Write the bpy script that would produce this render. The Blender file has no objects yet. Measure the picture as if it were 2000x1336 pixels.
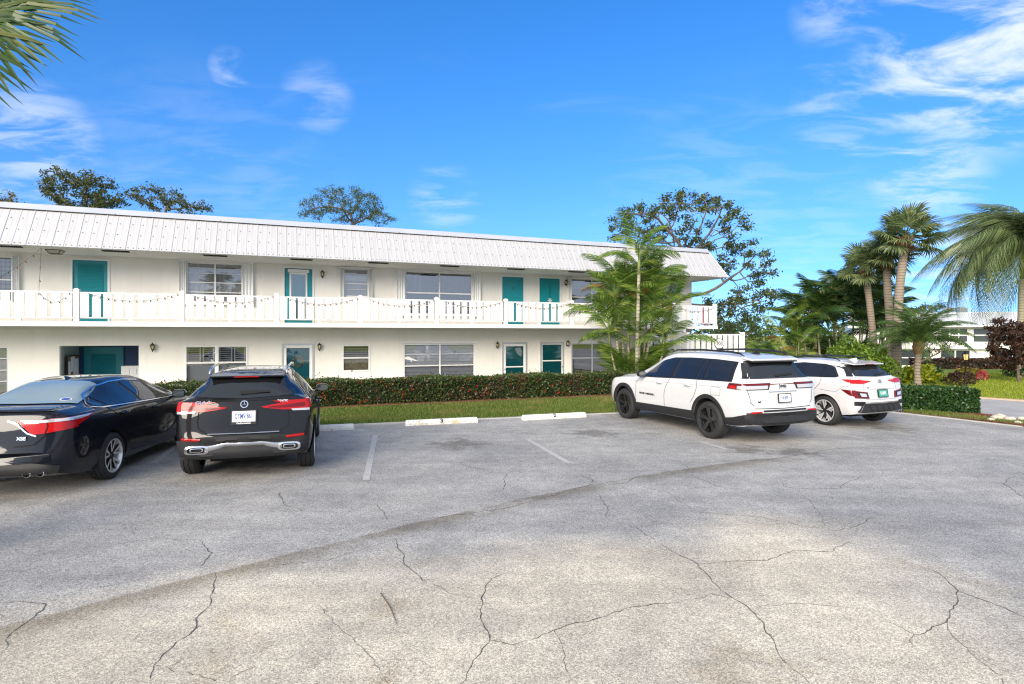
import bpy, bmesh, math, random
import numpy as np
from mathutils import Vector, Matrix
from mathutils.bvhtree import BVHTree

R = math.radians
random.seed(7)
rng = np.random.default_rng(11)
scene = bpy.context.scene
COL = scene.collection

# ---------------------------------------------------------------- camera
CAM_H = 2.08
cd = bpy.data.cameras.new('camera')
cd.sensor_width = 36.0
cd.lens = 36.0 * 1130 / 2000
cd.shift_y = -15 / 2000
cd.clip_start = 0.05
cd.clip_end = 3000
cam = bpy.data.objects.new('camera', cd)
cam.location = (0, 0, CAM_H)
cam.rotation_euler = (R(90), 0, 0)
COL.objects.link(cam)
scene.camera = cam

# ---------------------------------------------------------------- light
SUN_AZ = R(203)      # compass angle of the sun, clockwise from +Y
SUN_EL = R(25)
world = bpy.data.worlds.new('World')
scene.world = world
world.use_nodes = True
wn, wl = world.node_tree.nodes, world.node_tree.links
wn.clear()

def sun_vec():
    return Vector((math.sin(SUN_AZ) * math.cos(SUN_EL), math.cos(SUN_AZ) * math.cos(SUN_EL), math.sin(SUN_EL)))

def build_sky():
    out = wn.new('ShaderNodeOutputWorld')
    bg = wn.new('ShaderNodeBackground')
    bg.inputs['Strength'].default_value = 0.14
    sky = wn.new('ShaderNodeTexSky')
    sky.sky_type = 'NISHITA'
    sky.sun_disc = False
    sky.sun_elevation = SUN_EL
    sky.sun_rotation = SUN_AZ
    sky.air_density = 1.0
    sky.dust_density = 0.25
    sky.ozone_density = 2.5
    hs = wn.new('ShaderNodeHueSaturation')
    hs.inputs['Saturation'].default_value = 1.36
    hs.inputs['Value'].default_value = 1.42
    hs.inputs['Hue'].default_value = .506
    wl.new(sky.outputs[0], hs.inputs['Color'])
    tc = wn.new('ShaderNodeTexCoord')
    # clear dry air: the pale band of the model stays below the horizon
    lift = wn.new('ShaderNodeVectorMath'); lift.operation = 'MULTIPLY_ADD'
    lift.inputs[1].default_value = (1, 1, .8); lift.inputs[2].default_value = (0, 0, .14)
    wl.new(tc.outputs['Generated'], lift.inputs[0])
    nrm = wn.new('ShaderNodeVectorMath'); nrm.operation = 'NORMALIZE'
    wl.new(lift.outputs[0], nrm.inputs[0]); wl.new(nrm.outputs[0], sky.inputs['Vector'])
    sep = wn.new('ShaderNodeSeparateXYZ')
    wl.new(tc.outputs['Generated'], sep.inputs[0])
    # cloud sheet coordinates: direction divided by its height
    add = wn.new('ShaderNodeMath'); add.operation = 'ADD'; add.inputs[1].default_value = 0.12
    mx = wn.new('ShaderNodeMath'); mx.operation = 'MAXIMUM'; mx.inputs[1].default_value = 0.0
    wl.new(sep.outputs['Z'], mx.inputs[0]); wl.new(mx.outputs[0], add.inputs[0])
    dv = wn.new('ShaderNodeVectorMath'); dv.operation = 'DIVIDE'
    comb = wn.new('ShaderNodeCombineXYZ')
    for i in range(3):
        wl.new(add.outputs[0], comb.inputs[i])
    wl.new(tc.outputs['Generated'], dv.inputs[0]); wl.new(comb.outputs[0], dv.inputs[1])
    mp = wn.new('ShaderNodeMapping')
    mp.inputs['Rotation'].default_value = (0, 0, R(-24))
    mp.inputs['Scale'].default_value = (0.9, 1.6, 0.0)
    mp.inputs['Location'].default_value = (3.1, 1.7, 0)
    wl.new(dv.outputs[0], mp.inputs[0])
    nz = wn.new('ShaderNodeTexNoise')
    nz.inputs['Scale'].default_value = 1.5
    nz.inputs['Detail'].default_value = 9
    nz.inputs['Roughness'].default_value = 0.56
    nz.inputs['Distortion'].default_value = 0.7
    wl.new(mp.outputs[0], nz.inputs[0])
    base = wn.new('ShaderNodeMapRange'); base.interpolation_type = 'SMOOTHSTEP'
    base.inputs['From Min'].default_value = 0.60; base.inputs['From Max'].default_value = 0.88
    base.inputs['To Max'].default_value = 0.12
    wl.new(nz.outputs['Fac'], base.inputs['Value'])
    # unseen veil of high cloud overhead and behind, added to whiten the blue skylight
    sv = wn.new('ShaderNodeSeparateXYZ'); wl.new(dv.outputs[0], sv.inputs[0])
    ya = wn.new('ShaderNodeMath'); ya.operation = 'MULTIPLY_ADD'; ya.inputs[1].default_value = 1.6
    wl.new(nz.outputs['Fac'], ya.inputs[0]); wl.new(sv.outputs['Y'], ya.inputs[2])
    veil = wn.new('ShaderNodeMapRange'); veil.interpolation_type = 'SMOOTHSTEP'
    veil.inputs['From Min'].default_value = 1.9; veil.inputs['From Max'].default_value = .2
    veil.inputs['To Max'].default_value = .8
    wl.new(ya.outputs[0], veil.inputs['Value'])
    mv = wn.new('ShaderNodeMath'); mv.operation = 'MAXIMUM'
    wl.new(base.outputs[0], mv.inputs[0]); wl.new(veil.outputs[0], mv.inputs[1])
    # the cloud banks that stand in this sky: (direction, angular size, amount)
    total = mv.outputs[0]
    def pixdir(x, y):
        v = Vector(((x - 1000) / 1130, 1.0, (653 - y) / 1130)); v.normalize(); return v
    nz2 = wn.new('ShaderNodeTexNoise')
    nz2.inputs['Scale'].default_value = 3.4; nz2.inputs['Detail'].default_value = 8
    nz2.inputs['Roughness'].default_value = 0.6; nz2.inputs['Distortion'].default_value = 0.5
    wl.new(mp.outputs[0], nz2.inputs[0])
    wisp = wn.new('ShaderNodeMapRange'); wisp.interpolation_type = 'SMOOTHSTEP'
    wisp.inputs['From Min'].default_value = 0.40; wisp.inputs['From Max'].default_value = 0.66
    wl.new(nz2.outputs['Fac'], wisp.inputs['Value'])
    for (px, py, size, amt) in ((1930, 70, 10, .85), (1960, 150, 5, .8), (70, 275, 5, .5), (1660, 210, 6, .35), (620, 190, 3.5, .3), (1810, 335, 5, .5),
                                (870, 390, 4, .3), (60, 330, 5, .3), (1640, 10, 4, .4), (1860, 540, 6, .5), (450, 135, 2, .4), (400, 400, 14, .1), (1450, 470, 16, .14)):
        d = wn.new('ShaderNodeVectorMath'); d.operation = 'DOT_PRODUCT'
        d.inputs[1].default_value = pixdir(px, py)
        wl.new(tc.outputs['Generated'], d.inputs[0])
        mr = wn.new('ShaderNodeMapRange'); mr.interpolation_type = 'SMOOTHSTEP'
        mr.inputs['From Min'].default_value = math.cos(R(size)); mr.inputs['From Max'].default_value = 1.0
        mr.inputs['To Max'].default_value = amt
        wl.new(d.outputs['Value'], mr.inputs['Value'])
        mu = wn.new('ShaderNodeMath'); mu.operation = 'MULTIPLY'
        wl.new(mr.outputs[0], mu.inputs[0]); wl.new(wisp.outputs[0], mu.inputs[1])
        mm = wn.new('ShaderNodeMath'); mm.operation = 'MAXIMUM'
        wl.new(total, mm.inputs[0]); wl.new(mu.outputs[0], mm.inputs[1])
        total = mm.outputs[0]
    tint = wn.new('ShaderNodeMix'); tint.data_type = 'RGBA'; tint.blend_type = 'MULTIPLY'; tint.inputs[0].default_value = 1.0
    tint.inputs[7].default_value = (.98, .945, 1.02, 1)
    wl.new(hs.outputs[0], tint.inputs[6])
    mix = wn.new('ShaderNodeMix'); mix.data_type = 'RGBA'
    mix.inputs[7].default_value = (5.5, 5.9, 6.6, 1)
    wl.new(total, mix.inputs[0]); wl.new(tint.outputs[2], mix.inputs[6])
    wl.new(mix.outputs[2], bg.inputs['Color'])
    wl.new(bg.outputs[0], out.inputs[0])
build_sky()

sd = bpy.data.lights.new('sun', 'SUN')
sd.energy = 4.8
sd.angle = R(38)
sd.color = (1.0, 0.885, 0.73)
sun = bpy.data.objects.new('sun', sd)
sun.rotation_euler = sun_vec().to_track_quat('Z', 'Y').to_euler()
COL.objects.link(sun)

vs = scene.view_settings
vs.view_transform = 'Standard'
vs.look = 'None'
vs.gamma = 1.0
vs.use_curve_mapping = False
vs.exposure = 0.4
scene.cycles.use_denoising = True
scene.cycles.denoiser = 'OPENIMAGEDENOISE'
scene.cycles.denoising_input_passes = 'RGB_ALBEDO_NORMAL'
scene.cycles.denoising_prefilter = 'NONE'
scene.cycles.filter_width = 1.2
scene.cycles.sample_clamp_indirect = 4.0
scene.cycles.max_bounces = 6
scene.cycles.transparent_max_bounces = 12

# ---------------------------------------------------------------- helpers
def tag(o, label=None, cat=None, group=None, kind=None):
    if label: o['label'] = label
    if cat: o['category'] = cat
    if group: o['group'] = group
    if kind: o['kind'] = kind
    return o

def empty(name, loc=(0, 0, 0), rz=0.0):
    o = bpy.data.objects.new(name, None)
    o.empty_display_size = 0.2
    o.location = loc
    o.rotation_euler = (0, 0, rz)
    COL.objects.link(o)
    return o

def link(name, me, mat=None, parent=None, smooth=False):
    if mat is not None:
        for m in (mat if isinstance(mat, (list, tuple)) else [mat]):
            me.materials.append(m)
    if smooth:
        me.polygons.foreach_set('use_smooth', np.ones(len(me.polygons), dtype=bool))
    o = bpy.data.objects.new(name, me)
    COL.objects.link(o)
    if parent is not None:
        o.parent = parent
    return o

def np_mesh(name, verts, quads=None, tris=None):
    """fast mesh out of numpy arrays"""
    me = bpy.data.meshes.new(name)
    verts = np.asarray(verts, dtype=np.float32)
    q = np.zeros((0, 4), int) if quads is None else np.asarray(quads, dtype=np.int32)
    t = np.zeros((0, 3), int) if tris is None else np.asarray(tris, dtype=np.int32)
    me.vertices.add(len(verts)); me.vertices.foreach_set('co', verts.ravel())
    nl = 4 * len(q) + 3 * len(t)
    me.loops.add(nl)
    me.loops.foreach_set('vertex_index', np.concatenate([q.ravel(), t.ravel()]).astype(np.int32))
    me.polygons.add(len(q) + len(t))
    st = np.concatenate([np.arange(len(q)) * 4, 4 * len(q) + np.arange(len(t)) * 3]).astype(np.int32)
    me.polygons.foreach_set('loop_start', st)
    me.update(calc_edges=True)
    return me

class MB:
    def __init__(self):
        self.v, self.f, self.m = [], [], []
    def add(self, vs, fs, mi=0):
        n = len(self.v)
        self.v += [tuple(p) for p in vs]
        self.f += [tuple(n + i for i in f) for f in fs]
        self.m += [mi] * len(fs)
        return self
    def box(self, x0, x1, y0, y1, z0, z1, mi=0):
        return self.add([(x0,y0,z0),(x1,y0,z0),(x1,y1,z0),(x0,y1,z0),(x0,y0,z1),(x1,y0,z1),(x1,y1,z1),(x0,y1,z1)],
                        [(0,3,2,1),(4,5,6,7),(0,1,5,4),(1,2,6,5),(2,3,7,6),(3,0,4,7)], mi)
    def quad(self, a, b, c, d, mi=0):
        return self.add([a, b, c, d], [(0, 1, 2, 3)], mi)
    def prism(self, pts, y0, y1, mi=0):
        """outline in x,z pushed from y0 to y1"""
        n = len(pts)
        v = [(p[0], y0, p[1]) for p in pts] + [(p[0], y1, p[1]) for p in pts]
        f = [tuple(range(n)), tuple(range(2*n-1, n-1, -1))] + [(i, i+n, (i+1) % n + n, (i+1) % n) for i in range(n)]
        return self.add(v, f, mi)
    def bar(self, p, q, w, h, mi=0, up=(0, 0, 1)):
        p, q = Vector(p), Vector(q)
        d = (q - p).normalized(); u = Vector(up)
        s = d.cross(u)
        if s.length < 1e-4: s = d.cross(Vector((0, 1, 0)))
        s.normalize(); u = s.cross(d)
        s *= w / 2; u *= h / 2
        v = [p-s-u, p+s-u, p+s+u, p-s+u, q-s-u, q+s-u, q+s+u, q-s+u]
        return self.add(v, [(0,3,2,1),(4,5,6,7),(0,1,5,4),(1,2,6,5),(2,3,7,6),(3,0,4,7)], mi)
    def tube(self, pts, rad, n=8, mi=0, cap=True):
        pts = [Vector(p) for p in pts]
        if not hasattr(rad, '__len__'): rad = [rad] * len(pts)
        base = len(self.v)
        ref = None
        for i, p in enumerate(pts):
            d = (pts[min(i+1, len(pts)-1)] - pts[max(i-1, 0)])
            d.normalize()
            if ref is None:
                ref = Vector((1, 0, 0)) if abs(d.x) < 0.9 else Vector((0, 1, 0))
            a = (ref - d * ref.dot(d)).normalized(); b = d.cross(a); ref = a
            for k in range(n):
                t = 2 * math.pi * k / n
                self.v.append(tuple(p + (a * math.cos(t) + b * math.sin(t)) * rad[i]))
        for i in range(len(pts) - 1):
            for k in range(n):
                k2 = (k + 1) % n
                self.f.append((base + i*n + k, base + i*n + k2, base + (i+1)*n + k2, base + (i+1)*n + k)); self.m.append(mi)
        if cap:
            self.f.append(tuple(base + k for k in range(n-1, -1, -1))); self.m.append(mi)
            e = base + (len(pts) - 1) * n
            self.f.append(tuple(e + k for k in range(n))); self.m.append(mi)
        return self
    def lathe(self, prof, n=24, axis='z', at=(0, 0, 0), mi=0, closed=False):
        """profile of (radius, height)"""
        base = len(self.v)
        for (r, h) in prof:
            for k in range(n):
                t = 2 * math.pi * k / n
                c, s = r * math.cos(t), r * math.sin(t)
                p = (c, s, h) if axis == 'z' else ((c, h, s) if axis == 'y' else (h, c, s))
                self.v.append((p[0] + at[0], p[1] + at[1], p[2] + at[2]))
        L = len(prof)
        for i in range(L if closed else L - 1):
            j = (i + 1) % L
            for k in range(n):
                k2 = (k + 1) % n
                q = (base + i*n + k, base + i*n + k2, base + j*n + k2, base + j*n + k)
                self.f.append(q if axis != 'y' else q[::-1]); self.m.append(mi)
        return self
    def mesh(self, name):
        me = bpy.data.meshes.new(name)
        me.from_pydata(self.v, [], self.f)
        if any(self.m):
            me.polygons.foreach_set('material_index', np.array(self.m, dtype=np.int32))
        me.update()
        return me
    def build(self, name, mat=None, parent=None, smooth=False, loc=None, rot=None, bevel=0.0, auto=None):
        o = link(name, self.mesh(name), mat, parent, smooth)
        if loc is not None: o.location = loc
        if rot is not None: o.rotation_euler = rot
        if bevel:
            b = o.modifiers.new('bevel', 'BEVEL'); b.width = bevel; b.segments = 2; b.limit_method = 'ANGLE'
        if auto is not None:
            sharp_by_angle(o.data, auto)
        return o

def sharp_by_angle(me, ang):
    bm = bmesh.new(); bm.from_mesh(me)
    for f in bm.faces: f.smooth = True
    for e in bm.edges:
        e.smooth = not (len(e.link_faces) == 2 and e.calc_face_angle(0) > ang)
    bm.to_mesh(me); bm.free()

def copy_tree(o, parent=None):
    c = o.copy(); COL.objects.link(c)
    c.parent = parent
    for ch in list(o.children):
        copy_tree(ch, c)
    return c

def text_mesh(name, body, size, mat, parent, loc, rot, extrude=0.002, sx=1.0, align='CENTER', shear=0.0, bold=0.0):
    cu = bpy.data.curves.new(name, 'FONT')
    cu.body = body; cu.size = size; cu.align_x = align; cu.align_y = 'CENTER'
    cu.extrude = extrude; cu.shear = shear; cu.offset = bold; cu.resolution_u = 3
    t = bpy.data.objects.new(name, cu); COL.objects.link(t)
    dg = bpy.context.evaluated_depsgraph_get()
    me = bpy.data.meshes.new_from_object(t.evaluated_get(dg))
    bpy.data.objects.remove(t); bpy.data.curves.remove(cu)
    o = link(name, me, mat, parent)
    o.location = loc; o.rotation_euler = rot; o.scale = (sx, 1, 1)
    return o

# ---------------------------------------------------------------- materials
def mat_new(name):
    m = bpy.data.materials.new(name); m.use_nodes = True
    nt = m.node_tree
    return m, nt, nt.nodes['Principled BSDF']

def mat(name, col, rough=0.5, metal=0.0, spec=0.5, coat=0.0, var=0.0, vscale=3.0, bump=0.0, bscale=60.0, coatr=0.03, stretch=None, sss=None):
    m, nt, b = mat_new(name)
    b.inputs['Roughness'].default_value = rough
    b.inputs['Metallic'].default_value = metal
    b.inputs['Specular IOR Level'].default_value = spec
    b.inputs['Coat Weight'].default_value = coat
    b.inputs['Coat Roughness'].default_value = coatr
    b.inputs['Base Color'].default_value = (*col, 1)
    if var or bump:
        tc = nt.nodes.new('ShaderNodeTexCoord')
        src = tc.outputs['Object']
        if stretch:
            mp = nt.nodes.new('ShaderNodeMapping'); mp.inputs['Scale'].default_value = stretch
            nt.links.new(src, mp.inputs[0]); src = mp.outputs[0]
    if var:
        n = nt.nodes.new('ShaderNodeTexNoise'); n.inputs['Scale'].default_value = vscale; n.inputs['Detail'].default_value = 6
        nt.links.new(src, n.inputs[0])
        mx = nt.nodes.new('ShaderNodeMix'); mx.data_type = 'RGBA'
        mx.inputs[6].default_value = (*[max(0, c * (1 - var)) for c in col], 1)
        mx.inputs[7].default_value = (*[min(1, c * (1 + var)) for c in col], 1)
        mr = nt.nodes.new('ShaderNodeMapRange'); mr.inputs['From Min'].default_value = .3; mr.inputs['From Max'].default_value = .7
        nt.links.new(n.outputs['Fac'], mr.inputs['Value'])
        nt.links.new(mr.outputs[0], mx.inputs[0]); nt.links.new(mx.outputs[2], b.inputs['Base Color'])
    if bump:
        n2 = nt.nodes.new('ShaderNodeTexNoise'); n2.inputs['Scale'].default_value = bscale; n2.inputs['Detail'].default_value = 4
        nt.links.new(src, n2.inputs[0])
        bp = nt.nodes.new('ShaderNodeBump'); bp.inputs['Strength'].default_value = bump; bp.inputs['Distance'].default_value = 0.01
        nt.links.new(n2.outputs['Fac'], bp.inputs['Height']); nt.links.new(bp.outputs[0], b.inputs['Normal'])
    return m

def mat_leaf(name, c1, c2, rough=0.45, trans=0.35, c3=None, patch=None, pscale=1.2):
    """leaf: colour differs from leaf to leaf, some light passes through"""
    m, nt, b = mat_new(name)
    geo = nt.nodes.new('ShaderNodeNewGeometry')
    ramp = nt.nodes.new('ShaderNodeValToRGB')
    ramp.color_ramp.elements[0].color = (*c1, 1); ramp.color_ramp.elements[1].color = (*c2, 1)
    if c3:
        ramp.color_ramp.elements[1].position = 0.85
        e = ramp.color_ramp.elements.new(1.0); e.color = (*c3, 1)
    nt.links.new(geo.outputs['Random Per Island'], ramp.inputs[0])
    colour = ramp.outputs[0]
    if patch:      # parts of the plant carry leaves of another colour
        tc = nt.nodes.new('ShaderNodeTexCoord')
        nz_ = nt.nodes.new('ShaderNodeTexNoise'); nz_.inputs['Scale'].default_value = pscale; nz_.inputs['Detail'].default_value = 5
        nt.links.new(tc.outputs['Object'], nz_.inputs[0])
        mr_ = nt.nodes.new('ShaderNodeMapRange'); mr_.inputs['From Min'].default_value = .54; mr_.inputs['From Max'].default_value = .78
        nt.links.new(nz_.outputs['Fac'], mr_.inputs['Value'])
        mx_ = nt.nodes.new('ShaderNodeMix'); mx_.data_type = 'RGBA'; mx_.inputs[7].default_value = (*patch, 1)
        nt.links.new(mr_.outputs[0], mx_.inputs[0]); nt.links.new(ramp.outputs[0], mx_.inputs[6])
        colour = mx_.outputs[2]
    nt.links.new(colour, b.inputs['Base Color'])
    b.inputs['Roughness'].default_value = rough
    b.inputs['Specular IOR Level'].default_value = 0.4
    tr = nt.nodes.new('ShaderNodeBsdfTranslucent')
    nt.links.new(colour, tr.inputs['Color'])
    mx = nt.nodes.new('ShaderNodeMixShader'); mx.inputs[0].default_value = trans
    nt.links.new(b.outputs[0], mx.inputs[1]); nt.links.new(tr.outputs[0], mx.inputs[2])
    nt.links.new(mx.outputs[0], nt.nodes['Material Output'].inputs[0])
    return m

def mat_pane(name, tint=(0.75, 0.8, 0.8), refl=0.22, rough=0.01):
    m, nt, b = mat_new(name)
    tr = nt.nodes.new('ShaderNodeBsdfTransparent'); tr.inputs[0].default_value = (*tint, 1)
    gl = nt.nodes.new('ShaderNodeBsdfGlossy'); gl.inputs['Roughness'].default_value = rough
    gl.inputs[0].default_value = (.95, .97, 1, 1)
    lw = nt.nodes.new('ShaderNodeLayerWeight'); lw.inputs[0].default_value = 0.4
    mr = nt.nodes.new('ShaderNodeMapRange'); mr.inputs['To Min'].default_value = refl; mr.inputs['To Max'].default_value = 0.9
    nt.links.new(lw.outputs['Fresnel'], mr.inputs['Value'])
    mx = nt.nodes.new('ShaderNodeMixShader')
    nt.links.new(mr.outputs[0], mx.inputs[0]); nt.links.new(tr.outputs[0], mx.inputs[1]); nt.links.new(gl.outputs[0], mx.inputs[2])
    nt.links.new(mx.outputs[0], nt.nodes['Material Output'].inputs[0])
    return m

M = {}
M['white_paint'] = mat('white_paint', (.72, .72, .71), .45, var=.04, vscale=2.5)
M['rail_white'] = mat('rail_white', (.76, .76, .76), .4, var=.03, vscale=5)
M['soffit'] = mat('soffit', (.62, .62, .60), .7, var=.05, vscale=1.5)
M['teal'] = mat('teal', (.004, .225, .265), .35, var=.06, vscale=4)
M['teal_dark'] = mat('teal_dark', (.004, .19, .21), .4)
M['navy'] = mat('navy', (.006, .055, .16), .45, var=.08)
M['grey_wall'] = mat('grey_wall', (.30, .36, .36), .7, var=.05)
M['black_metal'] = mat('black_metal', (.012, .012, .012), .4, spec=.4)
M['dark'] = mat('dark', (.01, .01, .011), .8)
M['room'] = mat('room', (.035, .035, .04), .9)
M['aluminium'] = mat('aluminium', (.55, .56, .57), .35, metal=.6)
M['shutter_metal'] = mat('shutter_metal', (.72, .73, .72), .5)
M['pane'] = mat_pane('pane', (.92, .94, .94), .12)
M['pane_dark'] = mat_pane('pane_dark', (.6, .63, .65), .2)
M['pane_milky'] = mat_pane('pane_milky', (.95, .96, .97), .08)
M['blind'] = mat('blind', (.72, .72, .73), .6)
M['blind_grey'] = mat('blind_grey', (.50, .50, .51), .6)
M['curtain'] = mat('curtain', (.55, .53, .50), .9, var=.2, vscale=20, stretch=(6, 1, .4))
M['curtain_dark'] = mat('curtain_dark', (.10, .09, .085), .9, var=.4, vscale=12)
M['shutter_white'] = mat('shutter_white', (.72, .70, .66), .5)
M['lamp_glass'] = mat('lamp_glass', (.55, .48, .26), .2)
M['cork'] = mat('cork', (.25, .10, .035), .9, var=.25, vscale=60)
M['paper'] = mat('paper', (.62, .68, .75), .8, var=.1, vscale=30)
M['paper_white'] = mat('paper_white', (.75, .75, .73), .8, var=.08, vscale=20)
M['red_plastic'] = mat('red_plastic', (.5, .01, .03), .4)
M['wire_green'] = mat('wire_green', (.012, .02, .012), .6)
M['bulb'] = mat('bulb', (.05, .02, .015), .2)
M['concrete'] = mat('concrete', (.42, .41, .39), .85, var=.15, vscale=3, bump=.2, bscale=80)

def stucco():
    m, nt, b = mat_new('stucco')
    N, L = nt.nodes, nt.links
    tc = N.new('ShaderNodeTexCoord')
    n1 = N.new('ShaderNodeTexNoise'); n1.inputs['Scale'].default_value = .7; n1.inputs['Detail'].default_value = 8; n1.inputs['Roughness'].default_value = .65
    mp = N.new('ShaderNodeMapping'); mp.inputs['Scale'].default_value = (1, 1, .35)
    L.new(tc.outputs['Object'], mp.inputs[0]); L.new(mp.outputs[0], n1.inputs[0])
    r = N.new('ShaderNodeValToRGB')
    r.color_ramp.elements[0].position = .3; r.color_ramp.elements[0].color = (.69, .665, .61, 1)
    r.color_ramp.elements[1].position = .62; r.color_ramp.elements[1].color = (.76, .745, .70, 1)
    L.new(n1.outputs['Fac'], r.inputs[0])
    mp3 = N.new('ShaderNodeMapping'); mp3.inputs['Scale'].default_value = (5, 1, .22); L.new(tc.outputs['Object'], mp3.inputs[0])
    n3 = N.new('ShaderNodeTexNoise'); n3.inputs['Scale'].default_value = 2.2; n3.inputs['Detail'].default_value = 7; n3.inputs['Roughness'].default_value = .7
    L.new(mp3.outputs[0], n3.inputs[0])
    r3 = N.new('ShaderNodeMapRange'); r3.inputs['From Min'].default_value = .52; r3.inputs['From Max'].default_value = .78; r3.inputs['To Max'].default_value = .22
    L.new(n3.outputs['Fac'], r3.inputs['Value'])
    mx3 = N.new('ShaderNodeMix'); mx3.data_type = 'RGBA'; mx3.inputs[7].default_value = (.52, .49, .43, 1)
    L.new(r3.outputs[0], mx3.inputs[0]); L.new(r.outputs[0], mx3.inputs[6]); L.new(mx3.outputs[2], b.inputs['Base Color'])
    b.inputs['Roughness'].default_value = .85
    b.inputs['Specular IOR Level'].default_value = .2
    n2 = N.new('ShaderNodeTexNoise'); n2.inputs['Scale'].default_value = 45; n2.inputs['Detail'].default_value = 5
    L.new(tc.outputs['Object'], n2.inputs[0])
    bp = N.new('ShaderNodeBump'); bp.inputs['Strength'].default_value = .35; bp.inputs['Distance'].default_value = .012
    L.new(n2.outputs['Fac'], bp.inputs['Height']); L.new(bp.outputs[0], b.inputs['Normal'])
    return m
M['stucco'] = stucco()

def roof_metal():
    m, nt, b = mat_new('roof_metal')
    N, L = nt.nodes, nt.links
    tc = N.new('ShaderNodeTexCoord')
    oi = N.new('ShaderNodeObjectInfo')
    ad = N.new('ShaderNodeVectorMath'); ad.operation = 'ADD'
    sc = N.new('ShaderNodeVectorMath'); sc.operation = 'SCALE'; sc.inputs[0].default_value = (37, 11, 5)
    L.new(oi.outputs['Random'], sc.inputs['Scale'])
    L.new(tc.outputs['Object'], ad.inputs[0]); L.new(sc.outputs[0], ad.inputs[1])
    mp = N.new('ShaderNodeMapping'); mp.inputs['Scale'].default_value = (9, 1, .9)
    L.new(ad.outputs[0], mp.inputs[0])
    n1 = N.new('ShaderNodeTexNoise'); n1.inputs['Scale'].default_value = 1.4; n1.inputs['Detail'].default_value = 8; n1.inputs['Roughness'].default_value = .7
    L.new(mp.outputs[0], n1.inputs[0])
    r = N.new('ShaderNodeValToRGB')
    r.color_ramp.elements[0].position = .32; r.color_ramp.elements[0].color = (.45, .445, .445, 1)
    r.color_ramp.elements[1].position = .6; r.color_ramp.elements[1].color = (.53, .528, .535, 1)
    L.new(n1.outputs['Fac'], r.inputs[0]); L.new(r.outputs[0], b.inputs['Base Color'])
    b.inputs['Roughness'].default_value = .42
    b.inputs['Metallic'].default_value = .25
    return m
M['roof_metal'] = roof_metal()
M['roof_cap'] = mat('roof_cap', (.50, .52, .555), .35, metal=.3, var=.05, vscale=1.2)

# ---------------------------------------------------------------- ground
TH = math.atan2(1130, 2850)          # direction of the facade
CT, ST = math.cos(TH), math.sin(TH)
Y0 = 24.57
def bw(s, off, z=0.0):
    """facade coordinates to world: s along the wall, off metres in front of it"""
    return (s * CT + off * ST, Y0 + s * ST - off * CT, z)

def smooth(a, b, x):
    t = np.clip((x - a) / (b - a), 0, 1)
    return t * t * (3 - 2 * t)

LOT_EDGE = [(-45, 1.0), (-14, 10.05), (-4.15, 13.13), (-0.88, 14.18), (2.82, 15.30), (5.4, 16.9), (7.4, 17.6), (9.2, 16.7), (10.2, 15.36), (10.85, 14.2), (11.49, 13.0), (12.2, 12.2)]
ROAD_NEAR = [(12.2, 12.2), (12.35, 13.2), (11.9, 14.6), (11.2, 17.0), (10.2, 20.0), (8.6, 24.5), (7.0, 30.0)]
ROAD_FAR = [(60, 4.0), (24, 12.5), (17.6, 16.1), (15.9, 17.9), (15.2, 18.85), (13.9, 21.5), (12.6, 25.5), (11.5, 30.0)]

def poly_sheet(name, pts, z, material, parent=None, skirt=0.0):
    bm = bmesh.new()
    vs_ = [bm.verts.new((p[0], p[1], z)) for p in pts]
    f = bm.faces.new(vs_)
    if f.normal.z < 0: f.normal_flip()
    bm.normal_update()
    if f.normal.z < 0: bmesh.ops.reverse_faces(bm, faces=[f])
    if skirt:
        lo = [bm.verts.new((p[0], p[1], z - skirt)) for p in pts]
        n = len(pts)
        for i in range(n):
            bm.faces.new((vs_[i], vs_[(i+1) % n], lo[(i+1) % n], lo[i]))
    bmesh.ops.triangulate(bm, faces=[f])
    bmesh.ops.recalc_face_normals(bm, faces=bm.faces[:])
    me = bpy.data.meshes.new(name); bm.to_mesh(me); bm.free()
    return link(name, me, material, parent)

def nd(nt, op, a, b=None, c=None):
    n = nt.nodes.new('ShaderNodeMath'); n.operation = op
    for i, v in enumerate((a, b, c)):
        if v is None: continue
        if hasattr(v, 'node'): nt.links.new(v, n.inputs[i])
        else: n.inputs[i].default_value = v
    return n.outputs[0]

def sstep(nt, v, a, b, lo=0.0, hi=1.0):
    n = nt.nodes.new('ShaderNodeMapRange'); n.interpolation_type = 'SMOOTHSTEP'
    n.inputs['From Min'].default_value = a; n.inputs['From Max'].default_value = b
    n.inputs['To Min'].default_value = lo; n.inputs['To Max'].default_value = hi
    nt.links.new(v, n.inputs['Value'])
    return n.outputs[0]

def noise(nt, vec, scale, detail=4, rough=.5, dist=0.0):
    n = nt.nodes.new('ShaderNodeTexNoise')
    n.inputs['Scale'].default_value = scale; n.inputs['Detail'].default_value = detail
    n.inputs['Roughness'].default_value = rough; n.inputs['Distortion'].default_value = dist
    nt.links.new(vec, n.inputs[0])
    return n.outputs['Fac']

def mixc(nt, fac, a, b, mode='MIX'):
    n = nt.nodes.new('ShaderNodeMix'); n.data_type = 'RGBA'; n.blend_type = mode
    for i, v in ((0, fac), (6, a), (7, b)):
        if hasattr(v, 'node'): nt.links.new(v, n.inputs[i])
        else: n.inputs[i].default_value = v if i == 0 else (*v, 1)
    return n.outputs[2]

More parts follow.
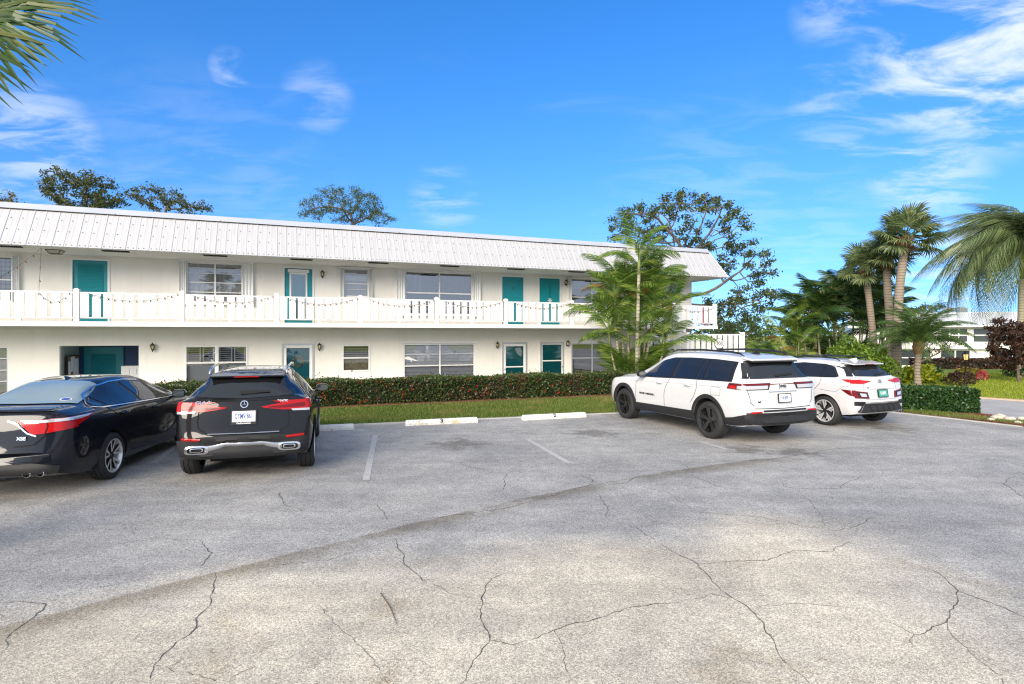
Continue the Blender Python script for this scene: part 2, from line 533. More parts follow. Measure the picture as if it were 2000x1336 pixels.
def asphalt():
    m, nt, b = mat_new('asphalt')
    N, L = nt.nodes, nt.links
    tc = N.new('ShaderNodeTexCoord'); P = tc.outputs['Object']
    sp = N.new('ShaderNodeSeparateXYZ'); L.new(P, sp.inputs[0])
    X, Y = sp.outputs['X'], sp.outputs['Y']
    # stones of the worn surface, two sizes, in dark binder
    def stones(scale, seed):
        mp = N.new('ShaderNodeMapping'); mp.inputs['Location'].default_value = (seed, seed * 2, 0)
        L.new(P, mp.inputs[0])
        v = N.new('ShaderNodeTexVoronoi'); v.inputs['Scale'].default_value = scale; v.voronoi_dimensions = '2D'
        L.new(mp.outputs[0], v.inputs['Vector'])
        s2 = N.new('ShaderNodeSeparateColor'); L.new(v.outputs['Color'], s2.inputs[0])
        return s2.outputs[0], s2.outputs[1], v.outputs['Distance']
    r1, h1, d1 = stones(135, 0.0)
    r2, h2, d2 = stones(80, 3.3)
    stone = N.new('ShaderNodeValToRGB')
    cr = stone.color_ramp
    cr.elements[0].position = 0.0; cr.elements[0].color = (.20, .195, .184, 1)
    cr.elements[1].position = 1.0; cr.elements[1].color = (.68, .655, .61, 1)
    e = cr.elements.new(.22); e.color = (.285, .279, .266, 1)
    e = cr.elements.new(.6); e.color = (.47, .458, .433, 1)
    L.new(nd(nt, 'ADD', nd(nt, 'MULTIPLY', r1, .6), nd(nt, 'MULTIPLY', r2, .4)), stone.inputs[0])
    col = stone.outputs[0]
    pits = sstep(nt, d1, .42, .62)
    col = mixc(nt, nd(nt, 'MULTIPLY', pits, .4), col, (.12, .117, .11))
    # broad patches
    big = noise(nt, P, .55, 6, .6, .4)
    col = mixc(nt, 1.0, col, mixc(nt, sstep(nt, big, .3, .7), (.74, .75, .775), (1.04, 1.035, 1.03)), 'MULTIPLY')
    mid = noise(nt, P, 3.5, 5, .6)
    col = mixc(nt, 1.0, col, mixc(nt, sstep(nt, mid, .3, .7), (.9, .9, .9), (1.08, 1.08, 1.07)), 'MULTIPLY')
    # faint bands left by tyres along the lane
    mpt = N.new('ShaderNodeMapping'); mpt.inputs['Rotation'].default_value = (0, 0, R(-19)); mpt.inputs['Scale'].default_value = (.16, 1.5, 1); L.new(P, mpt.inputs[0])
    tb = noise(nt, mpt.outputs[0], 1.3, 5, .6, .3)
    col = mixc(nt, 1.0, col, mixc(nt, sstep(nt, tb, .36, .64), (.91, .905, .90), (1.06, 1.06, 1.055)), 'MULTIPLY')
    # sunlit patch painted into the paving: paler and warmer, with a soft edge
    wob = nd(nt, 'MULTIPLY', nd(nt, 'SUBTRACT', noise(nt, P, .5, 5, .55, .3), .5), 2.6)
    lit_lane = nd(nt, 'ADD', nd(nt, 'SUBTRACT', nd(nt, 'ADD', nd(nt, 'MULTIPLY', X, .27), 5.65), Y), wob)
    sunlit_mask = nd(nt, 'MULTIPLY', sstep(nt, lit_lane, -.5, .9), sstep(nt, nd(nt, 'ADD', X, nd(nt, 'MULTIPLY', wob, .8)), 2.6, 4.6, 1, 0))
    col = mixc(nt, sunlit_mask, col, mixc(nt, 1.0, col, (1.56, 1.44, 1.21), 'MULTIPLY'))
    # water stain under the paving joint
    px = [-6, -3.54, -2.6, -1.16, 1.07, 4.01, 7]; py = [2.0, 4.0, 4.98, 6.55, 8.05, 9.44, 10.3]
    c3, c2, c1, c0 = np.polyfit(px, py, 3)
    X2 = nd(nt, 'MULTIPLY', X, X)
    yl = nd(nt, 'ADD', nd(nt, 'ADD', nd(nt, 'MULTIPLY', nd(nt, 'MULTIPLY', X2, X), float(c3)), nd(nt, 'MULTIPLY', X2, float(c2))), nd(nt, 'ADD', nd(nt, 'MULTIPLY', X, float(c1)), float(c0)))
    yl = nd(nt, 'ADD', yl, nd(nt, 'MULTIPLY', nd(nt, 'SUBTRACT', noise(nt, P, 1.3, 3), .5), .22))
    d = nd(nt, 'SUBTRACT', yl, Y)
    band = nd(nt, 'MULTIPLY', sstep(nt, d, -.03, .04), sstep(nt, d, .08, .55, 1, 0))
    band = nd(nt, 'MULTIPLY', band, sstep(nt, noise(nt, P, .8, 4, .6), .26, .5))
    band = nd(nt, 'MULTIPLY', band, nd(nt, 'MULTIPLY', sstep(nt, X, -4.6, -3.4), sstep(nt, X, 3.8, 5.2, 1, 0)))
    col = mixc(nt, nd(nt, 'MULTIPLY', band, .85), col, mixc(nt, 1.0, col, (.58, .54, .47), 'MULTIPLY'))
    brown = nd(nt, 'MULTIPLY', sstep(nt, noise(nt, P, .9, 5, .6, .8), .56, .72), sstep(nt, Y, 4.5, 6.8, 1, 0))
    col = mixc(nt, nd(nt, 'MULTIPLY', brown, .6), col, mixc(nt, 1.0, col, (.72, .66, .57), 'MULTIPLY'))
    # oil where the cars stand
    for (ox, oy, rad) in ((5.0, 10.2, .55), (4.2, 10.45, .5), (-6.9, 6.9, .9), (-4.0, 9.4, .8), (8.4, 13.0, .8), (-1.0, 11.0, .7), (1.7, 12.2, .7)):
        dx = nd(nt, 'SUBTRACT', X, ox); dy = nd(nt, 'SUBTRACT', Y, oy)
        dd = nd(nt, 'SQRT', nd(nt, 'ADD', nd(nt, 'MULTIPLY', dx, dx), nd(nt, 'MULTIPLY', dy, dy)))
        dd = nd(nt, 'ADD', dd, nd(nt, 'MULTIPLY', nd(nt, 'SUBTRACT', mid, .5), 1.4))
        col = mixc(nt, sstep(nt, dd, rad * .2, rad, .8, 0), col, mixc(nt, 1.0, col, (.5, .49, .47), 'MULTIPLY'))
    L.new(col, b.inputs['Base Color'])
    b.inputs['Roughness'].default_value = .88
    b.inputs['Specular IOR Level'].default_value = .25
    bp = N.new('ShaderNodeBump'); bp.inputs['Strength'].default_value = .55; bp.inputs['Distance'].default_value = .006
    L.new(nd(nt, 'ADD', h1, nd(nt, 'MULTIPLY', h2, .6)), bp.inputs['Height']); L.new(bp.outputs[0], b.inputs['Normal'])
    return m
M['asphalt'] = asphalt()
M['crack'] = mat('crack', (.055, .052, .047), .95)
M['crack_edge'] = mat('crack_edge', (.27, .262, .248), .95, var=.4, vscale=90)
def worn_paint():
    m, nt, b = mat_new('worn_paint')
    tc = nt.nodes.new('ShaderNodeTexCoord')
    f = sstep(nt, noise(nt, tc.outputs['Object'], 55, 5, .7), .42, .6)
    f2 = sstep(nt, noise(nt, tc.outputs['Object'], 3, 5, .6), .35, .6)
    c = mixc(nt, nd(nt, 'MULTIPLY', f, nd(nt, 'ADD', nd(nt, 'MULTIPLY', f2, .6), .3)), (.37, .365, .35), (.52, .515, .50))
    nt.links.new(c, b.inputs['Base Color']); b.inputs['Roughness'].default_value = .8
    return m
M['worn_paint'] = worn_paint()

def grass_ground(name, c1, c2, c3):
    m, nt, b = mat_new(name)
    tc = nt.nodes.new('ShaderNodeTexCoord'); P = tc.outputs['Object']
    c = mixc(nt, sstep(nt, noise(nt, P, 40, 6, .7), .3, .7), c1, c2)
    c = mixc(nt, sstep(nt, noise(nt, P, .9, 5, .6), .42, .66), c, mixc(nt, .6, c, c3))
    nt.links.new(c, b.inputs['Base Color']); b.inputs['Roughness'].default_value = .9
    b.inputs['Specular IOR Level'].default_value = .1
    bp = nt.nodes.new('ShaderNodeBump'); bp.inputs['Strength'].default_value = .8; bp.inputs['Distance'].default_value = .03
    nt.links.new(noise(nt, P, 70, 4), bp.inputs['Height']); nt.links.new(bp.outputs[0], b.inputs['Normal'])
    return m
M['turf'] = grass_ground('turf', (.06, .10, .02), (.14, .18, .045), (.26, .21, .08))
M['lawn'] = grass_ground('lawn', (.14, .20, .02), (.26, .31, .035), (.34, .32, .06))
M['mulch'] = mat('mulch', (.16, .055, .028), .95, var=.5, vscale=45, bump=.9, bscale=70)
M['soil'] = mat('soil', (.12, .075, .045), .95, var=.5, vscale=25, bump=.8, bscale=50)
M['road'] = mat('road', (.36, .35, .34), .85, var=.12, vscale=1.5, bump=.3, bscale=90)
M['kerb'] = mat('kerb', (.50, .36, .25), .85, var=.2, vscale=3, bump=.3, bscale=60)

def build_terrain():
    a = np.concatenate([np.linspace(-900, -80, 12), np.linspace(-60, 60, 49), np.linspace(80, 900, 12)])
    bb = np.concatenate([np.linspace(-400, -60, 6), np.linspace(-45, 110, 63), np.linspace(130, 1600, 14)])
    Xg, Yg = np.meshgrid(a, bb)
    off = (Xg) * ST - (Yg - Y0) * CT
    s = Xg * CT + (Yg - Y0) * ST
    near = smooth(4.6, 3.2, off) * smooth(13.5, 11, s)
    Z = -.04 - .30 * near - 1.75 * smooth(30, 62, Yg) * smooth(5, 16, Xg - (Yg - 30) * .1)
    n, k = Xg.shape
    V = np.stack([Xg.ravel(), Yg.ravel(), Z.ravel()], 1)
    idx = np.arange(n * k).reshape(n, k)
    Q = np.stack([idx[:-1, :-1].ravel(), idx[:-1, 1:].ravel(), idx[1:, 1:].ravel(), idx[1:, :-1].ravel()], 1)
    o = link('ground', np_mesh('ground', V, Q), M['lawn'], smooth=True)
    tag(o, kind='structure')
build_terrain()

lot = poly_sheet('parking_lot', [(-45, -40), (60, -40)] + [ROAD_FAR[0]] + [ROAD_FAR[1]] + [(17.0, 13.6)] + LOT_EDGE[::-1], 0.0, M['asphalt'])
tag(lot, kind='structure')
road = poly_sheet('driveway_road', [(17.0, 13.6), ROAD_FAR[1]] + ROAD_FAR[2:] + ROAD_NEAR[::-1], 0.004, M['road'])
tag(road, kind='structure')
VERGE_BACK = [bw(9.2, 3.4)[:2], bw(-40, 3.4)[:2]]
VERGE = LOT_EDGE[:6] + VERGE_BACK
verge = poly_sheet('grass_verge', VERGE, 0.025, M['turf'], skirt=.06); tag(verge, kind='structure')
ISLAND = LOT_EDGE[5:] + ROAD_NEAR[1:5]
island = poly_sheet('planting_island', ISLAND, 0.03, M['soil'], skirt=.06); tag(island, kind='structure')
LAWN = ROAD_FAR[::-1][0:7] + [(46, 10), (70, 30), (60, 34), (12, 34)]
lawn = poly_sheet('front_lawn', LAWN, 0.03, M['lawn'], skirt=.06); tag(lawn, kind='structure')
kp = MB()
for i in range(1, 6):
    p, q = ROAD_FAR[i], ROAD_FAR[i + 1]
    kp.bar((p[0], p[1], .02), (q[0], q[1], .02), .22, .05)
tag(kp.build('road_kerb', M['kerb']), kind='structure')
walk = MB()
c = [bw(-28, 1.9), bw(9.4, 1.9), bw(9.4, 0), bw(-28, 0)]
walk.add([(p[0], p[1], -.33) for p in c] + [(p[0], p[1], -.31) for p in c], [(4, 5, 6, 7), (0, 1, 5, 4), (1, 2, 6, 5), (3, 0, 4, 7)])
tag(walk.build('walkway', M['concrete']), kind='structure')

# narrow concrete edge between paving and turf
ke = MB()
for i in range(1, 5):
    p, q = LOT_EDGE[i], LOT_EDGE[i + 1]
    ke.bar((p[0], p[1] - .03, .006), (q[0], q[1] - .03, .006), .09, .03)
for i in range(7, 10):
    p, q = LOT_EDGE[i], LOT_EDGE[i + 1]
    ke.bar((p[0] - .03, p[1], .006), (q[0] - .03, q[1], .006), .08, .03)
tag(ke.build('paving_edge', M['concrete']), kind='structure')

def gp(x, y):
    d = CAM_H * 1130 / (y - 653)
    return ((x - 1000) / 1130 * d, d)

def crack_lines():
    """cracks in the paving: wandering dark slits, walked out on the ground"""
    raw = [[(1280,1058),(1360,1100),(1390,1135),(1430,1168),(1478,1205),(1510,1250),(1525,1285),(1580,1336)],
           [(1362,1102),(1420,1098),(1500,1095),(1550,1075),(1625,1078),(1632,1070),(1665,1058)],
           [(1710,1010),(1690,1020),(1665,1030),(1620,1036)],
           [(1800,1105),(1840,1125),(1872,1155),(1870,1178),(1850,1215),(1820,1225),(1785,1240),(1782,1260)],
           [(1872,1155),(1920,1172),(2000,1205)],
           [(1000,1260),(1080,1232),(1160,1210),(1240,1185),(1340,1172)],
           [(1000,1118),(960,1130),(940,1170),(938,1205),(955,1240),(940,1275),(915,1310),(900,1336)],
           [(955,1250),(1000,1260)],
           [(770,1050),(790,1085),(800,1110),(825,1135),(870,1125)],
           [(420,1120),(418,1150),(402,1190),(370,1240),(330,1270),(300,1300),(293,1325)],
           [(390,1055),(415,1080),(390,1110)], [(0,1178),(50,1176),(90,1182),(60,1210),(20,1238),(10,1270)],
           [(735,985),(750,1005),(758,1018)], [(545,960),(555,985),(600,1000)],
           [(760,1018),(850,1012),(1000,990),(1120,955),(1160,945),(1150,925)],
           [(640,870),(800,862),(960,845),(1100,836),(1200,830)],
           [(1170,965),(1188,990),(1183,1010)], [(990,925),(985,950),(978,960)],
           [(1240,1030),(1260,1045),(1280,1058)], [(1530,940),(1530,950),(1560,955),(1640,955),(1660,940),(1700,925)],
           [(1360,905),(1500,898),(1640,876),(1800,868)], [(1330,905),(1345,915),(1340,925)],
           [(1470,960),(1400,950),(1340,925)], [(1985,930),(1960,945),(2000,975)],
           [(1150,945),(1160,938),(1130,928)], [(1245,930),(1225,942),(1180,948)]]
    n_main = len(raw)
    raw += [[(500,1110),(640,1095),(780,1050)], [(825,1135),(880,1160),(940,1170)], [(1340,1172),(1390,1160),(1430,1168)], [(1240,945),(1290,960),(1400,950)], [(200,1070),(300,1050),(390,1055)], [(120,1000),(300,985),(430,978),(545,960)], [(600,1000),(680,1000),(735,985)],
            [(1560,955),(1600,1000),(1620,1036)], [(1850,1215),(1900,1280),(1960,1336)], [(300,1300),(420,1330)], [(620,1180),(700,1260),(760,1336)], [(1082,1232),(1100,1290),(1120,1336)], [(1183,1010),(1215,1025),(1240,1030)], [(80,1182),(160,1150),(240,1140)],
            [(1700,925),(1800,905),(1900,895),(2000,900)], [(880,905),(985,925),(1080,905)], [(1460,1190),(1560,1180),(1690,1190),(1785,1240)], [(420,870),(560,900),(640,920)], [(1300,960),(1360,1000),(1480,1010),(1620,1036)]]
    V, F, VE, FE = [], [], [], []
    r = random.Random(3)
    for li, ln in enumerate(raw):
        pts = [Vector(gp(*p)) for p in ln]
        out = []
        for a, b_ in zip(pts[:-1], pts[1:]):
            n = max(2, int((b_ - a).length / .045))
            dirn = (b_ - a).normalized(); nrm = Vector((-dirn.y, dirn.x))
            w = 0.0
            for i in range(n):
                w = w * .8 + r.uniform(-.016, .016)
                fade = math.sin(math.pi * i / n) ** .5
                out.append(a.lerp(b_, i / n) + nrm * w * fade)
        out.append(pts[-1])
        be = len(VE)
        for i, p in enumerate(out):
            wd = (.8 if li < n_main else .2) * r.uniform(.002, .010) * min(1, 4 * min(i, len(out)-1-i) / len(out))
            VE += [(p.x - wd + r.uniform(-.005, .005), p.y - wd * .6, .0018), (p.x + wd, p.y + wd * .6 + r.uniform(-.005, .005), .0018)]
        for i in range(len(out) - 1):
            if r.random() < .7: FE.append((be+2*i, be+2*i+1, be+2*i+3, be+2*i+2))
        base = len(V)
        for i, p in enumerate(out):
            d = (out[min(i+1, len(out)-1)] - out[max(i-1, 0)]).normalized()
            nrm = Vector((-d.y, d.x))
            k = min(1, 6 * min(i, len(out)-1-i) / len(out) + .15)
            wd = r.uniform(.0014, .0048) * k * (.74 if li < n_main else .34)
            V += [(p.x - nrm.x*wd, p.y - nrm.y*wd, .0035), (p.x + nrm.x*wd, p.y + nrm.y*wd, .0035)]
        for i in range(len(out) - 1):
            F.append((base+2*i, base+2*i+1, base+2*i+3, base+2*i+2))
    tag(link('crack_edge', np_mesh('crack_edge', VE, FE), M['crack_edge'], lot), kind='stuff')
    o = link('crack', np_mesh('crack', V, F), M['crack'], lot)
    tag(o, kind='stuff')
crack_lines()

def stripe(a, b_, w=.10):
    mb = MB()
    a, b_ = Vector(a), Vector(b_)
    d = (b_ - a).normalized(); n = Vector((-d.y, d.x)) * w / 2
    mb.quad((*(a - n), .004), (*(a + n), .004), (*(b_ + n), .004), (*(b_ - n), .004))
    o = mb.build('bay_line', M['worn_paint'], lot)
    return o
stripe(gp(715, 938), gp(733, 850)); stripe(gp(1112, 905), gp(1030, 858)); stripe(gp(1420, 878), gp(1365, 862), .08)
stripe(gp(300, 905), gp(345, 870)); stripe((7.0, 11.6), (6.4, 12.9), .08)

# pine needles and twigs fallen on the paving
def litter():
    V, Q = [], []
    r = random.Random(5)
    spots = [gp(x, y) for x, y in ((270,1010),(225,1035),(530,995),(545,972),(340,1300),(410,1275),(450,1325),(620,950),(255,1028),(640,1195))]
    for i in range(46):
        if i < len(spots): p = Vector(spots[i])
        else: p = Vector((r.uniform(-5, 7), r.uniform(3.6, 12.5)))
        a = r.uniform(0, math.pi); L = r.uniform(.05, .16); w = .0022
        d = Vector((math.cos(a), math.sin(a))); n = Vector((-d.y, d.x)) * w
        q = p + d * L; mid_ = p + d * L * .5 + n * r.uniform(-5, 5)
        b0 = len(V)
        for t in (p, mid_, q): V += [(t.x-n.x, t.y-n.y, .006), (t.x+n.x, t.y+n.y, .006)]
        Q += [(b0, b0+1, b0+3, b0+2), (b0+2, b0+3, b0+5, b0+4)]
    o = link('pine_needles', np_mesh('pine_needles', V, Q), mat('needle', (.22, .10, .05), .8))
    tag(o, 'brown pine needles scattered over the grey paving', 'litter', kind='stuff')
litter()
tw = MB(); tw.tube([(*gp(743, 1160), .008), (*gp(762, 1188), .01), (*gp(775, 1220), .008)], [.004, .004, .002], 6)
tag(tw.build('twig', mat('twig', (.12, .08, .05), .8)), 'thin curved brown twig lying alone on the pale paving', 'twig')

# ---------------------------------------------------------------- wheel stops
def stop_mat():
    m, nt, b = mat_new('stop_paint')
    tc = nt.nodes.new('ShaderNodeTexCoord'); oi = nt.nodes.new('ShaderNodeObjectInfo')
    ad = nt.nodes.new('ShaderNodeVectorMath'); ad.operation = 'ADD'
    nt.links.new(tc.outputs['Object'], ad.inputs[0]); nt.links.new(oi.outputs['Location'], ad.inputs[1])
    f = sstep(nt, noise(nt, ad.outputs[0], 2.6, 6, .65), .5, .68)
    c = mixc(nt, f, (.72, .71, .68), (.56, .47, .31))
    f = sstep(nt, noise(nt, ad.outputs[0], 22, 5, .65), .56, .68)
    c = mixc(nt, f, c, (.28, .265, .24))
    nt.links.new(c, b.inputs['Base Color']); b.inputs['Roughness'].default_value = .75
    return m
M['stop_paint'] = stop_mat()
M['stop_black'] = mat('stop_black', (.012, .012, .012), .7)
def wheel_stop(a, b_, num, label):
    a, b_ = Vector(a), Vector(b_)
    c = (a + b_) / 2; ang = math.atan2((b_ - a).y, (b_ - a).x); h = (b_ - a).length / 2
    prof = [(-.075, 0), (.075, 0), (.075, .06), (.045, .125), (-.045, .125), (-.075, .06)]
    mb = MB()
    v = [(-h + (.02 if p[1] > .1 else 0), p[0], p[1]) for p in prof] + [(h - (.02 if p[1] > .1 else 0), p[0], p[1]) for p in prof]
    n = 6
    mb.add(v, [tuple(range(n-1, -1, -1)), tuple(range(n, 2*n))] + [(i, (i+1) % n, (i+1) % n + n, i+n) for i in range(n)])
    root = mb.build('wheel_stop', M['stop_paint'], bevel=.008)
    root.location = (c.x, c.y + .09, 0); root.rotation_euler = (0, 0, ang)
    tag(root, label, 'wheel stop', 'concrete wheel stops at the end of the parking bays')
    if num:
        text_mesh('number', num, .12, M['stop_black'], root, (-.02, -.072, .088), (R(65), 0, 0), .001, 1.35, bold=.003)
wheel_stop(gp(790, 833), gp(932, 826), '3', 'yellow stained white concrete wheel stop numbered 3')
wheel_stop(gp(1020, 822), gp(1144, 815.5), '2', 'clean white concrete wheel stop numbered 2')
wheel_stop((-5.15, 12.06), gp(690, 840), '', 'white wheel stop partly hidden by the black crossover')

# ---------------------------------------------------------------- the two storey apartment building
FG, FU = -.31, 2.47          # ground floor, upper floor
bld = empty('apartment_building', (0, Y0, 0), TH)
tag(bld, 'long white two storey apartment building with metal mansard roof, teal doors and a balcony', 'building')
S0, S1 = -26.0, 9.36

UP_OPEN = [(-17.95, -16.99, 3.10, 4.55), (-15.44, -14.45, FU, 4.53), (-12.15, -10.39, 3.20, 4.60), (-9.0, -8.01, FU, 4.53), (-6.90, -5.96, 3.52, 4.60),
           (-4.55, -1.75, 2.87, 4.60), (-.46, .54, FU, 4.53), (1.26, 2.27, FU, 4.53), (2.80, 4.95, 2.95, 4.58), (7.80, 8.66, FU, 4.50)]
LO_OPEN = [(-18.2, -17.11, .10, 1.69), (-15.78, -13.58, FG, 1.70), (-12.22, -10.22, .36, 1.70), (-9.04, -8.01, FG, 1.69), (-6.96, -5.91, .65, 1.69),
           (-4.60, -1.66, .02, 1.70), (-.40, .64, FG, 1.69), (1.36, 2.40, FG, 1.69), (2.83, 4.95, .26, 1.70), (6.3, 7.3, FG, 1.69)]

def facade(mb, x0, x1, z0, z1, openings, depth):
    xs = sorted({x0, x1, *[v for o in openings for v in o[:2]]})
    zs = sorted({z0, z1, *[v for o in openings for v in o[2:]]})
    for i in range(len(xs) - 1):
        run = None
        for j in range(len(zs) - 1):
            cx, cz = (xs[i] + xs[i+1]) / 2, (zs[j] + zs[j+1]) / 2
            hole = any(o[0] < cx < o[1] and o[2] < cz < o[3] for o in openings)
            if not hole:
                mb.quad((xs[i], 0, zs[j]), (xs[i+1], 0, zs[j]), (xs[i+1], 0, zs[j+1]), (xs[i], 0, zs[j+1]))
    for (a, b_, c, d) in openings:
        mb.quad((a, 0, c), (a, 0, d), (a, depth, d), (a, depth, c))
        mb.quad((b_, 0, c), (b_, depth, c), (b_, depth, d), (b_, 0, d))
        mb.quad((a, 0, d), (b_, 0, d), (b_, depth, d), (a, depth, d))
        mb.quad((a, 0, c), (a, depth, c), (b_, depth, c), (b_, 0, c))

w = MB(); facade(w, S0, S1, FG - .1, 2.36, LO_OPEN, .16)
w.build('ground_floor_wall', M['stucco'], bld)
w = MB(); facade(w, S0, S1, 2.36, 4.68, UP_OPEN, .16)
w.build('upper_floor_wall', M['stucco'], bld)
w = MB()
w.quad((S1, 0, FG), (S1, 9, FG), (S1, 9, 5.9), (S1, 0, 5.9)); w.quad((S0, 9, FG), (S0, 0, FG), (S0, 0, 5.9), (S0, 9, 5.9)); w.quad((S1, 9, FG), (S0, 9, FG), (S0, 9, 5.9), (S1, 9, 5.9))
w.build('end_wall', M['stucco'], bld)
# dark rooms behind the openings
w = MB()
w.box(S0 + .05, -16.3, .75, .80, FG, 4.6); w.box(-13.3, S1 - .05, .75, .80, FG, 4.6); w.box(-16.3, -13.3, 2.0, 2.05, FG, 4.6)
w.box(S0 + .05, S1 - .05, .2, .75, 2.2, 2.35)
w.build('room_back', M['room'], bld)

# balcony slab
w = MB(); w.box(S0, 9.5, -1.62, -.001, 2.335, 2.465); w.build('balcony_slab', M['white_paint'], bld, bevel=.01)
w = MB(); w.box(S0, 9.5, -1.66, -1.622, 2.325, 2.475); w.build('balcony_fascia', M['rail_white'], bld)
w = MB(); w.box(S0, S1, -.055, -.002, 2.235, 2.333); w.build('ledger', M['soffit'], bld)

# railing: posts, rails and boards
POSTS = [-20.5, -17.71, -14.89, -12.07, -9.25, -6.47, -3.68, -.89, 2.02, 4.82, 7.10, 9.40]
pm = MB(); pm.box(-.07, .07, -.07, .07, 2.466, 3.42); pm.box(-.078, .078, -.078, .078, 3.42, 3.45)
pm.add([(-.07,-.07,3.45),(.07,-.07,3.45),(.07,.07,3.45),(-.07,.07,3.45),(-.03,-.03,3.485),(.03,-.03,3.485),(.03,.03,3.485),(-.03,.03,3.485)], [(4,5,6,7),(0,1,5,4),(1,2,6,5),(2,3,7,6),(3,0,4,7)])
post0 = None
board_me = None
RY = -1.56
def set_mesh_copy(src, name, parent, loc, rot=(0, 0, 0), scale=(1, 1, 1)):
    o = bpy.data.objects.new(name, src.data if hasattr(src, 'data') else src)
    COL.objects.link(o); o.parent = parent; o.location = loc; o.rotation_euler = rot; o.scale = scale
    return o
bmb = MB(); bmb.box(-.11, .11, -.0125, .0125, 2.605, 3.325)
board_me = bmb.mesh('board'); board_me.materials.append(M['rail_white'])
post_me = pm.mesh('post'); post_me.materials.append(M['rail_white'])
br = random.Random(9)
for i, s in enumerate(POSTS):
    railing = None
    if i < len(POSTS) - 1:
        a, b_ = s + .07, POSTS[i+1] - .07
        rm = MB()
        rm.box(a, b_, RY - .045, RY + .045, 3.325, 3.375)
        railing = rm.build('railing', M['rail_white'], bld, bevel=.004)
        rm = MB()
        rm.box(a, b_, RY - .03, RY + .03, 2.57, 2.605)
        rm.box((a + b_) / 2 - .05, (a + b_) / 2 + .05, RY - .028, RY + .028, 2.466, 2.575)
        rm.build('lower_rail', M['rail_white'], railing, bevel=.004)
        n = max(2, round((b_ - a) / .296))
        for k in range(n):
            x = a + (k + .5) * (b_ - a) / n
            set_mesh_copy(board_me, 'board', railing, (x + br.uniform(-.008, .008), RY - .035, 0), (0, br.uniform(-.006, .006), 0), (((b_ - a) / n - .078) / .22, 1, 1))
    set_mesh_copy(post_me, 'post', bld, (s, RY, 0))
# end of the balcony
rm = MB(); rm.box(9.37, 9.43, -1.49, -.02, 3.325, 3.375)
rail_end = rm.build('railing', M['rail_white'], bld)
rm = MB(); rm.box(9.37, 9.43, -1.49, -.02, 2.57, 2.605); rm.build('lower_rail', M['rail_white'], rail_end)
for k in range(5):
    set_mesh_copy(board_me, 'board', rail_end, (9.43, -1.3 + k * .28, 0), (0, 0, R(90)))

# roof
SOFF = 4.665
w = MB(); w.box(S0, 9.88, -1.84, -.003, SOFF, SOFF + .03); w.build('soffit', M['soffit'], bld)
w = MB(); w.box(9.36, 9.88, -.003, 9.3, SOFF, SOFF + .03); w.build('soffit', M['soffit'], bld)
EV, EZ, TV, TZ = -1.88, 4.69, -1.08, 5.87
PW = .62
def mansard_panel(width):
    mb = MB()
    def at(x, t, h):   # t 0 at eave, 1 at top; h lift off the slope
        y = EV + (TV - EV) * t; z = EZ + (TZ - EZ) * t
        ln = math.hypot(TV - EV, TZ - EZ)
        return (x, y - h * (TZ - EZ) / ln, z + h * (TV - EV) / ln)
    prof = [(0, .003), (.010, .017), (.036, .017), (.048, .003)]
    for c in (width * .25, width * .5, width * .75):
        hh = .006 if abs(c - width * .5) > .01 else .012
        prof += [(c - .022, .003), (c - .012, hh), (c + .012, hh), (c + .022, .003)]
    prof += [(width + .004, .003)]
    for p, q in zip(prof[:-1], prof[1:]):
        mb.quad(at(p[0], 0, p[1]), at(q[0], 0, q[1]), at(q[0], 1, q[1]), at(p[0], 1, p[1]))
    mb.quad(at(0, 0, .004), at(0, 0, -.03), at(width, 0, -.03), at(width, 0, .004))
    def screw(x, t):
        s_ = .011
        a = [at(x - s_, t - .008, .004), at(x + s_, t - .008, .004), at(x + s_, t + .008, .004), at(x - s_, t + .008, .004)]
        b2 = [at(x - s_, t - .008, .02), at(x + s_, t - .008, .02), at(x + s_, t + .008, .02), at(x - s_, t + .008, .02)]
        mb.add(a + b2, [(4,5,6,7),(0,1,5,4),(1,2,6,5),(2,3,7,6),(3,0,4,7)], 1)
    for x in (.1, .24, .38, .52): screw(x * width / .62, .05)
    for x in (.1, .38): screw(x * width / .62, .42); screw((x + .02) * width / .62, .74)
    me = mb.mesh('roof_panel'); me.materials.append(M['roof_metal']); me.materials.append(mat_screw)
    return me
mat_screw = mat('screw', (.17, .17, .18), .5, metal=.5)
pan = mansard_panel(PW)
x = S0; 
while x + PW < 9.46:
    set_mesh_copy(pan, 'roof_panel', bld, (x, 0, 0)); x += PW
# closing panel at the hip and the return round the end
w = MB()
w.add([(x, EV, EZ), (9.90, EV, EZ), (9.50, TV, TZ), (x, TV, TZ), (9.90, 9.3, EZ), (9.50, 8.6, TZ)], [(0, 1, 2, 3), (1, 4, 5, 2)])
w.build('roof_panel', M['roof_metal'], bld)
w = MB(); w.bar((9.905, EV - .005, EZ), (9.505, TV - .005, TZ), .09, .02, up=(1, -1, 0)); w.build('hip_cap', M['roof_cap'], bld)
w = MB(); w.box(S0, 9.52, TV - .045, TV + .02, TZ - .012, TZ + .012); w.build('roof_gap', M['dark'], bld)
cap = MB()
cap.add([(S0, TV - .05, TZ + .012), (9.53, TV - .05, TZ + .012), (9.48, TV + .12, TZ + .21), (S0, TV + .12, TZ + .21), (9.40, TV + .6, TZ + .24), (S0, TV + .6, TZ + .24), (9.53, 8.6, TZ + .012), (9.40, 8.4, TZ + .24), (S0, 8.4, TZ + .24)],
        [(0, 1, 2, 3), (3, 2, 4, 5), (1, 6, 7, 4, 2), (5, 4, 7, 8)])
cap.build('roof_cap', M['roof_cap'], bld)
w = MB()
for k in range(12): w.box(S0 + 3 * k, S0 + 3 * k + .006, TV - .056, TV - .04, TZ + .014, TZ + .05)
w.build('cap_joint', M['dark'], bld)
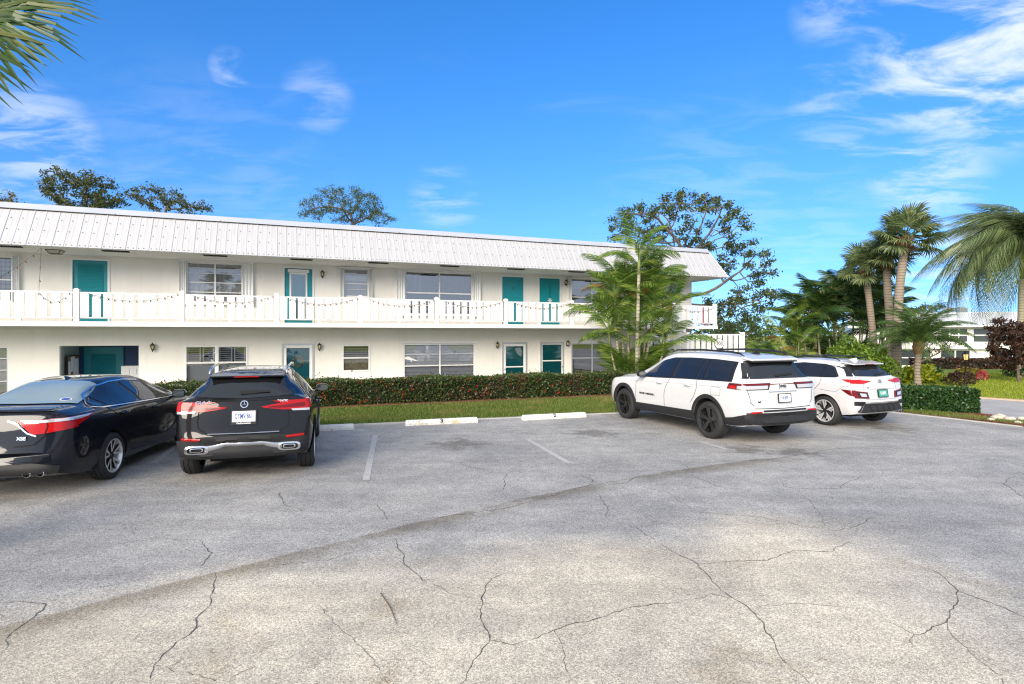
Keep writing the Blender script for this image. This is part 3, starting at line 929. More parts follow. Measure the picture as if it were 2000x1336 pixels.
# dark vents let into the soffit behind the eave
for s in (-16.55, -13.85, -11.1, -8.45, -5.85, -3.2, -.5, 2.2, 4.9, 7.5):
    w = MB(); w.box(s - .34, s + .34, -1.74, -1.56, SOFF - .03, SOFF - .001); w.box(s - .36, s + .36, -1.76, -1.74, SOFF - .034, SOFF - .001); w.build('soffit_vent', M['dark'], bld)

# ---- lanterns on the wall
def lantern_mesh():
    mb = MB()
    mb.box(-.035, .035, -.012, 0, -.10, .06)
    mb.tube([(0, -.01, -.02), (0, -.06, -.09), (0, -.10, -.06)], .009, 6)
    mb.lathe([(.012, -.15), (.02, -.13), (.012, -.11), (.045, -.065), (.05, -.055)], 6, at=(0, -.10, 0))
    for k in range(6):
        t = 2 * math.pi * k / 6; c, s_ = math.cos(t), math.sin(t)
        mb.bar((.045 * c, -.10 + .045 * s_, -.06), (.068 * c, -.10 + .068 * s_, .075), .01, .01)
    mb.lathe([(.085, .07), (.08, .085), (.045, .115), (.02, .14), (.012, .15), (.014, .16), (.001, .185)], 6, at=(0, -.10, 0))
    return mb.mesh('wall_lantern')
lm = lantern_mesh(); lm.materials.append(M['black_metal'])
gm = MB(); gm.lathe([(.001, -.058), (.04, -.058), (.062, .07), (.001, .07)], 6, at=(0, -.10, 0)); gm = gm.mesh('lantern_glass'); gm.materials.append(M['lamp_glass'])
for (s, z) in ((-7.67, 4.32), (2.53, 4.34), (-13.16, 1.63), (-7.78, 1.60), (-.69, 1.62), (2.61, 1.66), (-20.1, 1.62)):
    o = set_mesh_copy(lm, 'wall_lantern', bld, (s, -.002, z))
    set_mesh_copy(gm, 'lantern_glass', o, (0, 0, 0))
# flush lamp under the soffit
mb = MB(); mb.box(-.20, .20, -.20, .20, -.012, 0)
for a_, b_ in (((-.19, -.19), (-.12, -.12)), ((.19, -.19), (.12, -.12)), ((.19, .19), (.12, .12)), ((-.19, .19), (-.12, .12))):
    mb.bar((*a_, -.012), (*b_, -.11), .014, .014)
mb.box(-.128, .128, -.128, .128, -.118, -.106)
o = mb.build('ceiling_lamp', M['black_metal'], bld, loc=(-15.55, -1.15, SOFF - .002))
mb = MB(); mb.add([(-.17,-.17,-.014),(.17,-.17,-.014),(.17,.17,-.014),(-.17,.17,-.014),(-.11,-.11,-.105),(.11,-.11,-.105),(.11,.11,-.105),(-.11,.11,-.105)], [(0,4,5,1),(1,5,6,2),(2,6,7,3),(3,7,4,0)])
mb.build('lamp_glass', mat('lamp_glass_white', (.6, .56, .5), .25), o)

# ---- windows
def frame_mb(a, b_, c, d, wd=.05, dep=(.02, .08), cols=1, bars=(), cw=.05):
    mb = MB()
    y0, y1 = dep
    mb.box(a, b_, y0, y1, c, c + wd); mb.box(a, b_, y0, y1, d - wd, d)
    mb.box(a, a + wd, y0, y1, c + wd, d - wd); mb.box(b_ - wd, b_, y0, y1, c + wd, d - wd)
    for k in range(1, cols):
        x_ = a + (b_ - a) * k / cols
        mb.box(x_ - cw / 2, x_ + cw / 2, y0, y1, c + wd, d - wd)
    for (z_, t) in bars:
        mb.box(a + wd, b_ - wd, y0 + .004, y1 - .004, z_ - t / 2, z_ + t / 2)
    return mb

def blinds(a, b_, c, d, pitch, y, tilt, mat_, parent, name='blind'):
    mb = MB(); n = int((d - c) / pitch)
    dy, dz = pitch * .5 * math.cos(tilt), pitch * .5 * math.sin(tilt)
    for k in range(n):
        z_ = c + (k + .5) * pitch
        mb.add([(a, y - dy, z_ - dz), (b_, y - dy, z_ - dz), (b_, y + dy, z_ + dz), (a, y + dy, z_ + dz)], [(0, 1, 2, 3)])
    o = mb.build(name, mat_, parent)
    tag(o, kind='stuff') if n > 300 else None
    return o

def window(o4, cols=2, bars=(), panes=None, glass='pane', fm='white_paint', wd=.05, label=None, dep=(.02, .08), cw=.05):
    a, b_, c, d = o4
    fr = frame_mb(a + .002, b_ - .002, c + .002, d - .002, wd, dep, cols, bars, cw).build('window', M[fm], bld)
    if label: fr['label'] = label
    zc = sorted([c + wd, d - wd] + [z for z, t in bars])
    for k in range(cols):
        x0 = a + (b_ - a) * k / cols + (wd if k == 0 else cw / 2); x1 = a + (b_ - a) * (k + 1) / cols - (wd if k == cols - 1 else cw / 2)
        for j in range(len(zc) - 1):
            mb = MB(); yy = dep[0] + .022 + (.012 if j % 2 else 0)
            mb.quad((x0, yy, zc[j]), (x1, yy, zc[j]), (x1, yy + .002, zc[j+1]), (x0, yy + .002, zc[j+1]))
            mb.build('pane', M[glass], fr)
    return fr

def backing(parent, a, b_, c, d, m, y=.13, name='curtain', folds=0):
    mb = MB()
    if folds:
        n = folds * 6
        for i in range(n):
            x0 = a + (b_ - a) * i / n; x1 = a + (b_ - a) * (i + 1) / n
            f = lambda q: y + .018 * math.sin(q * folds * 2 * math.pi / (b_ - a))
            mb.quad((x0, f(x0), c), (x1, f(x1), c), (x1, f(x1), d), (x0, f(x0), d))
    else:
        mb.quad((a, y, c), (b_, y, c), (b_, y, d), (a, y, d))
    return mb.build(name, M[m] if isinstance(m, str) else m, parent, smooth=bool(folds))

def accordion(s, z0, z1, wd, parent=None):
    """folded storm shutter beside a window"""
    mb = MB(); n = 3
    for k in range(n):
        x0 = s + wd * k / n; x1 = s + wd * (k + .5) / n; x2 = s + wd * (k + 1) / n
        mb.quad((x0, -.10, z0), (x1, -.06, z0), (x1, -.06, z1), (x0, -.10, z1)); mb.quad((x1, -.06, z0), (x2, -.10, z0), (x2, -.10, z1), (x1, -.06, z1))
    mb.box(s - .012, s - .001, -.12, -.002, z0, z1); mb.box(s + wd + .001, s + wd + .012, -.12, -.002, z0, z1)
    return mb.build('storm_shutter', M['shutter_metal'], bld)
def track(a, b_, z0, z1):
    for za, zb in ((z1, z1 + .05), (z0 - .05, z0)):
        mb = MB(); mb.box(a, b_, -.13, -.003, za, zb); mb.build('shutter_track', M['white_paint'], bld)

def plaid():
    m, nt, b = mat_new('plaid')
    tc = nt.nodes.new('ShaderNodeTexCoord'); sp = nt.nodes.new('ShaderNodeSeparateXYZ'); nt.links.new(tc.outputs['Object'], sp.inputs[0])
    fx = sstep(nt, nd(nt, 'SINE', nd(nt, 'MULTIPLY', sp.outputs['X'], 55)), .2, .6); fz = sstep(nt, nd(nt, 'SINE', nd(nt, 'MULTIPLY', sp.outputs['Z'], 45)), .2, .6)
    c = mixc(nt, nd(nt, 'MULTIPLY', nd(nt, 'ADD', fx, fz), .5), (.34, .31, .25), (.09, .08, .06))
    nt.links.new(c, b.inputs['Base Color']); b.inputs['Roughness'].default_value = .9
    return m
# upper floor
f_ = window(UP_OPEN[0], 1, [(3.8, .03)], label='plaid curtained upper window at the far left'); backing(f_, -17.9, -17.0, 3.1, 4.55, plaid())
accordion(-16.96, 3.1, 4.55, .14)
o4 = UP_OPEN[2]
f_ = window(o4, 2, [(3.90, .03), (4.22, .018), (3.56, .03), (4.40, .014)], wd=.04); backing(f_, o4[0], o4[1], 3.2, 4.6, 'curtain', .11, folds=10)
blinds(o4[0] + .05, o4[1] - .05, 3.9, 4.58, .09, .1, R(62), M['blind_grey'], f_)
accordion(-12.36, 3.16, 4.62, .19); accordion(-10.37, 3.16, 4.62, .32); track(-12.40, -10.02, 3.16, 4.62)
o4 = UP_OPEN[4]
f_ = window(o4, 1, [(4.02, .04), (4.40, .012), (3.80, .012)], wd=.04, glass='pane'); backing(f_, o4[0], o4[1], 4.14, 4.33, 'paper_white', .10); backing(f_, o4[0], o4[1], 3.5, 4.6, 'blind_grey', .12)
accordion(-7.02, 3.5, 4.6, .11); accordion(-5.95, 3.5, 4.6, .1); track(-7.05, -5.82, 3.5, 4.6)
o4 = UP_OPEN[5]
f_ = window(o4, 2, [(3.74, .05), (3.24, .03)], wd=.05, glass='pane_dark'); backing(f_, o4[0], o4[1], 2.9, 4.6, 'curtain_dark', .14)
mb = MB(); [mb.box(-4.15 + k * .03, -4.13 + k * .03, .1, .13, 3.75, 4.55) for k in (0, 6, 8)]; mb.build('blind_cord', M['blind'], f_)
backing(f_, -4.5, -1.8, 3.02, 3.16, 'blind', .12, 'sill_cloth')
accordion(-4.88, 2.86, 4.62, .29); accordion(-1.72, 2.86, 4.62, .27); track(-4.92, -1.4, 2.86, 4.62)
o4 = UP_OPEN[8]
f_ = window(o4, 2, [(3.74, .04)], wd=.05, glass='pane_dark'); backing(f_, o4[0], o4[1], 2.95, 4.6, 'curtain_dark', .14)
blinds(o4[0] + .05, o4[1] - .05, 4.1, 4.55, .06, .1, R(50), M['blind_grey'], f_)
accordion(2.66, 2.95, 4.6, .12); accordion(4.97, 2.95, 4.6, .12)
# ground floor
o4 = LO_OPEN[0]
f_ = window(o4, 2, [(.6, .03), (.95, .03), (1.32, .03)], fm='aluminium', wd=.04); backing(f_, o4[0], o4[1], .1, 1.7, 'curtain', .11)
o4 = LO_OPEN[2]
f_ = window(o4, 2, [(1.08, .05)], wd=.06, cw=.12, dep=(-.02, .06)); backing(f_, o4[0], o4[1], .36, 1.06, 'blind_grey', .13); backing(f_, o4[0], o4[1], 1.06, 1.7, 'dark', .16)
for k in (0, 1):
    xa = o4[0] + .07 + k * 1.0; xb = xa + .42; xc = xb + .06; xd = xa + .84
    for (p, q) in ((xa, xb), (xc, xd)):
        fr2 = MB(); [fr2.box(*t) for t in ((p, p + .035, .09, .115, 1.1, 1.64), (q - .035, q, .09, .115, 1.1, 1.64), (p + .035, q - .035, .09, .115, 1.6, 1.64), (p + .035, q - .035, .09, .115, 1.1, 1.14))]
        fr2.build('plantation_shutter', M['shutter_white'], f_)
        blinds(p + .035, q - .035, 1.14, 1.6, .075, .1, R(18), M['shutter_white'], f_, 'louvre')
mb = MB(); mb.box(-12.28, -10.16, -.06, -.002, .30, .358); mb.build('sill', M['white_paint'], bld)
o4 = LO_OPEN[4]
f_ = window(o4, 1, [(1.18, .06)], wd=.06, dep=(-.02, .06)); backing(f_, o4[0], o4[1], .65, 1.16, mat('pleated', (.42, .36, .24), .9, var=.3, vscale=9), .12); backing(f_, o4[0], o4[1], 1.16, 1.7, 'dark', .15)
blinds(o4[0] + .07, o4[1] - .07, 1.22, 1.63, .085, .1, R(25), M['shutter_white'], f_)
o4 = LO_OPEN[5]
f_ = window(o4, 2, [(.82, .04), (1.28, .016)], wd=.04, glass='pane_milky', fm='white_paint'); 
blinds(o4[0] + .05, o4[1] - .05, .05, .80, .13, .1, R(72), M['blind_grey'], f_); blinds(o4[0] + .05, o4[1] - .05, .84, 1.66, .13, .1, R(72), M['blind'], f_)
backing(f_, o4[0], o4[1], .02, 1.7, 'blind_grey', .155)
mb = MB(); mb.box(-4.74, -1.52, -.06, -.002, 1.72, 1.79); mb.build('shutter_track', M['white_paint'], bld)
# pale heron cut-out in the pane
mb = MB(); mb.prism([(-4.55, 1.16), (-4.48, 1.2), (-4.38, 1.19), (-4.3, 1.14), (-4.12, 1.06), (-4.0, 1.0), (-4.14, 1.02), (-4.26, 1.05), (-4.3, .98), (-4.33, 1.05), (-4.45, 1.07), (-4.55, 1.1)], .03, .034); mb.build('window_decoration', M['paper_white'], f_)
o4 = LO_OPEN[8]
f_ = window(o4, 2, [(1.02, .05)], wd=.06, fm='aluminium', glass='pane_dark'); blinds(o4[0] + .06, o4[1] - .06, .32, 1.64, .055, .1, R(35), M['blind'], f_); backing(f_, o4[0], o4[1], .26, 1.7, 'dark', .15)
mb = MB(); mb.box(2.75, 5.03, -.05, -.002, .20, .258); mb.build('sill', M['white_paint'], bld)
mb = MB(); mb.box(2.75, 5.03, -.05, -.002, 1.702, 1.77); mb.build('lintel', M['white_paint'], bld)

# ---- doors
def door_frame(o4, wd=.06, m='white_paint'):
    a, b_, c, d = o4
    mb = MB(); mb.box(a - .05, a + .012, -.025, .1, c, d + .05); mb.box(b_ - .012, b_ + .05, -.025, .1, c, d + .05); mb.box(a + .012, b_ - .012, -.025, .1, d - .012, d + .05)
    return mb.build('door_frame', M[m], bld)
def knob(parent, x, z, y=.0):
    mb = MB(); mb.lathe([(.001, -.07), (.026, -.068), (.03, -.05), (.012, -.035), (.012, -.01), (.03, -.005), (.03, 0)], 10, 'y', at=(x, y, z)); mb.build('door_knob', M['aluminium'], parent, smooth=True)
def leaf_door(o4, y=.03, m='teal', thick=.045):
    a, b_, c, d = o4
    mb = MB(); mb.box(a + .014, b_ - .014, y, y + thick, c + .01, d - .014)
    return mb.build('door', M[m], bld, bevel=.004)
def louver_panel(parent, a, b_, c, d, y):
    mb = MB(); mb.box(a, b_, y - .012, y - .001, c, d); n = int((d - c) / .045)
    mb.build('louvre_panel', M['teal_dark'], parent)
    mb = MB()
    for k in range(n):
        z_ = c + (k + .5) * (d - c) / n
        mb.add([(a + .01, y - .014, z_ + .018), (b_ - .01, y - .014, z_ + .018), (b_ - .01, y - .03, z_ - .018), (a + .01, y - .03, z_ - .018), (a + .01, y - .014, z_ - .019), (b_ - .01, y - .014, z_ - .019)], [(0, 3, 2, 1), (3, 4, 5, 2)])
    mb.build('louvre', M['teal'], parent)
def glazed(parent, a, b_, c, d, y, m='pane', wd=.045, bar=None, fm='white_paint'):
    mb = frame_mb(a, b_, c, d, wd, (y - .03, y), 1, [(bar, .05)] if bar else [])
    fr = mb.build('storm_door', M[fm], parent)
    mb = MB(); mb.quad((a + wd, y - .014, c + wd), (b_ - wd, y - .014, c + wd), (b_ - wd, y - .014, d - wd), (a + wd, y - .014, d - wd)); mb.build('pane', M[m], parent)
    return fr
o4 = UP_OPEN[1]; door_frame(o4); d_ = leaf_door(o4); d_['label'] = 'teal louvred door near the left end of the balcony'; louver_panel(d_, o4[0] + .14, o4[1] - .14, 2.7, 4.40, .03); knob(d_, o4[0] + .08, 3.45, .03)
o4 = UP_OPEN[3]; door_frame(o4); d_ = leaf_door(o4, .03); d_['label'] = 'teal upper door with a narrow mirrored glass panel'
glazed(d_, o4[0] + .18, o4[1] - .19, 2.60, 4.36, .028, 'mirror_pane' if 'mirror_pane' in M else 'pane', .06)
mb = MB(); mb.box(o4[0] + .12, o4[1] - .13, -.05, .025, 4.365, 4.48); mb.build('blind_box', M['white_paint'], d_)
o4 = UP_OPEN[6]; door_frame(o4); d_ = leaf_door(o4, .02); text_mesh('door_number', '7', .13, M['dark'], d_, (.04, .018, 4.02), (R(90), 0, 0)); knob(d_, .46, 3.45, .02)
o4 = UP_OPEN[7]; door_frame(o4); d_ = leaf_door(o4, .02); knob(d_, 2.18, 3.45, .02)
o4 = UP_OPEN[9]; door_frame(o4); d_ = leaf_door(o4, .05, 'white_paint'); glazed(d_, o4[0] + .06, o4[1] - .06, 2.55, 4.42, .045, 'pane_dark', .05)
backing(d_, o4[0] + .1, o4[1] - .1, 2.6, 4.4, 'curtain_dark', .042, 'curtain')
def storm(o4, bar, num=None, wreath=False):
    door_frame(o4, m='aluminium'); d_ = leaf_door(o4, .06)
    glazed(d_, o4[0] + .014, o4[1] - .014, o4[2] + .01, o4[3] - .014, .02, 'pane', .10, bar)
    knob(d_, o4[0] + .06, .62, -.01)
    if num: text_mesh('door_number', num, .09, M['dark'], d_, (o4[0] + .06, -.014, 1.6), (R(90), 0, 0))
    return d_
d_ = storm(LO_OPEN[3], None, '3'); d_['label'] = 'ground floor glass storm door numbered 3'
d_ = storm(LO_OPEN[6], .70, None)
mb = MB(); mb.prism([(.15, 1.5), (.42, 1.52), (.5, 1.3), (.44, 1.12), (.3, 1.2), (.2, 1.35)], .045, .047); mb.build('paper_notice', M['paper'], d_)
o4 = LO_OPEN[7]; door_frame(o4, m='aluminium'); d_ = leaf_door(o4, .05); glazed(d_, o4[0] + .014, o4[1] - .014, o4[2] + .01, o4[3] - .014, .02, 'pane', .045, .93); knob(d_, o4[1] - .06, .68, -.01)

# ---- the recessed entry on the ground floor
a, b_, c, d = LO_OPEN[1]
mb = MB(); mb.quad((a, .16, c), (a, 1.95, c), (a, 1.95, d), (a, .16, d)); mb.quad((a, .16, d), (b_, .16, d), (b_, 1.95, d), (a, 1.95, d)); mb.quad((a, .0, c + .005), (b_, .0, c + .005), (b_, 1.95, c + .005), (a, 1.95, c + .005))
mb.build('entry_wall', M['grey_wall'], bld)
mb = MB(); mb.quad((b_, .16, c), (b_, .16, d), (b_, 1.95, d), (b_, 1.95, c)); mb.quad((a, 1.949, c), (b_, 1.949, c), (b_, 1.949, d), (a, 1.949, d)); mb.build('entry_wall', M['navy'], bld)
mb = MB(); mb.box(-15.62, -14.42, 1.86, 1.94, c + .01, 1.62); d_ = mb.build('door', M['teal'], bld); d_['label'] = 'teal louvred door inside the recessed entry'
louver_panel(d_, -15.40, -14.66, 0, 1.38, 1.86)
# service cabinet in the entry
mb = MB(); mb.box(-14.35, -13.62, 1.2, 1.75, c + .01, .96); o = mb.build('cabinet', M['paper_white'], bld, bevel=.01)
mb = MB(); [mb.box(-14.27 + k * .22, -14.10 + k * .22, 1.185, 1.199, .68, .86) for k in range(3)]; mb.build('cabinet_door', M['shutter_metal'], o)

# string of the building number is on the stair landing: built with the stair
# ---------------------------------------------------------------- things on the building
bb = empty('bulletin_board', bw(-15.70, -.95, .95), TH + R(90))
tag(bb, 'cork bulletin board full of papers in the recessed entry', 'bulletin board')
mb = MB(); mb.box(-.58, .58, -.03, 0, -.55, .42); mb.build('frame', M['black_metal'], bb, loc=(0, -.001, 0))
mb = MB(); mb.quad((-.55, -.034, -.52), (.55, -.034, -.52), (.55, -.034, .39), (-.55, -.034, .39)); mb.build('cork', M['cork'], bb)
pr = random.Random(4)
for (x_, z_, w_, h_, k) in ((-.42, .0, .2, .45, 0), (-.2, .12, .19, .5, 0), (.0, .14, .17, .48, 0), (.2, .1, .19, .4, 1), (.4, .15, .18, .3, 0), (.1, -.2, .26, .22, 0), (.38, -.2, .22, .4, 1), (-.42, -.38, .1, .14, 1)):
    mb = MB(); mb.box(-w_/2, w_/2, -.004, 0, -h_/2, h_/2); o = mb.build('paper_sheet', M['paper_white' if k else 'paper'], bb, loc=(x_, -.037 - pr.uniform(0, .004), z_), rot=(0, pr.uniform(-.06, .06), 0))
nt_ = empty('paper_notice', bw(-13.72, -1.94, 1.12), TH)
mb = MB(); mb.box(-.11, .11, -.008, 0, -.2, .2); mb.build('sheet', M['paper_white'], nt_)
mb = MB(); mb.box(-.07, .07, -.010, -.0085, -.13, -.08); [mb.box(-.08, .08, -.010, -.0085, .0 + k * .035, .012 + k * .035) for k in range(4)]; mb.build('print', M['dark'], nt_)
tag(nt_, 'white paper notice pinned to the blue entry wall', 'notice')

# wreath on door 3, snowflake on the upper door
wr = empty('door_wreath', bw(-8.53, -.044, 1.08), TH)
mb = MB(); r_ = random.Random(2)
for k in range(120):
    t = r_.uniform(0, 2 * math.pi); q = .17 + r_.uniform(-.05, .05); x_, z_ = q * math.cos(t), q * math.sin(t); a_ = r_.uniform(0, 6.28); L_ = .045
    dx, dz = L_ * math.cos(a_), L_ * math.sin(a_)
    y_ = r_.uniform(-.035, -.002)
    mb.add([(x_ - dx, y_, z_ - dz), (x_ + dz * .35, y_ - .01, z_ - dx * .35), (x_ + dx, y_, z_ + dz), (x_ - dz * .35, y_ + .006, z_ + dx * .35)], [(0, 1, 2, 3)])
mb.build('leaves', mat_leaf('wreath', (.30, .30, .22), (.5, .5, .42)), wr)
tag(wr, 'grey leafy wreath hanging on the glass door numbered 3', 'wreath')
sf = empty('snowflake_ornament', bw(1.78, -.012, 3.55), TH)
mb = MB()
for k in range(6):
    t = math.pi * k / 3; e = (.10 * math.cos(t), -.012, .10 * math.sin(t)); mb.bar((0, -.012, 0), e, .02, .016, up=(0, 1, 0))
    for s_ in (-.6, .6): mb.bar((.06 * math.cos(t), -.012, .06 * math.sin(t)), (.06 * math.cos(t) + .04 * math.cos(t + s_), -.012, .06 * math.sin(t) + .04 * math.sin(t + s_)), .014, .014, up=(0, 1, 0))
mb.build('snowflake', M['paper_white'], sf)
mb = MB()
for k in range(5): mb.lathe([(.001, -.022), (.022, 0), (.001, .022)], 8, at=(0, -.012, .17 + k * .105))
mb.tube([(0, -.012, .08), (0, -.012, .68)], .004, 5); mb.build('bead_string', M['dark'], sf)
tag(sf, 'white snowflake ornament on a dark bead string on the upper teal door', 'ornament')

# string lights
def light_string(name, runs, label, group=None):
    """runs: lists of points already in facade coordinates (s, off, z)"""
    root = empty(name, bw(*runs[0][0]), 0)
    mw, mbul = MB(), MB()
    r_ = random.Random(len(runs))
    base = Vector(root.location)
    for pts in runs:
        P_ = [Vector(bw(*p)) - base for p in pts]
        mw.tube(P_, .0048, 5)
        acc = 0
        for p, q in zip(P_[:-1], P_[1:]):
            acc += (q - p).length
            if acc > .17:
                acc = 0
                d = Vector((r_.uniform(-.5, .5), r_.uniform(-.5, .5), -1)).normalized()
                mbul.tube([q, q + d * .02, q + d * .045, q + d * .075], [.008, .011, .015, .003], 6, mi=r_.choice((0, 0, 0, 1)))
    mw.build('wire', M['wire_green'], root)
    mbul.build('bulb', [mat('bulb_dark', (.02, .022, .02), .25), mat('bulb_red', (.22, .03, .015), .25)], root)
    tag(root, label, 'string lights', group)
def sag(a, b_, drop, n=26):
    out = []
    for i in range(n + 1):
        t = i / n
        out.append(tuple(a[k] + (b_[k] - a[k]) * t - (drop * 4 * t * (1 - t) if k == 2 else 0) for k in range(3)))
    return out
runs = []
for i in range(2, len(POSTS) - 3):
    a_, b_ = POSTS[i] + .25, POSTS[i+1] - .10
    runs.append(sag((a_, 1.64, 3.36), (b_, 1.64, 3.38), .24))
light_string('string_lights', runs, 'dark string lights draped in swags along the balcony railing')
hook = (-15.72, 1.72, SOFF - .03)
runs = [sag((-18.2, 1.64, 3.05), hook, .28), [hook, (-15.74, 1.70, 4.1), (-15.78, 1.66, 3.7), (-15.80, 1.64, 3.32)], sag((-15.80, 1.64, 3.32), (-15.05, 1.64, 3.34), .28, 14)]
light_string('string_lights', runs, 'dark string lights hanging in a V from the left eave to the railing')
runs = [sag((7.25, 1.64, 3.3), (9.3, 1.64, 3.3), .18)]
light_string('string_lights', runs, 'short string of lights on the right end of the balcony')
# things kept on the balcony end
tw_ = MB()
for k in range(24):
    x0, x1 = k * .02, (k + 1) * .02
    tw_.quad((x0, .012 * math.sin(k * 1.1), 0), (x1, .012 * math.sin((k + 1) * 1.1), 0), (x1, .012 * math.sin((k + 1) * 1.1), .8), (x0, .012 * math.sin(k * 1.1), .8))
o = tw_.build('towel', mat('towel_pink', (.62, .12, .2), .9, var=.3, vscale=6)); o.location = bw(8.78, 1.35, 2.52); o.rotation_euler = (0, 0, TH)
tag(o, 'pink and red towel hanging behind the right end of the balcony rail', 'towel')

# ---------------------------------------------------------------- stair with landing at the right end
st = empty('stair', bw(6.71, 3.0, 0), TH)
tag(st, 'white railed stair and landing at the right end of the building', 'stair')
LZ = 1.06; LW = 2.96; LR = LZ + .98
mb = MB(); mb.box(-.1, LW + .1, .0, 1.2, LZ - .14, LZ); mb.build('landing', M['concrete'], st)
mb = MB()
for k in range(7): mb.box(.0, 1.25, .9 + k * .12, 1.25 + k * .12, LZ + .02 + k * .18, LZ + .06 + k * .18)
for k in range(7): mb.box(1.55, LW, 1.2 + k * .28, 1.5 + k * .28, LZ - .2 - k * .18, LZ - .16 - k * .18)
mb.build('step', M['concrete'], st)
for x_ in (0, LW):
    mb = MB(); mb.box(x_ - .07, x_ + .07, -.07, .07, -.3, LR + .10); mb.box(x_ - .078, x_ + .078, -.078, .078, LR + .1, LR + .13); mb.build('post', M['rail_white'], st, bevel=.006)
fr_ = MB(); fr_.box(.07, LW - .07, -.04, .04, LR, LR + .05); fr_ = fr_.build('railing', M['rail_white'], st)
lr_ = MB(); lr_.box(.07, LW - .07, -.03, .03, LZ + .1, LZ + .14); lr_.build('lower_rail', M['rail_white'], fr_)
sb = MB(); sb.box(-.104, .104, -.0125, .0125, LZ + .05, LR + .0); sbm = sb.mesh('board'); sbm.materials.append(M['rail_white'])
for k in range(10): set_mesh_copy(sbm, 'board', fr_, (.22 + k * .29, -.052, 0))
fr2_ = MB(); fr2_.box(-.04, .04, .07, 1.4, LR - .01, LR + .04); fr2_ = fr2_.build('railing', M['rail_white'], st)
lr_ = MB(); lr_.box(-.03, .03, .07, 1.4, LZ + .1, LZ + .14); lr_.build('lower_rail', M['rail_white'], fr2_)
for k in range(5): set_mesh_copy(sbm, 'board', fr2_, (-.03, .22 + k * .28, 0), (0, 0, R(90)))
# rail climbing with the upper flight
mb = MB(); mb.bar((0, .05, LR + .05), (0, 1.4, LR + 1.12), .09, .06); f3 = mb.build('sloping_rail', M['rail_white'], st)
mb = MB(); mb.bar((0, .05, LR - .7), (0, 1.4, LR + .35), .06, .05); mb.build('lower_rail', M['rail_white'], f3)
for k in range(5):
    y_ = .2 + k * .27; z_ = LR - .62 + y_ * .79
    mb = MB(); mb.box(-.012, .012, y_ - .1, y_ + .1, z_ - .02, z_ + .74); mb.build('board', M['rail_white'], f3)
f5 = MB(); f5.box(-1.35, -.1, .9, .95, LR - .04, LR); f5 = f5.build('railing', M['rail_white'], st)
lr_ = MB(); lr_.box(-1.35, -.1, .91, .94, LZ + .1, LZ + .14); lr_.build('lower_rail', M['rail_white'], f5)
for k in range(4): set_mesh_copy(sbm, 'board', f5, (-1.2 + k * .3, .9, -.04))

sg = empty('house_number_sign', bw(6.71 + 1.62, 3.0 + .07, 1.68), TH)
tag(sg, 'oval white sign reading 103 on the stair landing railing', 'sign')
mb = MB(); n = 32
ov = lambda rx, rz, y: [(rx * math.cos(2 * math.pi * k / n), y, rz * math.sin(2 * math.pi * k / n)) for k in range(n)]
mb.add(ov(.262, .222, 0) + ov(.262, .222, -.014), [tuple(range(n, 2 * n))] + [(k, (k + 1) % n, (k + 1) % n + n, k + n) for k in range(n)]); mb.build('rim', M['dark'], sg)
mb = MB(); mb.add(ov(.238, .198, -.0142) + ov(.238, .198, -.018), [tuple(range(n, 2 * n))] + [(k, (k + 1) % n, (k + 1) % n + n, k + n) for k in range(n)]); mb.build('plate', M['rail_white'], sg)
text_mesh('digits', '103', .235, M['dark'], sg, (0, -.019, .0), (R(90), 0, 0), .002, 1.0, bold=.004)

# ---------------------------------------------------------------- cars
def paint(name, col, metal=0.0, flake=0.0, rough=.35):
    m, nt, b = mat_new(name)
    b.inputs['Base Color'].default_value = (*col, 1); b.inputs['Metallic'].default_value = metal
    b.inputs['Roughness'].default_value = rough; b.inputs['Coat Weight'].default_value = 1.0; b.inputs['Coat Roughness'].default_value = .02; b.inputs['Specular IOR Level'].default_value = .08; b.inputs['Coat IOR'].default_value = 1.42
    tc = nt.nodes.new('ShaderNodeTexCoord')
    n = noise(nt, tc.outputs['Object'], 1.8, 3, .5)
    bp = nt.nodes.new('ShaderNodeBump'); bp.inputs['Strength'].default_value = .04; bp.inputs['Distance'].default_value = .05
    nt.links.new(n, bp.inputs['Height']); nt.links.new(bp.outputs[0], b.inputs['Coat Normal'])
    # a film of dust and dried rain
    dust = sstep(nt, noise(nt, tc.outputs['Object'], 14, 6, .7), .55, .8)
    c = mixc(nt, nd(nt, 'MULTIPLY', dust, .10 if col[0] > .1 else .018), col, (.35, .33, .30))
    nt.links.new(c, b.inputs['Base Color'])
    return m
M['paint_black'] = paint('paint_black', (.006, .006, .008))
M['paint_bluish'] = paint('paint_bluish', (.005, .007, .013), .2)
M['paint_white'] = paint('paint_white', (.56, .56, .565))
M['car_glass'] = mat('car_glass', (.010, .011, .012), .02, spec=.75)
M['car_glass_clear'] = mat('car_glass_clear', (.05, .065, .07), .02, spec=1.0, coat=1.0, coatr=.0)
M['trim_black'] = mat('trim_black', (.012, .012, .013), .35, spec=.5)
M['cladding'] = mat('cladding', (.020, .0205, .022), .6, spec=.3, var=.1, vscale=9)
M['car_glass_sky'] = mat('car_glass_sky', (.22, .28, .265), .04, metal=.0, spec=1.0, coat=1.0, coatr=.0, var=.12, vscale=1.5)  # pale sky reflection mixed into the base colour
M['tyre'] = mat('tyre', (.018, .018, .019), .75, bump=.2, bscale=90, var=.2, vscale=5)
M['well'] = mat('well', (.006, .006, .006), .95)
M['chrome'] = mat('chrome', (.75, .75, .76), .12, metal=1.0)
M['silver'] = mat('silver', (.5, .5, .51), .25, metal=1.0)
M['rim_black'] = mat('rim_black', (.012, .012, .013), .18, spec=.6, coat=.6)
M['rim_dark'] = mat('rim_dark', (.03, .03, .032), .3, metal=.5)
M['rim_silver'] = mat('rim_silver', (.70, .70, .71), .25, metal=.45)
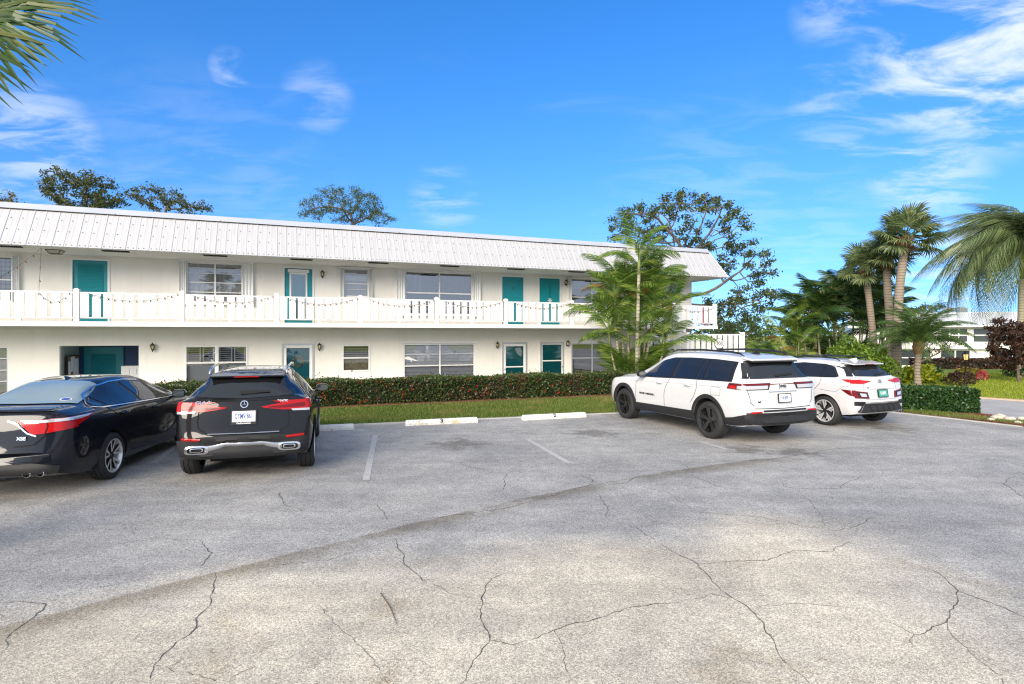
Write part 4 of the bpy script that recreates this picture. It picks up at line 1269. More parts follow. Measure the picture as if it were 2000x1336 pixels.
M['lamp_red'] = mat('lamp_red', (.40, .004, .006), .15, spec=.3, coat=.25)
M['lamp_dark_red'] = mat('lamp_dark_red', (.13, .003, .006), .15, spec=.3, coat=.25)
M['lamp_clear'] = mat('lamp_clear', (.62, .60, .60), .1, metal=.5, coat=1.0)
M['plate_white'] = mat('plate_white', (.72, .74, .80), .4)
M['plate_blue'] = mat('plate_blue', (.02, .06, .28), .5)
M['plate_green'] = mat('plate_green', (.05, .30, .22), .5, var=.4, vscale=30)
M['white_print'] = mat('white_print', (.75, .75, .75), .4)
M['dirt_step'] = mat('disc', (.25, .25, .25), .4, metal=.8)

def pchip(xs, ys, x):
    xs, ys, x = np.asarray(xs, float), np.asarray(ys, float), np.asarray(x, float)
    h = np.diff(xs); d = np.diff(ys) / h
    m = np.zeros_like(ys)
    for i in range(1, len(xs) - 1):
        if d[i-1] * d[i] > 0:
            w1, w2 = 2 * h[i] + h[i-1], h[i] + 2 * h[i-1]
            m[i] = (w1 + w2) / (w1 / d[i-1] + w2 / d[i])
    m[0], m[-1] = d[0], d[-1]
    k = np.clip(np.searchsorted(xs, x) - 1, 0, len(h) - 1)
    t = (x - xs[k]) / h[k]
    t = np.clip(t, 0, 1)
    return ((1 + 2*t) * (1-t)**2) * ys[k] + t * (1-t)**2 * h[k] * m[k] + t*t*(3-2*t) * ys[k+1] + t*t*(t-1) * h[k] * m[k+1]

def fn(table):
    xs, ys = zip(*table)
    return lambda x: pchip(xs, ys, x)

class Car:
    """x forward from the rear axle, y left, z up; ground at 0"""
    def __init__(self, name, loc, heading, spec, body_mat):
        self.root = empty(name, (loc[0], loc[1], 0), R(90) + heading)
        self.s = spec
        self.body_mat = body_mat
        self.make_body()
    def section(self, x):
        s = self.s
        zt, zb, bl, wm, wr = (float(s[k](x)) for k in ('top', 'bot', 'belt', 'wide', 'roofw'))
        bl = min(bl, zt - .03)
        bl = max(bl, zb + .1)
        h = bl - zb
        wb = wm - s.get('shoulder', .05) * min(1, h / .5)
        wr = min(wr, wb - .005)
        gh = zt - bl
        rr = min(.13, .55 * gh)
        tuck = s.get('tuck', .05)
        P = [(0, zb), (.72 * (wm - tuck - .05), zb), (wm - tuck - .02, zb + .015 * min(1, h)), (wm - tuck * .55, zb + .10 * min(1, h * 2)), (wm - tuck * .15, zb + .28 * h), (wm, zb + .50 * h),
             (wm - .002, zb + .68 * h), (wm - .012, zb + .84 * h), (wm - .028, zb + .945 * h), (wb, bl)]
        for t in (.12, .35, .6, .82, 1.0):
            bow = .022 * math.sin(math.pi * t) * min(1, gh / .4)
            P.append((wb - .012 - (wb - .012 - wr) * t + bow, bl + (gh - rr) * t))
        P += [(wr - .035, zt - .55 * rr), (wr - .10, zt - .26 * rr), (wr * .72, zt - .10 * rr), (wr * .40, zt - .03 * rr), (0, zt)]
        return P
    def make_body(self):
        s = self.s
        xs = np.array(s['stations'](None))
        secs = [self.section(x) for x in xs]
        K = len(secs[0])
        V, F = [], []
        ring = 2 * K - 2
        for x, P in zip(xs, secs):
            bow = s.get('bow', lambda x, y: 0.0)
            left = [(x + bow(x, p[0]), p[0], p[1]) for p in P]
            right = [(x + bow(x, p[0]), -p[0], p[1]) for p in P[1:-1]][::-1]
            V += left + right
        for i in range(len(xs) - 1):
            for k in range(ring):
                k2 = (k + 1) % ring
                F.append((i*ring + k, (i+1)*ring + k, (i+1)*ring + k2, i*ring + k2))
        n0 = len(V)
        for i in (0, len(xs) - 1):
            c = np.mean(np.array(V[i*ring:(i+1)*ring]), 0)
            V.append(tuple(c)); ci = len(V) - 1
            for k in range(ring):
                k2 = (k + 1) % ring
                F.append((ci, i*ring + k, i*ring + k2) if i == 0 else (ci, i*ring + k2, i*ring + k))
        me = bpy.data.meshes.new('body'); me.from_pydata(V, [], F)
        bm = bmesh.new(); bm.from_mesh(me); bmesh.ops.recalc_face_normals(bm, faces=bm.faces[:]); bm.to_mesh(me); bm.free()
        self.bvh_full = BVHTree.FromPolygons([v.co.copy() for v in me.vertices], [tuple(p.vertices) for p in me.polygons])
        tmp = bpy.data.objects.new('tmp', me); COL.objects.link(tmp)
        cutters = []
        for xc in (0, s['wb']):
            for sd_ in (1, -1):
                mb = MB(); r = s['arch']; n = 40; y0, y1 = sd_ * .52, sd_ * 1.2
                v = [(xc + r * math.cos(2*math.pi*k/n), y0, s['tyre'] + r * math.sin(2*math.pi*k/n) * s.get('archz', 1.0)) for k in range(n)]
                v += [(p[0], y1, p[2]) for p in v]
                mb.add(v, [tuple(range(n)), tuple(range(2*n-1, n-1, -1))] + [(k, k+n, (k+1) % n + n, (k+1) % n) for k in range(n)])
                cm = mb.mesh('cut')
                bm = bmesh.new(); bm.from_mesh(cm); bmesh.ops.recalc_face_normals(bm, faces=bm.faces[:]); bm.to_mesh(cm); bm.free()
                co = bpy.data.objects.new('cut', cm); COL.objects.link(co); cutters.append(co)
                cm.materials.append(M['well'])
                md = tmp.modifiers.new('b', 'BOOLEAN'); md.operation = 'DIFFERENCE'; md.object = co; md.solver = 'EXACT'; md.material_mode = 'TRANSFER'
        me.materials.append(self.body_mat)
        dg = bpy.context.evaluated_depsgraph_get()
        res = bpy.data.meshes.new_from_object(tmp.evaluated_get(dg))
        bpy.data.objects.remove(tmp)
        for c in cutters: bpy.data.objects.remove(c)
        sharp_by_angle(res, R(38))
        res.name = 'body'
        self.body = link('body', res, None, self.root)
        self.bvh = BVHTree.FromPolygons([v.co.copy() for v in res.vertices], [tuple(p.vertices) for p in res.polygons])
    # -- projections on to the body
    def hit(self, view, u, v, off, full=False):
        bvh = self.bvh_full
        if view == 'L': o, d = Vector((u, 3, v)), Vector((0, -1, 0))
        elif view == 'R': o, d = Vector((u, -3, v)), Vector((0, 1, 0))
        elif view == 'B': o, d = Vector((-5, u, v)), Vector((1, 0, 0))
        elif view == 'F': o, d = Vector((9, u, v)), Vector((-1, 0, 0))
        else: o, d = Vector((u, v, 4)), Vector((0, 0, -1))
        h = bvh.ray_cast(o, d)
        if h[0] is None:
            h2 = bvh.find_nearest(o + d * 3.5)
            return h2[0] + h2[1] * off
        n = h[1]
        if n.dot(d) > 0: n = -n
        return h[0] + n * off - d * (off * .35)
    def patch(self, name, view, top, bot, material, off=.004, n=16, m=6, parent=None, label=None, thick=0.0):
        """a panel between two polylines given in the view's plane, laid on the body"""
        def resamp(pl, n):
            pl = np.array(pl, float); d = np.concatenate([[0], np.cumsum(np.hypot(*np.diff(pl, axis=0).T))])
            t = np.linspace(0, d[-1], n + 1)
            return np.stack([np.interp(t, d, pl[:, 0]), np.interp(t, d, pl[:, 1])], 1)
        A, B = resamp(top, n), resamp(bot, n)
        V, F = [], []
        for j in range(m + 1):
            t = j / m
            for i in range(n + 1):
                p = A[i] * (1 - t) + B[i] * t
                V.append(self.hit(view, p[0], p[1], off))
        for j in range(m):
            for i in range(n):
                a = j * (n + 1) + i
                F.append((a, a + 1, a + n + 2, a + n + 1))
        if thick:
            k = len(V)
            ring = [i for i in range(n + 1)] + [j * (n + 1) + n for j in range(1, m + 1)] + [m * (n + 1) + i for i in range(n - 1, -1, -1)] + [j * (n + 1) for j in range(m - 1, 0, -1)]
            c = self.s['core']
            for i in ring:
                d = (Vector(c) - Vector(V[i])); d.normalize()
                V.append(Vector(V[i]) + d * thick)
            L = len(ring)
            for i in range(L):
                F.append((ring[i], k + i, k + (i + 1) % L, ring[(i + 1) % L]))
        mb = MB(); mb.add(V, F)
        me = mb.mesh(name)
        bm = bmesh.new(); bm.from_mesh(me); bmesh.ops.recalc_face_normals(bm, faces=bm.faces[:])
        # outward
        c = Vector(self.s['core']); tot = sum((f.calc_center_median() - c).dot(f.normal) * f.calc_area() for f in bm.faces)
        if tot < 0: bmesh.ops.reverse_faces(bm, faces=bm.faces[:])
        bm.to_mesh(me); bm.free()
        o = link(name, me, material, parent or self.root)
        sharp_by_angle(me, R(50))
        if label: o['label'] = label
        return o
    def line(self, name, view, pts, w, material, off=.0035, parent=None, step=.04):
        """narrow strip along a polyline on the body (shut lines, mouldings)"""
        out = []
        for (a, b_) in zip(pts[:-1], pts[1:]):
            n = max(1, int(math.hypot(b_[0]-a[0], b_[1]-a[1]) / step))
            for i in range(n): out.append((a[0] + (b_[0]-a[0]) * i / n, a[1] + (b_[1]-a[1]) * i / n))
        out.append(pts[-1])
        V, F = [], []
        for i, p in enumerate(out):
            q0, q1 = out[max(i-1, 0)], out[min(i+1, len(out)-1)]
            dx, dy = q1[0]-q0[0], q1[1]-q0[1]; L = math.hypot(dx, dy) or 1
            nx, ny = -dy / L * w / 2, dx / L * w / 2
            V += [self.hit(view, p[0]-nx, p[1]-ny, off), self.hit(view, p[0]+nx, p[1]+ny, off)]
        for i in range(len(out) - 1): F.append((2*i, 2*i+1, 2*i+3, 2*i+2))
        mb = MB(); mb.add(V, F)
        return mb.build(name, material, parent or self.root, smooth=True)
    def arch_trim(self, xc, view, r0, r1, a0, a1, material, off=.012, name='arch_cladding', cz=None, n=30):
        cz = self.s['tyre'] if cz is None else cz
        P = lambda r, a: (xc + r * math.cos(a), cz + r * math.sin(a) * self.s.get('archz', 1.0))
        an = [a0 + (a1 - a0) * k / n for k in range(n + 1)]
        return self.patch(name, view, [P(r1, a) for a in an], [P(r0, a) for a in an], material, off, n, 2, thick=.05)
    def wheel(self, x, sd_, kind, tyre_r, rim_r, width, y, steer=0.0):
        w = empty('wheel', (x, sd_ * y, tyre_r)); w.parent = self.root
        w.rotation_euler = (0, 0, (0 if sd_ > 0 else math.pi) + steer)
        h = width / 2
        mb = MB()
        prof = [(rim_r - .004, -h + .015), (rim_r + .012, -h), (tyre_r - .05, -h - .004), (tyre_r - .018, -h + .016), (tyre_r - .004, -h + .04)]
        g = [(-.62, 0), (-.58, -.008), (-.52, -.008), (-.48, 0), (-.06, 0), (-.03, -.008), (.03, -.008), (.06, 0), (.48, 0), (.52, -.008), (.58, -.008), (.62, 0)]
        prof += [(tyre_r + d, f * h) for f, d in g]
        prof += [(tyre_r - .004, h - .04), (tyre_r - .018, h - .016), (tyre_r - .05, h + .004), (rim_r + .012, h), (rim_r - .004, h - .015)]
        mb.lathe(prof, 44, 'y')
        t = mb.build('tyre', M['tyre'], w); sharp_by_angle(t.data, R(40))
        rm = MB()
        dish = kind['dish']
        rm.lathe([(rim_r + .008, h - .004), (rim_r - .008, h - .002), (rim_r - .016, h - .02), (rim_r - .03, h - .06), (rim_r - .04, -h + .03)], 40, 'y', mi=kind.get('lip', 0))
        S = kind['spokes']
        for k in range(S):
            for (da, r0, r1, w0, w1, mi) in kind['blades']:
                a = 2 * math.pi * k / S + .3
                a0, a1 = a + da[0], a + da[1]
                c0 = (r0 * math.cos(a0), r0 * math.sin(a0)); c1 = (r1 * rim_r * math.cos(a1), r1 * rim_r * math.sin(a1))
                d = Vector((c1[0] - c0[0], c1[1] - c0[1])).normalized(); nn = Vector((-d.y, d.x))
                yf0, yf1 = h - dish, h - .012
                v = []
                for (c_, wd, yf) in ((c0, w0, yf0), (c1, w1, yf1)):
                    v += [(c_[0] - nn.x*wd, yf, c_[1] - nn.y*wd), (c_[0] + nn.x*wd, yf, c_[1] + nn.y*wd), (c_[0] + nn.x*wd*1.2, yf - .04, c_[1] + nn.y*wd*1.2), (c_[0] - nn.x*wd*1.2, yf - .04, c_[1] - nn.y*wd*1.2)]
                rm.add(v, [(0, 1, 5, 4)], mi)
                rm.add(v, [(1, 2, 6, 5), (2, 3, 7, 6), (3, 0, 4, 7)], kind.get('side', mi))
        rm.lathe([(.001, h - dish + .012), (.030, h - dish + .012), (.034, h - dish + .004), (.07, h - dish - .002), (.075, h - dish - .03)], 20, 'y', mi=kind.get('hub', 0))
        for k in range(5):
            a = 2 * math.pi * (k + .5) / 5
            rm.lathe([(.001, h - dish + .006), (.009, h - dish + .006), (.010, h - dish - .01)], 6, 'y', at=(.052 * math.cos(a), 0, .052 * math.sin(a)), mi=kind.get('hub', 0))
        o = rm.build('rim', kind['mats'], w); sharp_by_angle(o.data, R(35))
        bk = MB(); bk.lathe([(.001, -.02), (rim_r * .72, -.02), (rim_r * .72, -.045), (.001, -.045)], 24, 'y', mi=0); bk.lathe([(.001, -.05), (rim_r + .004, -.05)], 24, 'y', mi=1)
        bk.build('brake_disc', [M['dirt_step'], M['well']], w)
        return w
    def liner(self, xc):
        s = self.s
        for sd_ in (1, -1):
            mb = MB(); r = s['arch'] + .004; n = 24
            y0, y1 = .50, s['wide'](xc) - .10
            v = [(xc + r * math.cos(math.pi * (k / n * 1.2 - .1)), sd_ * y0, s['tyre'] + r * math.sin(math.pi * (k / n * 1.2 - .1))) for k in range(n + 1)]
            v2 = [(p[0], sd_ * float(y1), p[2]) for p in v]
            mb.add(v + v2, [(k, k + 1, k + n + 2, k + n + 1) for k in range(n)] + [tuple(range(n + 1))])
            mb.build('wheel_well', M['well'], self.root)
    def mirror(self, x, sd_, z, y, body, glass='car_glass_clear', size=1.0):
        g = empty('mirror', (x, sd_ * y, z)); g.parent = self.root
        mb = MB()
        # rounded housing, flat towards the rear
        n = 14
        rings = []
        for (dx, sc) in ((-.055, .86), (-.05, .96), (-.02, 1.0), (.03, .94), (.07, .74), (.095, .40), (.10, .05)):
            ring = []
            for k in range(n):
                t = 2 * math.pi * k / n; cx, cz = math.cos(t), math.sin(t)
                e = lambda q: math.copysign(abs(q) ** .7, q)
                ring.append((dx * size, sd_ * (.115 * e(cx) * sc + .10) * size, (.075 * e(cz) * sc) * size))
            rings.append(ring)
        v = [p for r_ in rings for p in r_]
        f = [(i*n + k, i*n + (k+1) % n, (i+1)*n + (k+1) % n, (i+1)*n + k) for i in range(len(rings)-1) for k in range(n)] + [tuple(range(n))]
        mb.add(v, f); mb.bar((.0, -sd_ * .06, -.06), (.0, sd_ * .06, -.05), .07, .03)
        o = mb.build('housing', body, g, auto=R(45))
        mb = MB(); mb.add([(-.058 * size, p[1], p[2] * .9) for p in rings[0]], [tuple(range(n))]); mb.build('mirror_glass', M[glass], g)
        return g
    def handle(self, view, x, z, material, L=.20):
        c = self.hit(view, x, z, .0); sgn = 1 if view == 'L' else -1
        mb = MB()
        mb.tube([c + Vector((-L/2, 0, 0)), c + Vector((-L/2 + .02, sgn * .032, .002)), c + Vector((0, sgn * .042, .004)), c + Vector((L/2 - .02, sgn * .034, .002)), c + Vector((L/2, 0, 0))], [.010, .014, .015, .014, .010], 8)
        o = mb.build('door_handle', material, self.root, smooth=True)
        self.patch('handle_recess', view, [(x - L*.38, z + .028), (x + L*.3, z + .026)], [(x - L*.38, z - .03), (x + L*.3, z - .028)], M['trim_black'] if material is not M['paint_white'] else M['paint_white'], .0025, 4, 2, parent=o)
        return o
    def text(self, view, body, size, u, v, material, name='lettering', sx=1.0, shear=0.0, off=.006, bold=0.0):
        c = self.hit(view, u, v, off)
        up = self.hit(view, u, v + .05, off); dn = self.hit(view, u, v - .05, off)
        d = (up - dn); tilt = math.atan2(math.hypot(d.x, d.y) * (1 if (d.x > 0 and view == 'B') or view != 'B' else -1), d.z)
        if view == 'B':
            a_ = self.hit(view, u + .1, v, off); b_ = self.hit(view, u - .1, v, off); yaw = math.atan2(b_.x - a_.x, a_.y - b_.y)
            rot = Matrix.Rotation(R(-90) + yaw * 1.0, 4, 'Z') @ Matrix.Rotation(R(90) - tilt, 4, 'X')
            rot = (Matrix.Rotation(R(-90) - yaw, 4, 'Z') @ Matrix.Rotation(R(90) - tilt, 4, 'X'))
        elif view == 'L':
            rot = Matrix.Rotation(R(180), 4, 'Z') @ Matrix.Rotation(R(90), 4, 'X')
        else:
            rot = Matrix.Rotation(R(90), 4, 'X')
        return text_mesh(name, body, size, material, self.root, c, rot.to_euler(), .0015, sx, shear=shear, bold=bold)
    def strip(self, name, top, bot, zref, material, off=.02, n=24, thick=.03, parent=None, label=None):
        """a moulding across the rear that follows the bumper's plan but keeps clean edges"""
        def samp(pl):
            pl = np.array(pl, float); d = np.concatenate([[0], np.cumsum(np.abs(np.diff(pl[:, 0])))]); t = np.linspace(0, d[-1], n + 1)
            return np.stack([np.interp(t, d, pl[:, 0]), np.interp(t, d, pl[:, 1])], 1)
        A, B = samp(top), samp(bot); V, F = [], []
        for (ya, za), (yb, zb) in zip(A, B):
            xa, xb = self.hit('B', ya, zref, 0).x - off, self.hit('B', yb, zref, 0).x - off
            zm = (za + zb) / 2; xm = (xa + xb) / 2 - .008
            V += [(xa + thick, ya, za + .003), (xa, ya, za), (xm, (ya + yb) / 2, zm), (xb, yb, zb), (xb + thick, yb, zb - .003)]
        for i in range(n):
            for k in range(4): F.append((5*i + k, 5*(i+1) + k, 5*(i+1) + k + 1, 5*i + k + 1))
        mb = MB(); mb.add(V, F)
        o = mb.build(name, material, parent or self.root, auto=R(55))
        if label: o['label'] = label
        return o
    def number_plate(self, u, v, w, h, pm, tm, body, frame=None, size=.12, sx=1.0, under=None, off=.02):
        c = self.hit('B', u, v, off); up = self.hit('B', u, v + h * .45, off); dn = self.hit('B', u, v - h * .45, off)
        tilt = math.atan2(up.x - dn.x, up.z - dn.z)
        g = empty('number_plate', (min(c.x, .5 * (up.x + dn.x)) - .004, c.y, c.z), 0); g.parent = self.root
        g.rotation_euler = (Matrix.Rotation(R(-90), 4, 'Z') @ Matrix.Rotation(-tilt, 4, 'X')).to_euler()
        mb = MB(); mb.box(-w/2, w/2, -.004, .012, -h/2, h/2); mb.build('plate', pm, g)
        if frame:
            f = MB(); t = .014
            f.box(-w/2 - t, w/2 + t, -.008, .012, h/2, h/2 + t); f.box(-w/2 - t, w/2 + t, -.008, .012, -h/2 - t * (2.6 if under else 1), -h/2)
            f.box(-w/2 - t, -w/2, -.008, .012, -h/2, h/2); f.box(w/2, w/2 + t, -.008, .012, -h/2, h/2); f.build('plate_frame', frame, g)
        text_mesh('digits', body, size, tm, g, (0, -.005, 0), (R(90), 0, 0), .001, sx, bold=.001)
        if under:
            text_mesh('lettering', under, .032, M['white_print'], g, (0, -.0085, -h/2 - .019), (R(90), 0, 0), .0008, 1.1, bold=.001)
        return g

def stations(x0, x1, extra=()):
    """dense at both ends"""
    L = x1 - x0
    a = [0, .006, .014, .024, .036, .05, .065, .08, .10, .12, .14, .165, .19, .22, .25, .28, .32, .36, .40, .45, .50, .56, .62, .7]
    mid = list(np.linspace(.8, L - .8, 40))
    xs = sorted(set([round(x0 + v, 4) for v in a] + [round(x0 + v, 4) for v in mid] + [round(x1 - v, 4) for v in a] + list(extra)))
    return lambda _: xs

WH_JEEP = dict(spokes=5, dish=.045, side=0, hub=0, lip=0, mats=[M['rim_black'], M['rim_silver']],
               blades=[((-.16, -.10), .05, .97, .022, .030, 0), ((.16, .10), .05, .97, .022, .030, 0)])
WH_SED = dict(spokes=5, dish=.035, side=1, hub=1, lip=0, mats=[M['rim_silver'], M['rim_dark']],
              blades=[((-.06, -.26), .05, .97, .012, .017, 0), ((.06, .26), .05, .97, .012, .017, 0)])
WH_SUV = dict(spokes=5, dish=.035, side=0, hub=0, lip=0, mats=[M['rim_silver'], M['rim_dark']], blades=[((-.08, -.14), .05, .97, .014, .02, 0), ((.08, .14), .05, .97, .014, .02, 0)])
WH_KON = dict(spokes=5, dish=.03, side=1, hub=1, lip=0, mats=[M['rim_silver'], M['rim_dark']],
              blades=[((-.10, -.12), .045, .97, .012, .026, 0), ((.14, .14), .10, .97, .010, .018, 0), ((.34, .40), .12, .97, .008, .014, 1), ((.14, .34), .12, .75, .008, .012, 0)])

def flip(pl):          # the same outline on the other side of the rear view
    return [(-u, v) for u, v in pl]

# ================================================================ white three row SUV
def white_suv():
    s = dict(wb=3.09, tyre=.385, arch=.445, archz=1.04, tuck=.07, shoulder=.055, core=(1.2, 0, .9))
    s['top'] = fn([(-1.10, .62), (-1.08, .66), (-1.055, .70), (-1.035, .82), (-1.015, 1.03), (-.99, 1.19), (-.955, 1.27), (-.86, 1.42), (-.74, 1.60), (-.66, 1.69), (-.5, 1.73), (0, 1.762), (.8, 1.775), (1.4, 1.755), (1.8, 1.68), (2.1, 1.55), (2.5, 1.33), (2.75, 1.20), (2.95, 1.165), (3.3, 1.135), (3.7, 1.07), (3.9, .98), (3.97, .85), (4.0, .7)])
    s['bot'] = fn([(-1.10, .46), (-1.05, .40), (-.9, .35), (-.5, .33), (0, .31), (3, .29), (3.6, .31), (3.9, .38), (4.0, .48)])
    s['belt'] = fn([(-1.1, 1.25), (-.5, 1.235), (0, 1.215), (2, 1.135), (2.6, 1.10), (3.5, 1.03), (4.0, .85)])
    s['wide'] = fn([(-1.10, .84), (-1.08, .89), (-1.03, .93), (-.9, .958), (-.5, .972), (0, .978), (2, .968), (3.1, .978), (3.6, .95), (3.85, .86), (3.95, .74), (4.0, .55)])
    s['roofw'] = fn([(-1.1, .84), (-.95, .80), (-.66, .68), (0, .69), (1.4, .68), (2.1, .67), (2.8, .80), (4, .6)])
    s['bow'] = lambda x, y: .09 * (abs(y) / .95) ** 3 * max(0, 1 - (x + 1.1) / .8)
    s['stations'] = stations(-1.10, 4.0)
    c = Car('parked_suv', (4.78, 11.91), R(22.5), s, M['paint_white'])
    tag(c.root, 'large white three row SUV with black wheels parked beside the areca palm', 'car', 'cars parked in front of the building')
    B, G = M['trim_black'], M['car_glass']
    for V_ in ('L', 'R'):
        c.patch('window_surround', V_, [(-.56, 1.605), (0, 1.635), (.8, 1.642), (1.4, 1.622), (1.8, 1.54), (2.32, 1.19)], [(-.64, 1.215), (0, 1.20), (.8, 1.178), (1.4, 1.153), (1.8, 1.137), (2.40, 1.12)], B, .004, 40, 8)
        for i, (t, b_) in enumerate((([(-.50, 1.588), (.10, 1.618)], [(-.56, 1.245), (.10, 1.228)]), ([(.19, 1.618), (.32, 1.62)], [(.19, 1.226), (.38, 1.22)]),
                      ([(.38, 1.62), (1.06, 1.617)], [(.44, 1.217), (1.13, 1.19)]), ([(1.19, 1.610), (1.5, 1.588), (1.8, 1.505), (2.16, 1.26)], [(1.26, 1.185), (1.6, 1.172), (1.9, 1.16), (2.26, 1.145)]))):
            c.patch('side_window', V_, t, b_, G, .008, 14, 6)
        c.patch('sill_cladding', V_, [(.42, .52), (1.5, .50), (2.68, .48)], [(.42, .335), (1.5, .325), (2.68, .31)], M['cladding'], .014, 20, 4, thick=.03)
        for xc in (0, 3.09):
            c.arch_trim(xc, V_, .437, .515, R(-22), R(202), M['cladding'], .013)
        for ln in ([(2.40, 1.11), (2.55, .98), (2.56, .50)], [(1.26, 1.15), (1.40, .95), (1.44, .78), (1.44, .50)], [(.36, 1.20), (.34, 1.02), (.40, .86), (.52, .70)]):
            c.line('shut_line', V_, ln, .010, B, .003)
        c.line('crease', V_, [(-.55, 1.11), (.2, 1.085), (1.2, 1.06), (2.9, 1.0)], .007, mat('crease', (.36, .36, .37), .5) if 'crease' not in M else M['crease'], .002)  # grey strip: the body fold's shadow line painted on
        c.handle(V_, .62, 1.055, M['paint_white']); c.handle(V_, 1.62, 1.03, M['paint_white'])
        c.patch('bumper_corner', V_, [(-1.02, .62), (-.7, .53), (-.50, .50)], [(-1.02, .42), (-.7, .37), (-.47, .36)], M['cladding'], .013, 14, 4, thick=.02)
        sg = 1 if V_ == 'L' else -1
        # tail lamp, side and rear
        c.patch('tail_lamp', V_, [(-.99, 1.20), (-.58, 1.195)], [(-.99, 1.075), (-.54, 1.085)], B, .006, 10, 4)
        c.patch('tail_lamp', V_, [(-.99, 1.192), (-.60, 1.188)], [(-.99, 1.162), (-.60, 1.162)], M['lamp_dark_red'], .011, 10, 2)
        c.patch('tail_lamp', V_, [(-.99, 1.155), (-.80, 1.155)], [(-.99, 1.088), (-.80, 1.09)], M['lamp_clear'], .011, 8, 2)
        c.patch('tail_lamp', V_, [(-.78, 1.155), (-.60, 1.155)], [(-.78, 1.09), (-.585, 1.095)], M['lamp_red'], .011, 8, 2)
        q = [(.30 * sg, 1.205), (.86 * sg, 1.20)]; q2 = [(.36 * sg, 1.075), (.86 * sg, 1.072)]
        c.patch('tail_lamp', 'B', q, q2, B, .006, 12, 4)
        c.patch('tail_lamp', 'B', [(.32 * sg, 1.195), (.86 * sg, 1.192)], [(.34 * sg, 1.165), (.86 * sg, 1.162)], M['lamp_dark_red'], .011, 12, 2)
        c.patch('tail_lamp', 'B', [(.37 * sg, 1.155), (.86 * sg, 1.155)], [(.39 * sg, 1.09), (.86 * sg, 1.088)], M['lamp_clear'], .011, 12, 2)
        c.strip('reflector', [(.58 * sg, .665), (.84 * sg, .665)], [(.60 * sg, .63), (.84 * sg, .63)], .60, M['lamp_red'], .022, 10)
        c.mirror(2.24, sg, 1.20, .93, B)
        c.patch('quarter_trim', V_, [(-.70, 1.585), (-.90, 1.29)], [(-.61, 1.585), (-.80, 1.285)], B, .006, 10, 3)
        mb = MB(); zr = 1.795
        mb.tube([(-.62, sg*.60, 1.72), (-.52, sg*.60, zr - .03), (-.3, sg*.605, zr), (.6, sg*.61, zr + .022), (1.4, sg*.605, zr + .0), (1.6, sg*.60, zr - .05)], [.012, .02, .022, .022, .02, .012], 8)
        mb.build('roof_rail', B, c.root, smooth=True)
    # fuel flap
    c.line('fuel_flap', 'L', [(-.36, 1.08), (-.36, .92), (-.10, .92), (-.10, 1.09), (-.36, 1.08)], .006, M['silver'], .002)
    c.patch('rear_window', 'B', [(.64, 1.625), (-.64, 1.625)], [(.80, 1.285), (-.80, 1.285)], G, .007, 20, 8)
    sp = MB()
    sp.add([(-.60, -.64, 1.715), (-.60, .64, 1.715), (-.84, .60, 1.665), (-.84, -.60, 1.665), (-.62, -.64, 1.66), (-.62, .64, 1.66), (-.83, .60, 1.625), (-.83, -.60, 1.625)], [(0, 1, 2, 3), (7, 6, 5, 4), (3, 2, 6, 7), (0, 3, 7, 4), (1, 5, 6, 2)])
    sp.build('spoiler', M['paint_white'], c.root, bevel=.012)
    sp = MB(); sp.box(-.832, -.64, -.58, .58, 1.60, 1.624); sp.build('spoiler_underside', B, c.root)
    a, b_ = c.hit('B', .12, 1.33, .02), c.hit('B', -.34, 1.36, .02)
    mb = MB(); mb.bar(a, b_, .02, .035); mb.build('rear_wiper', B, c.root)
    c.line('shut_line', 'B', [(.84, 1.06), (.80, .92), (.80, .84), (.72, .78)], .012, B, .003); c.line('shut_line', 'B', [(-.84, 1.06), (-.80, .92), (-.80, .84), (-.72, .78)], .012, B, .003)
    c.line('shut_line', 'B', [(.72, .72), (0, .705), (-.72, .72)], .014, B, .003)
    c.patch('plate_recess', 'B', [(.33, 1.02), (-.33, 1.02)], [(.27, .80), (-.27, .80)], M['paint_white'], .003, 6, 3)
    c.line('plate_shadow', 'B', [(.36, 1.03), (-.36, 1.03)], .018, M['silver'], .006)
    c.patch('rear_bumper', 'B', [(.90, .64), (.5, .625), (-.5, .625), (-.90, .64)], [(.86, .44), (.5, .40), (-.5, .40), (-.86, .44)], M['cladding'], .016, 30, 4, thick=.03)
    c.line('bumper_step', 'B', [(.55, .665), (-.55, .665)], .03, B, .016)
    c.number_plate(0, .905, .30, .15, M['plate_white'], M['plate_blue'], 'NNJEP', M['trim_black'], .09, .72)
    c.text('B', 'Jeep', .105, 0.0, 1.145, B, sx=1.05, off=.01, bold=.0015)
    c.text('B', '4x4', .055, .60, .845, B, off=.006, bold=.002)
    c.text('L', 'GRAND CHEROKEE L', .058, 2.10, .73, B, sx=1.1, off=.006, bold=.002)
    mb = MB(); mb.add([(-.42, -.03, 1.742), (-.42, .03, 1.742), (-.20, .025, 1.752), (-.20, -.025, 1.752), (-.40, 0, 1.80), (-.34, 0, 1.80)], [(0, 1, 4), (1, 2, 5, 4), (2, 3, 5), (3, 0, 4, 5)]); mb.build('antenna_fin', B, c.root)
    ub = MB(); ub.box(-.5, 3.6, -.5, .5, .28, .36); ub.build('underbody', M['well'], c.root)
    c.root.scale = (.965, .98, .965)
    for x in (0, 3.09):
        for sd_ in (1, -1): c.wheel(x, sd_, WH_JEEP, .385, .262, .265, .835, 0 if x == 0 else R(2))
    return c
white_suv()

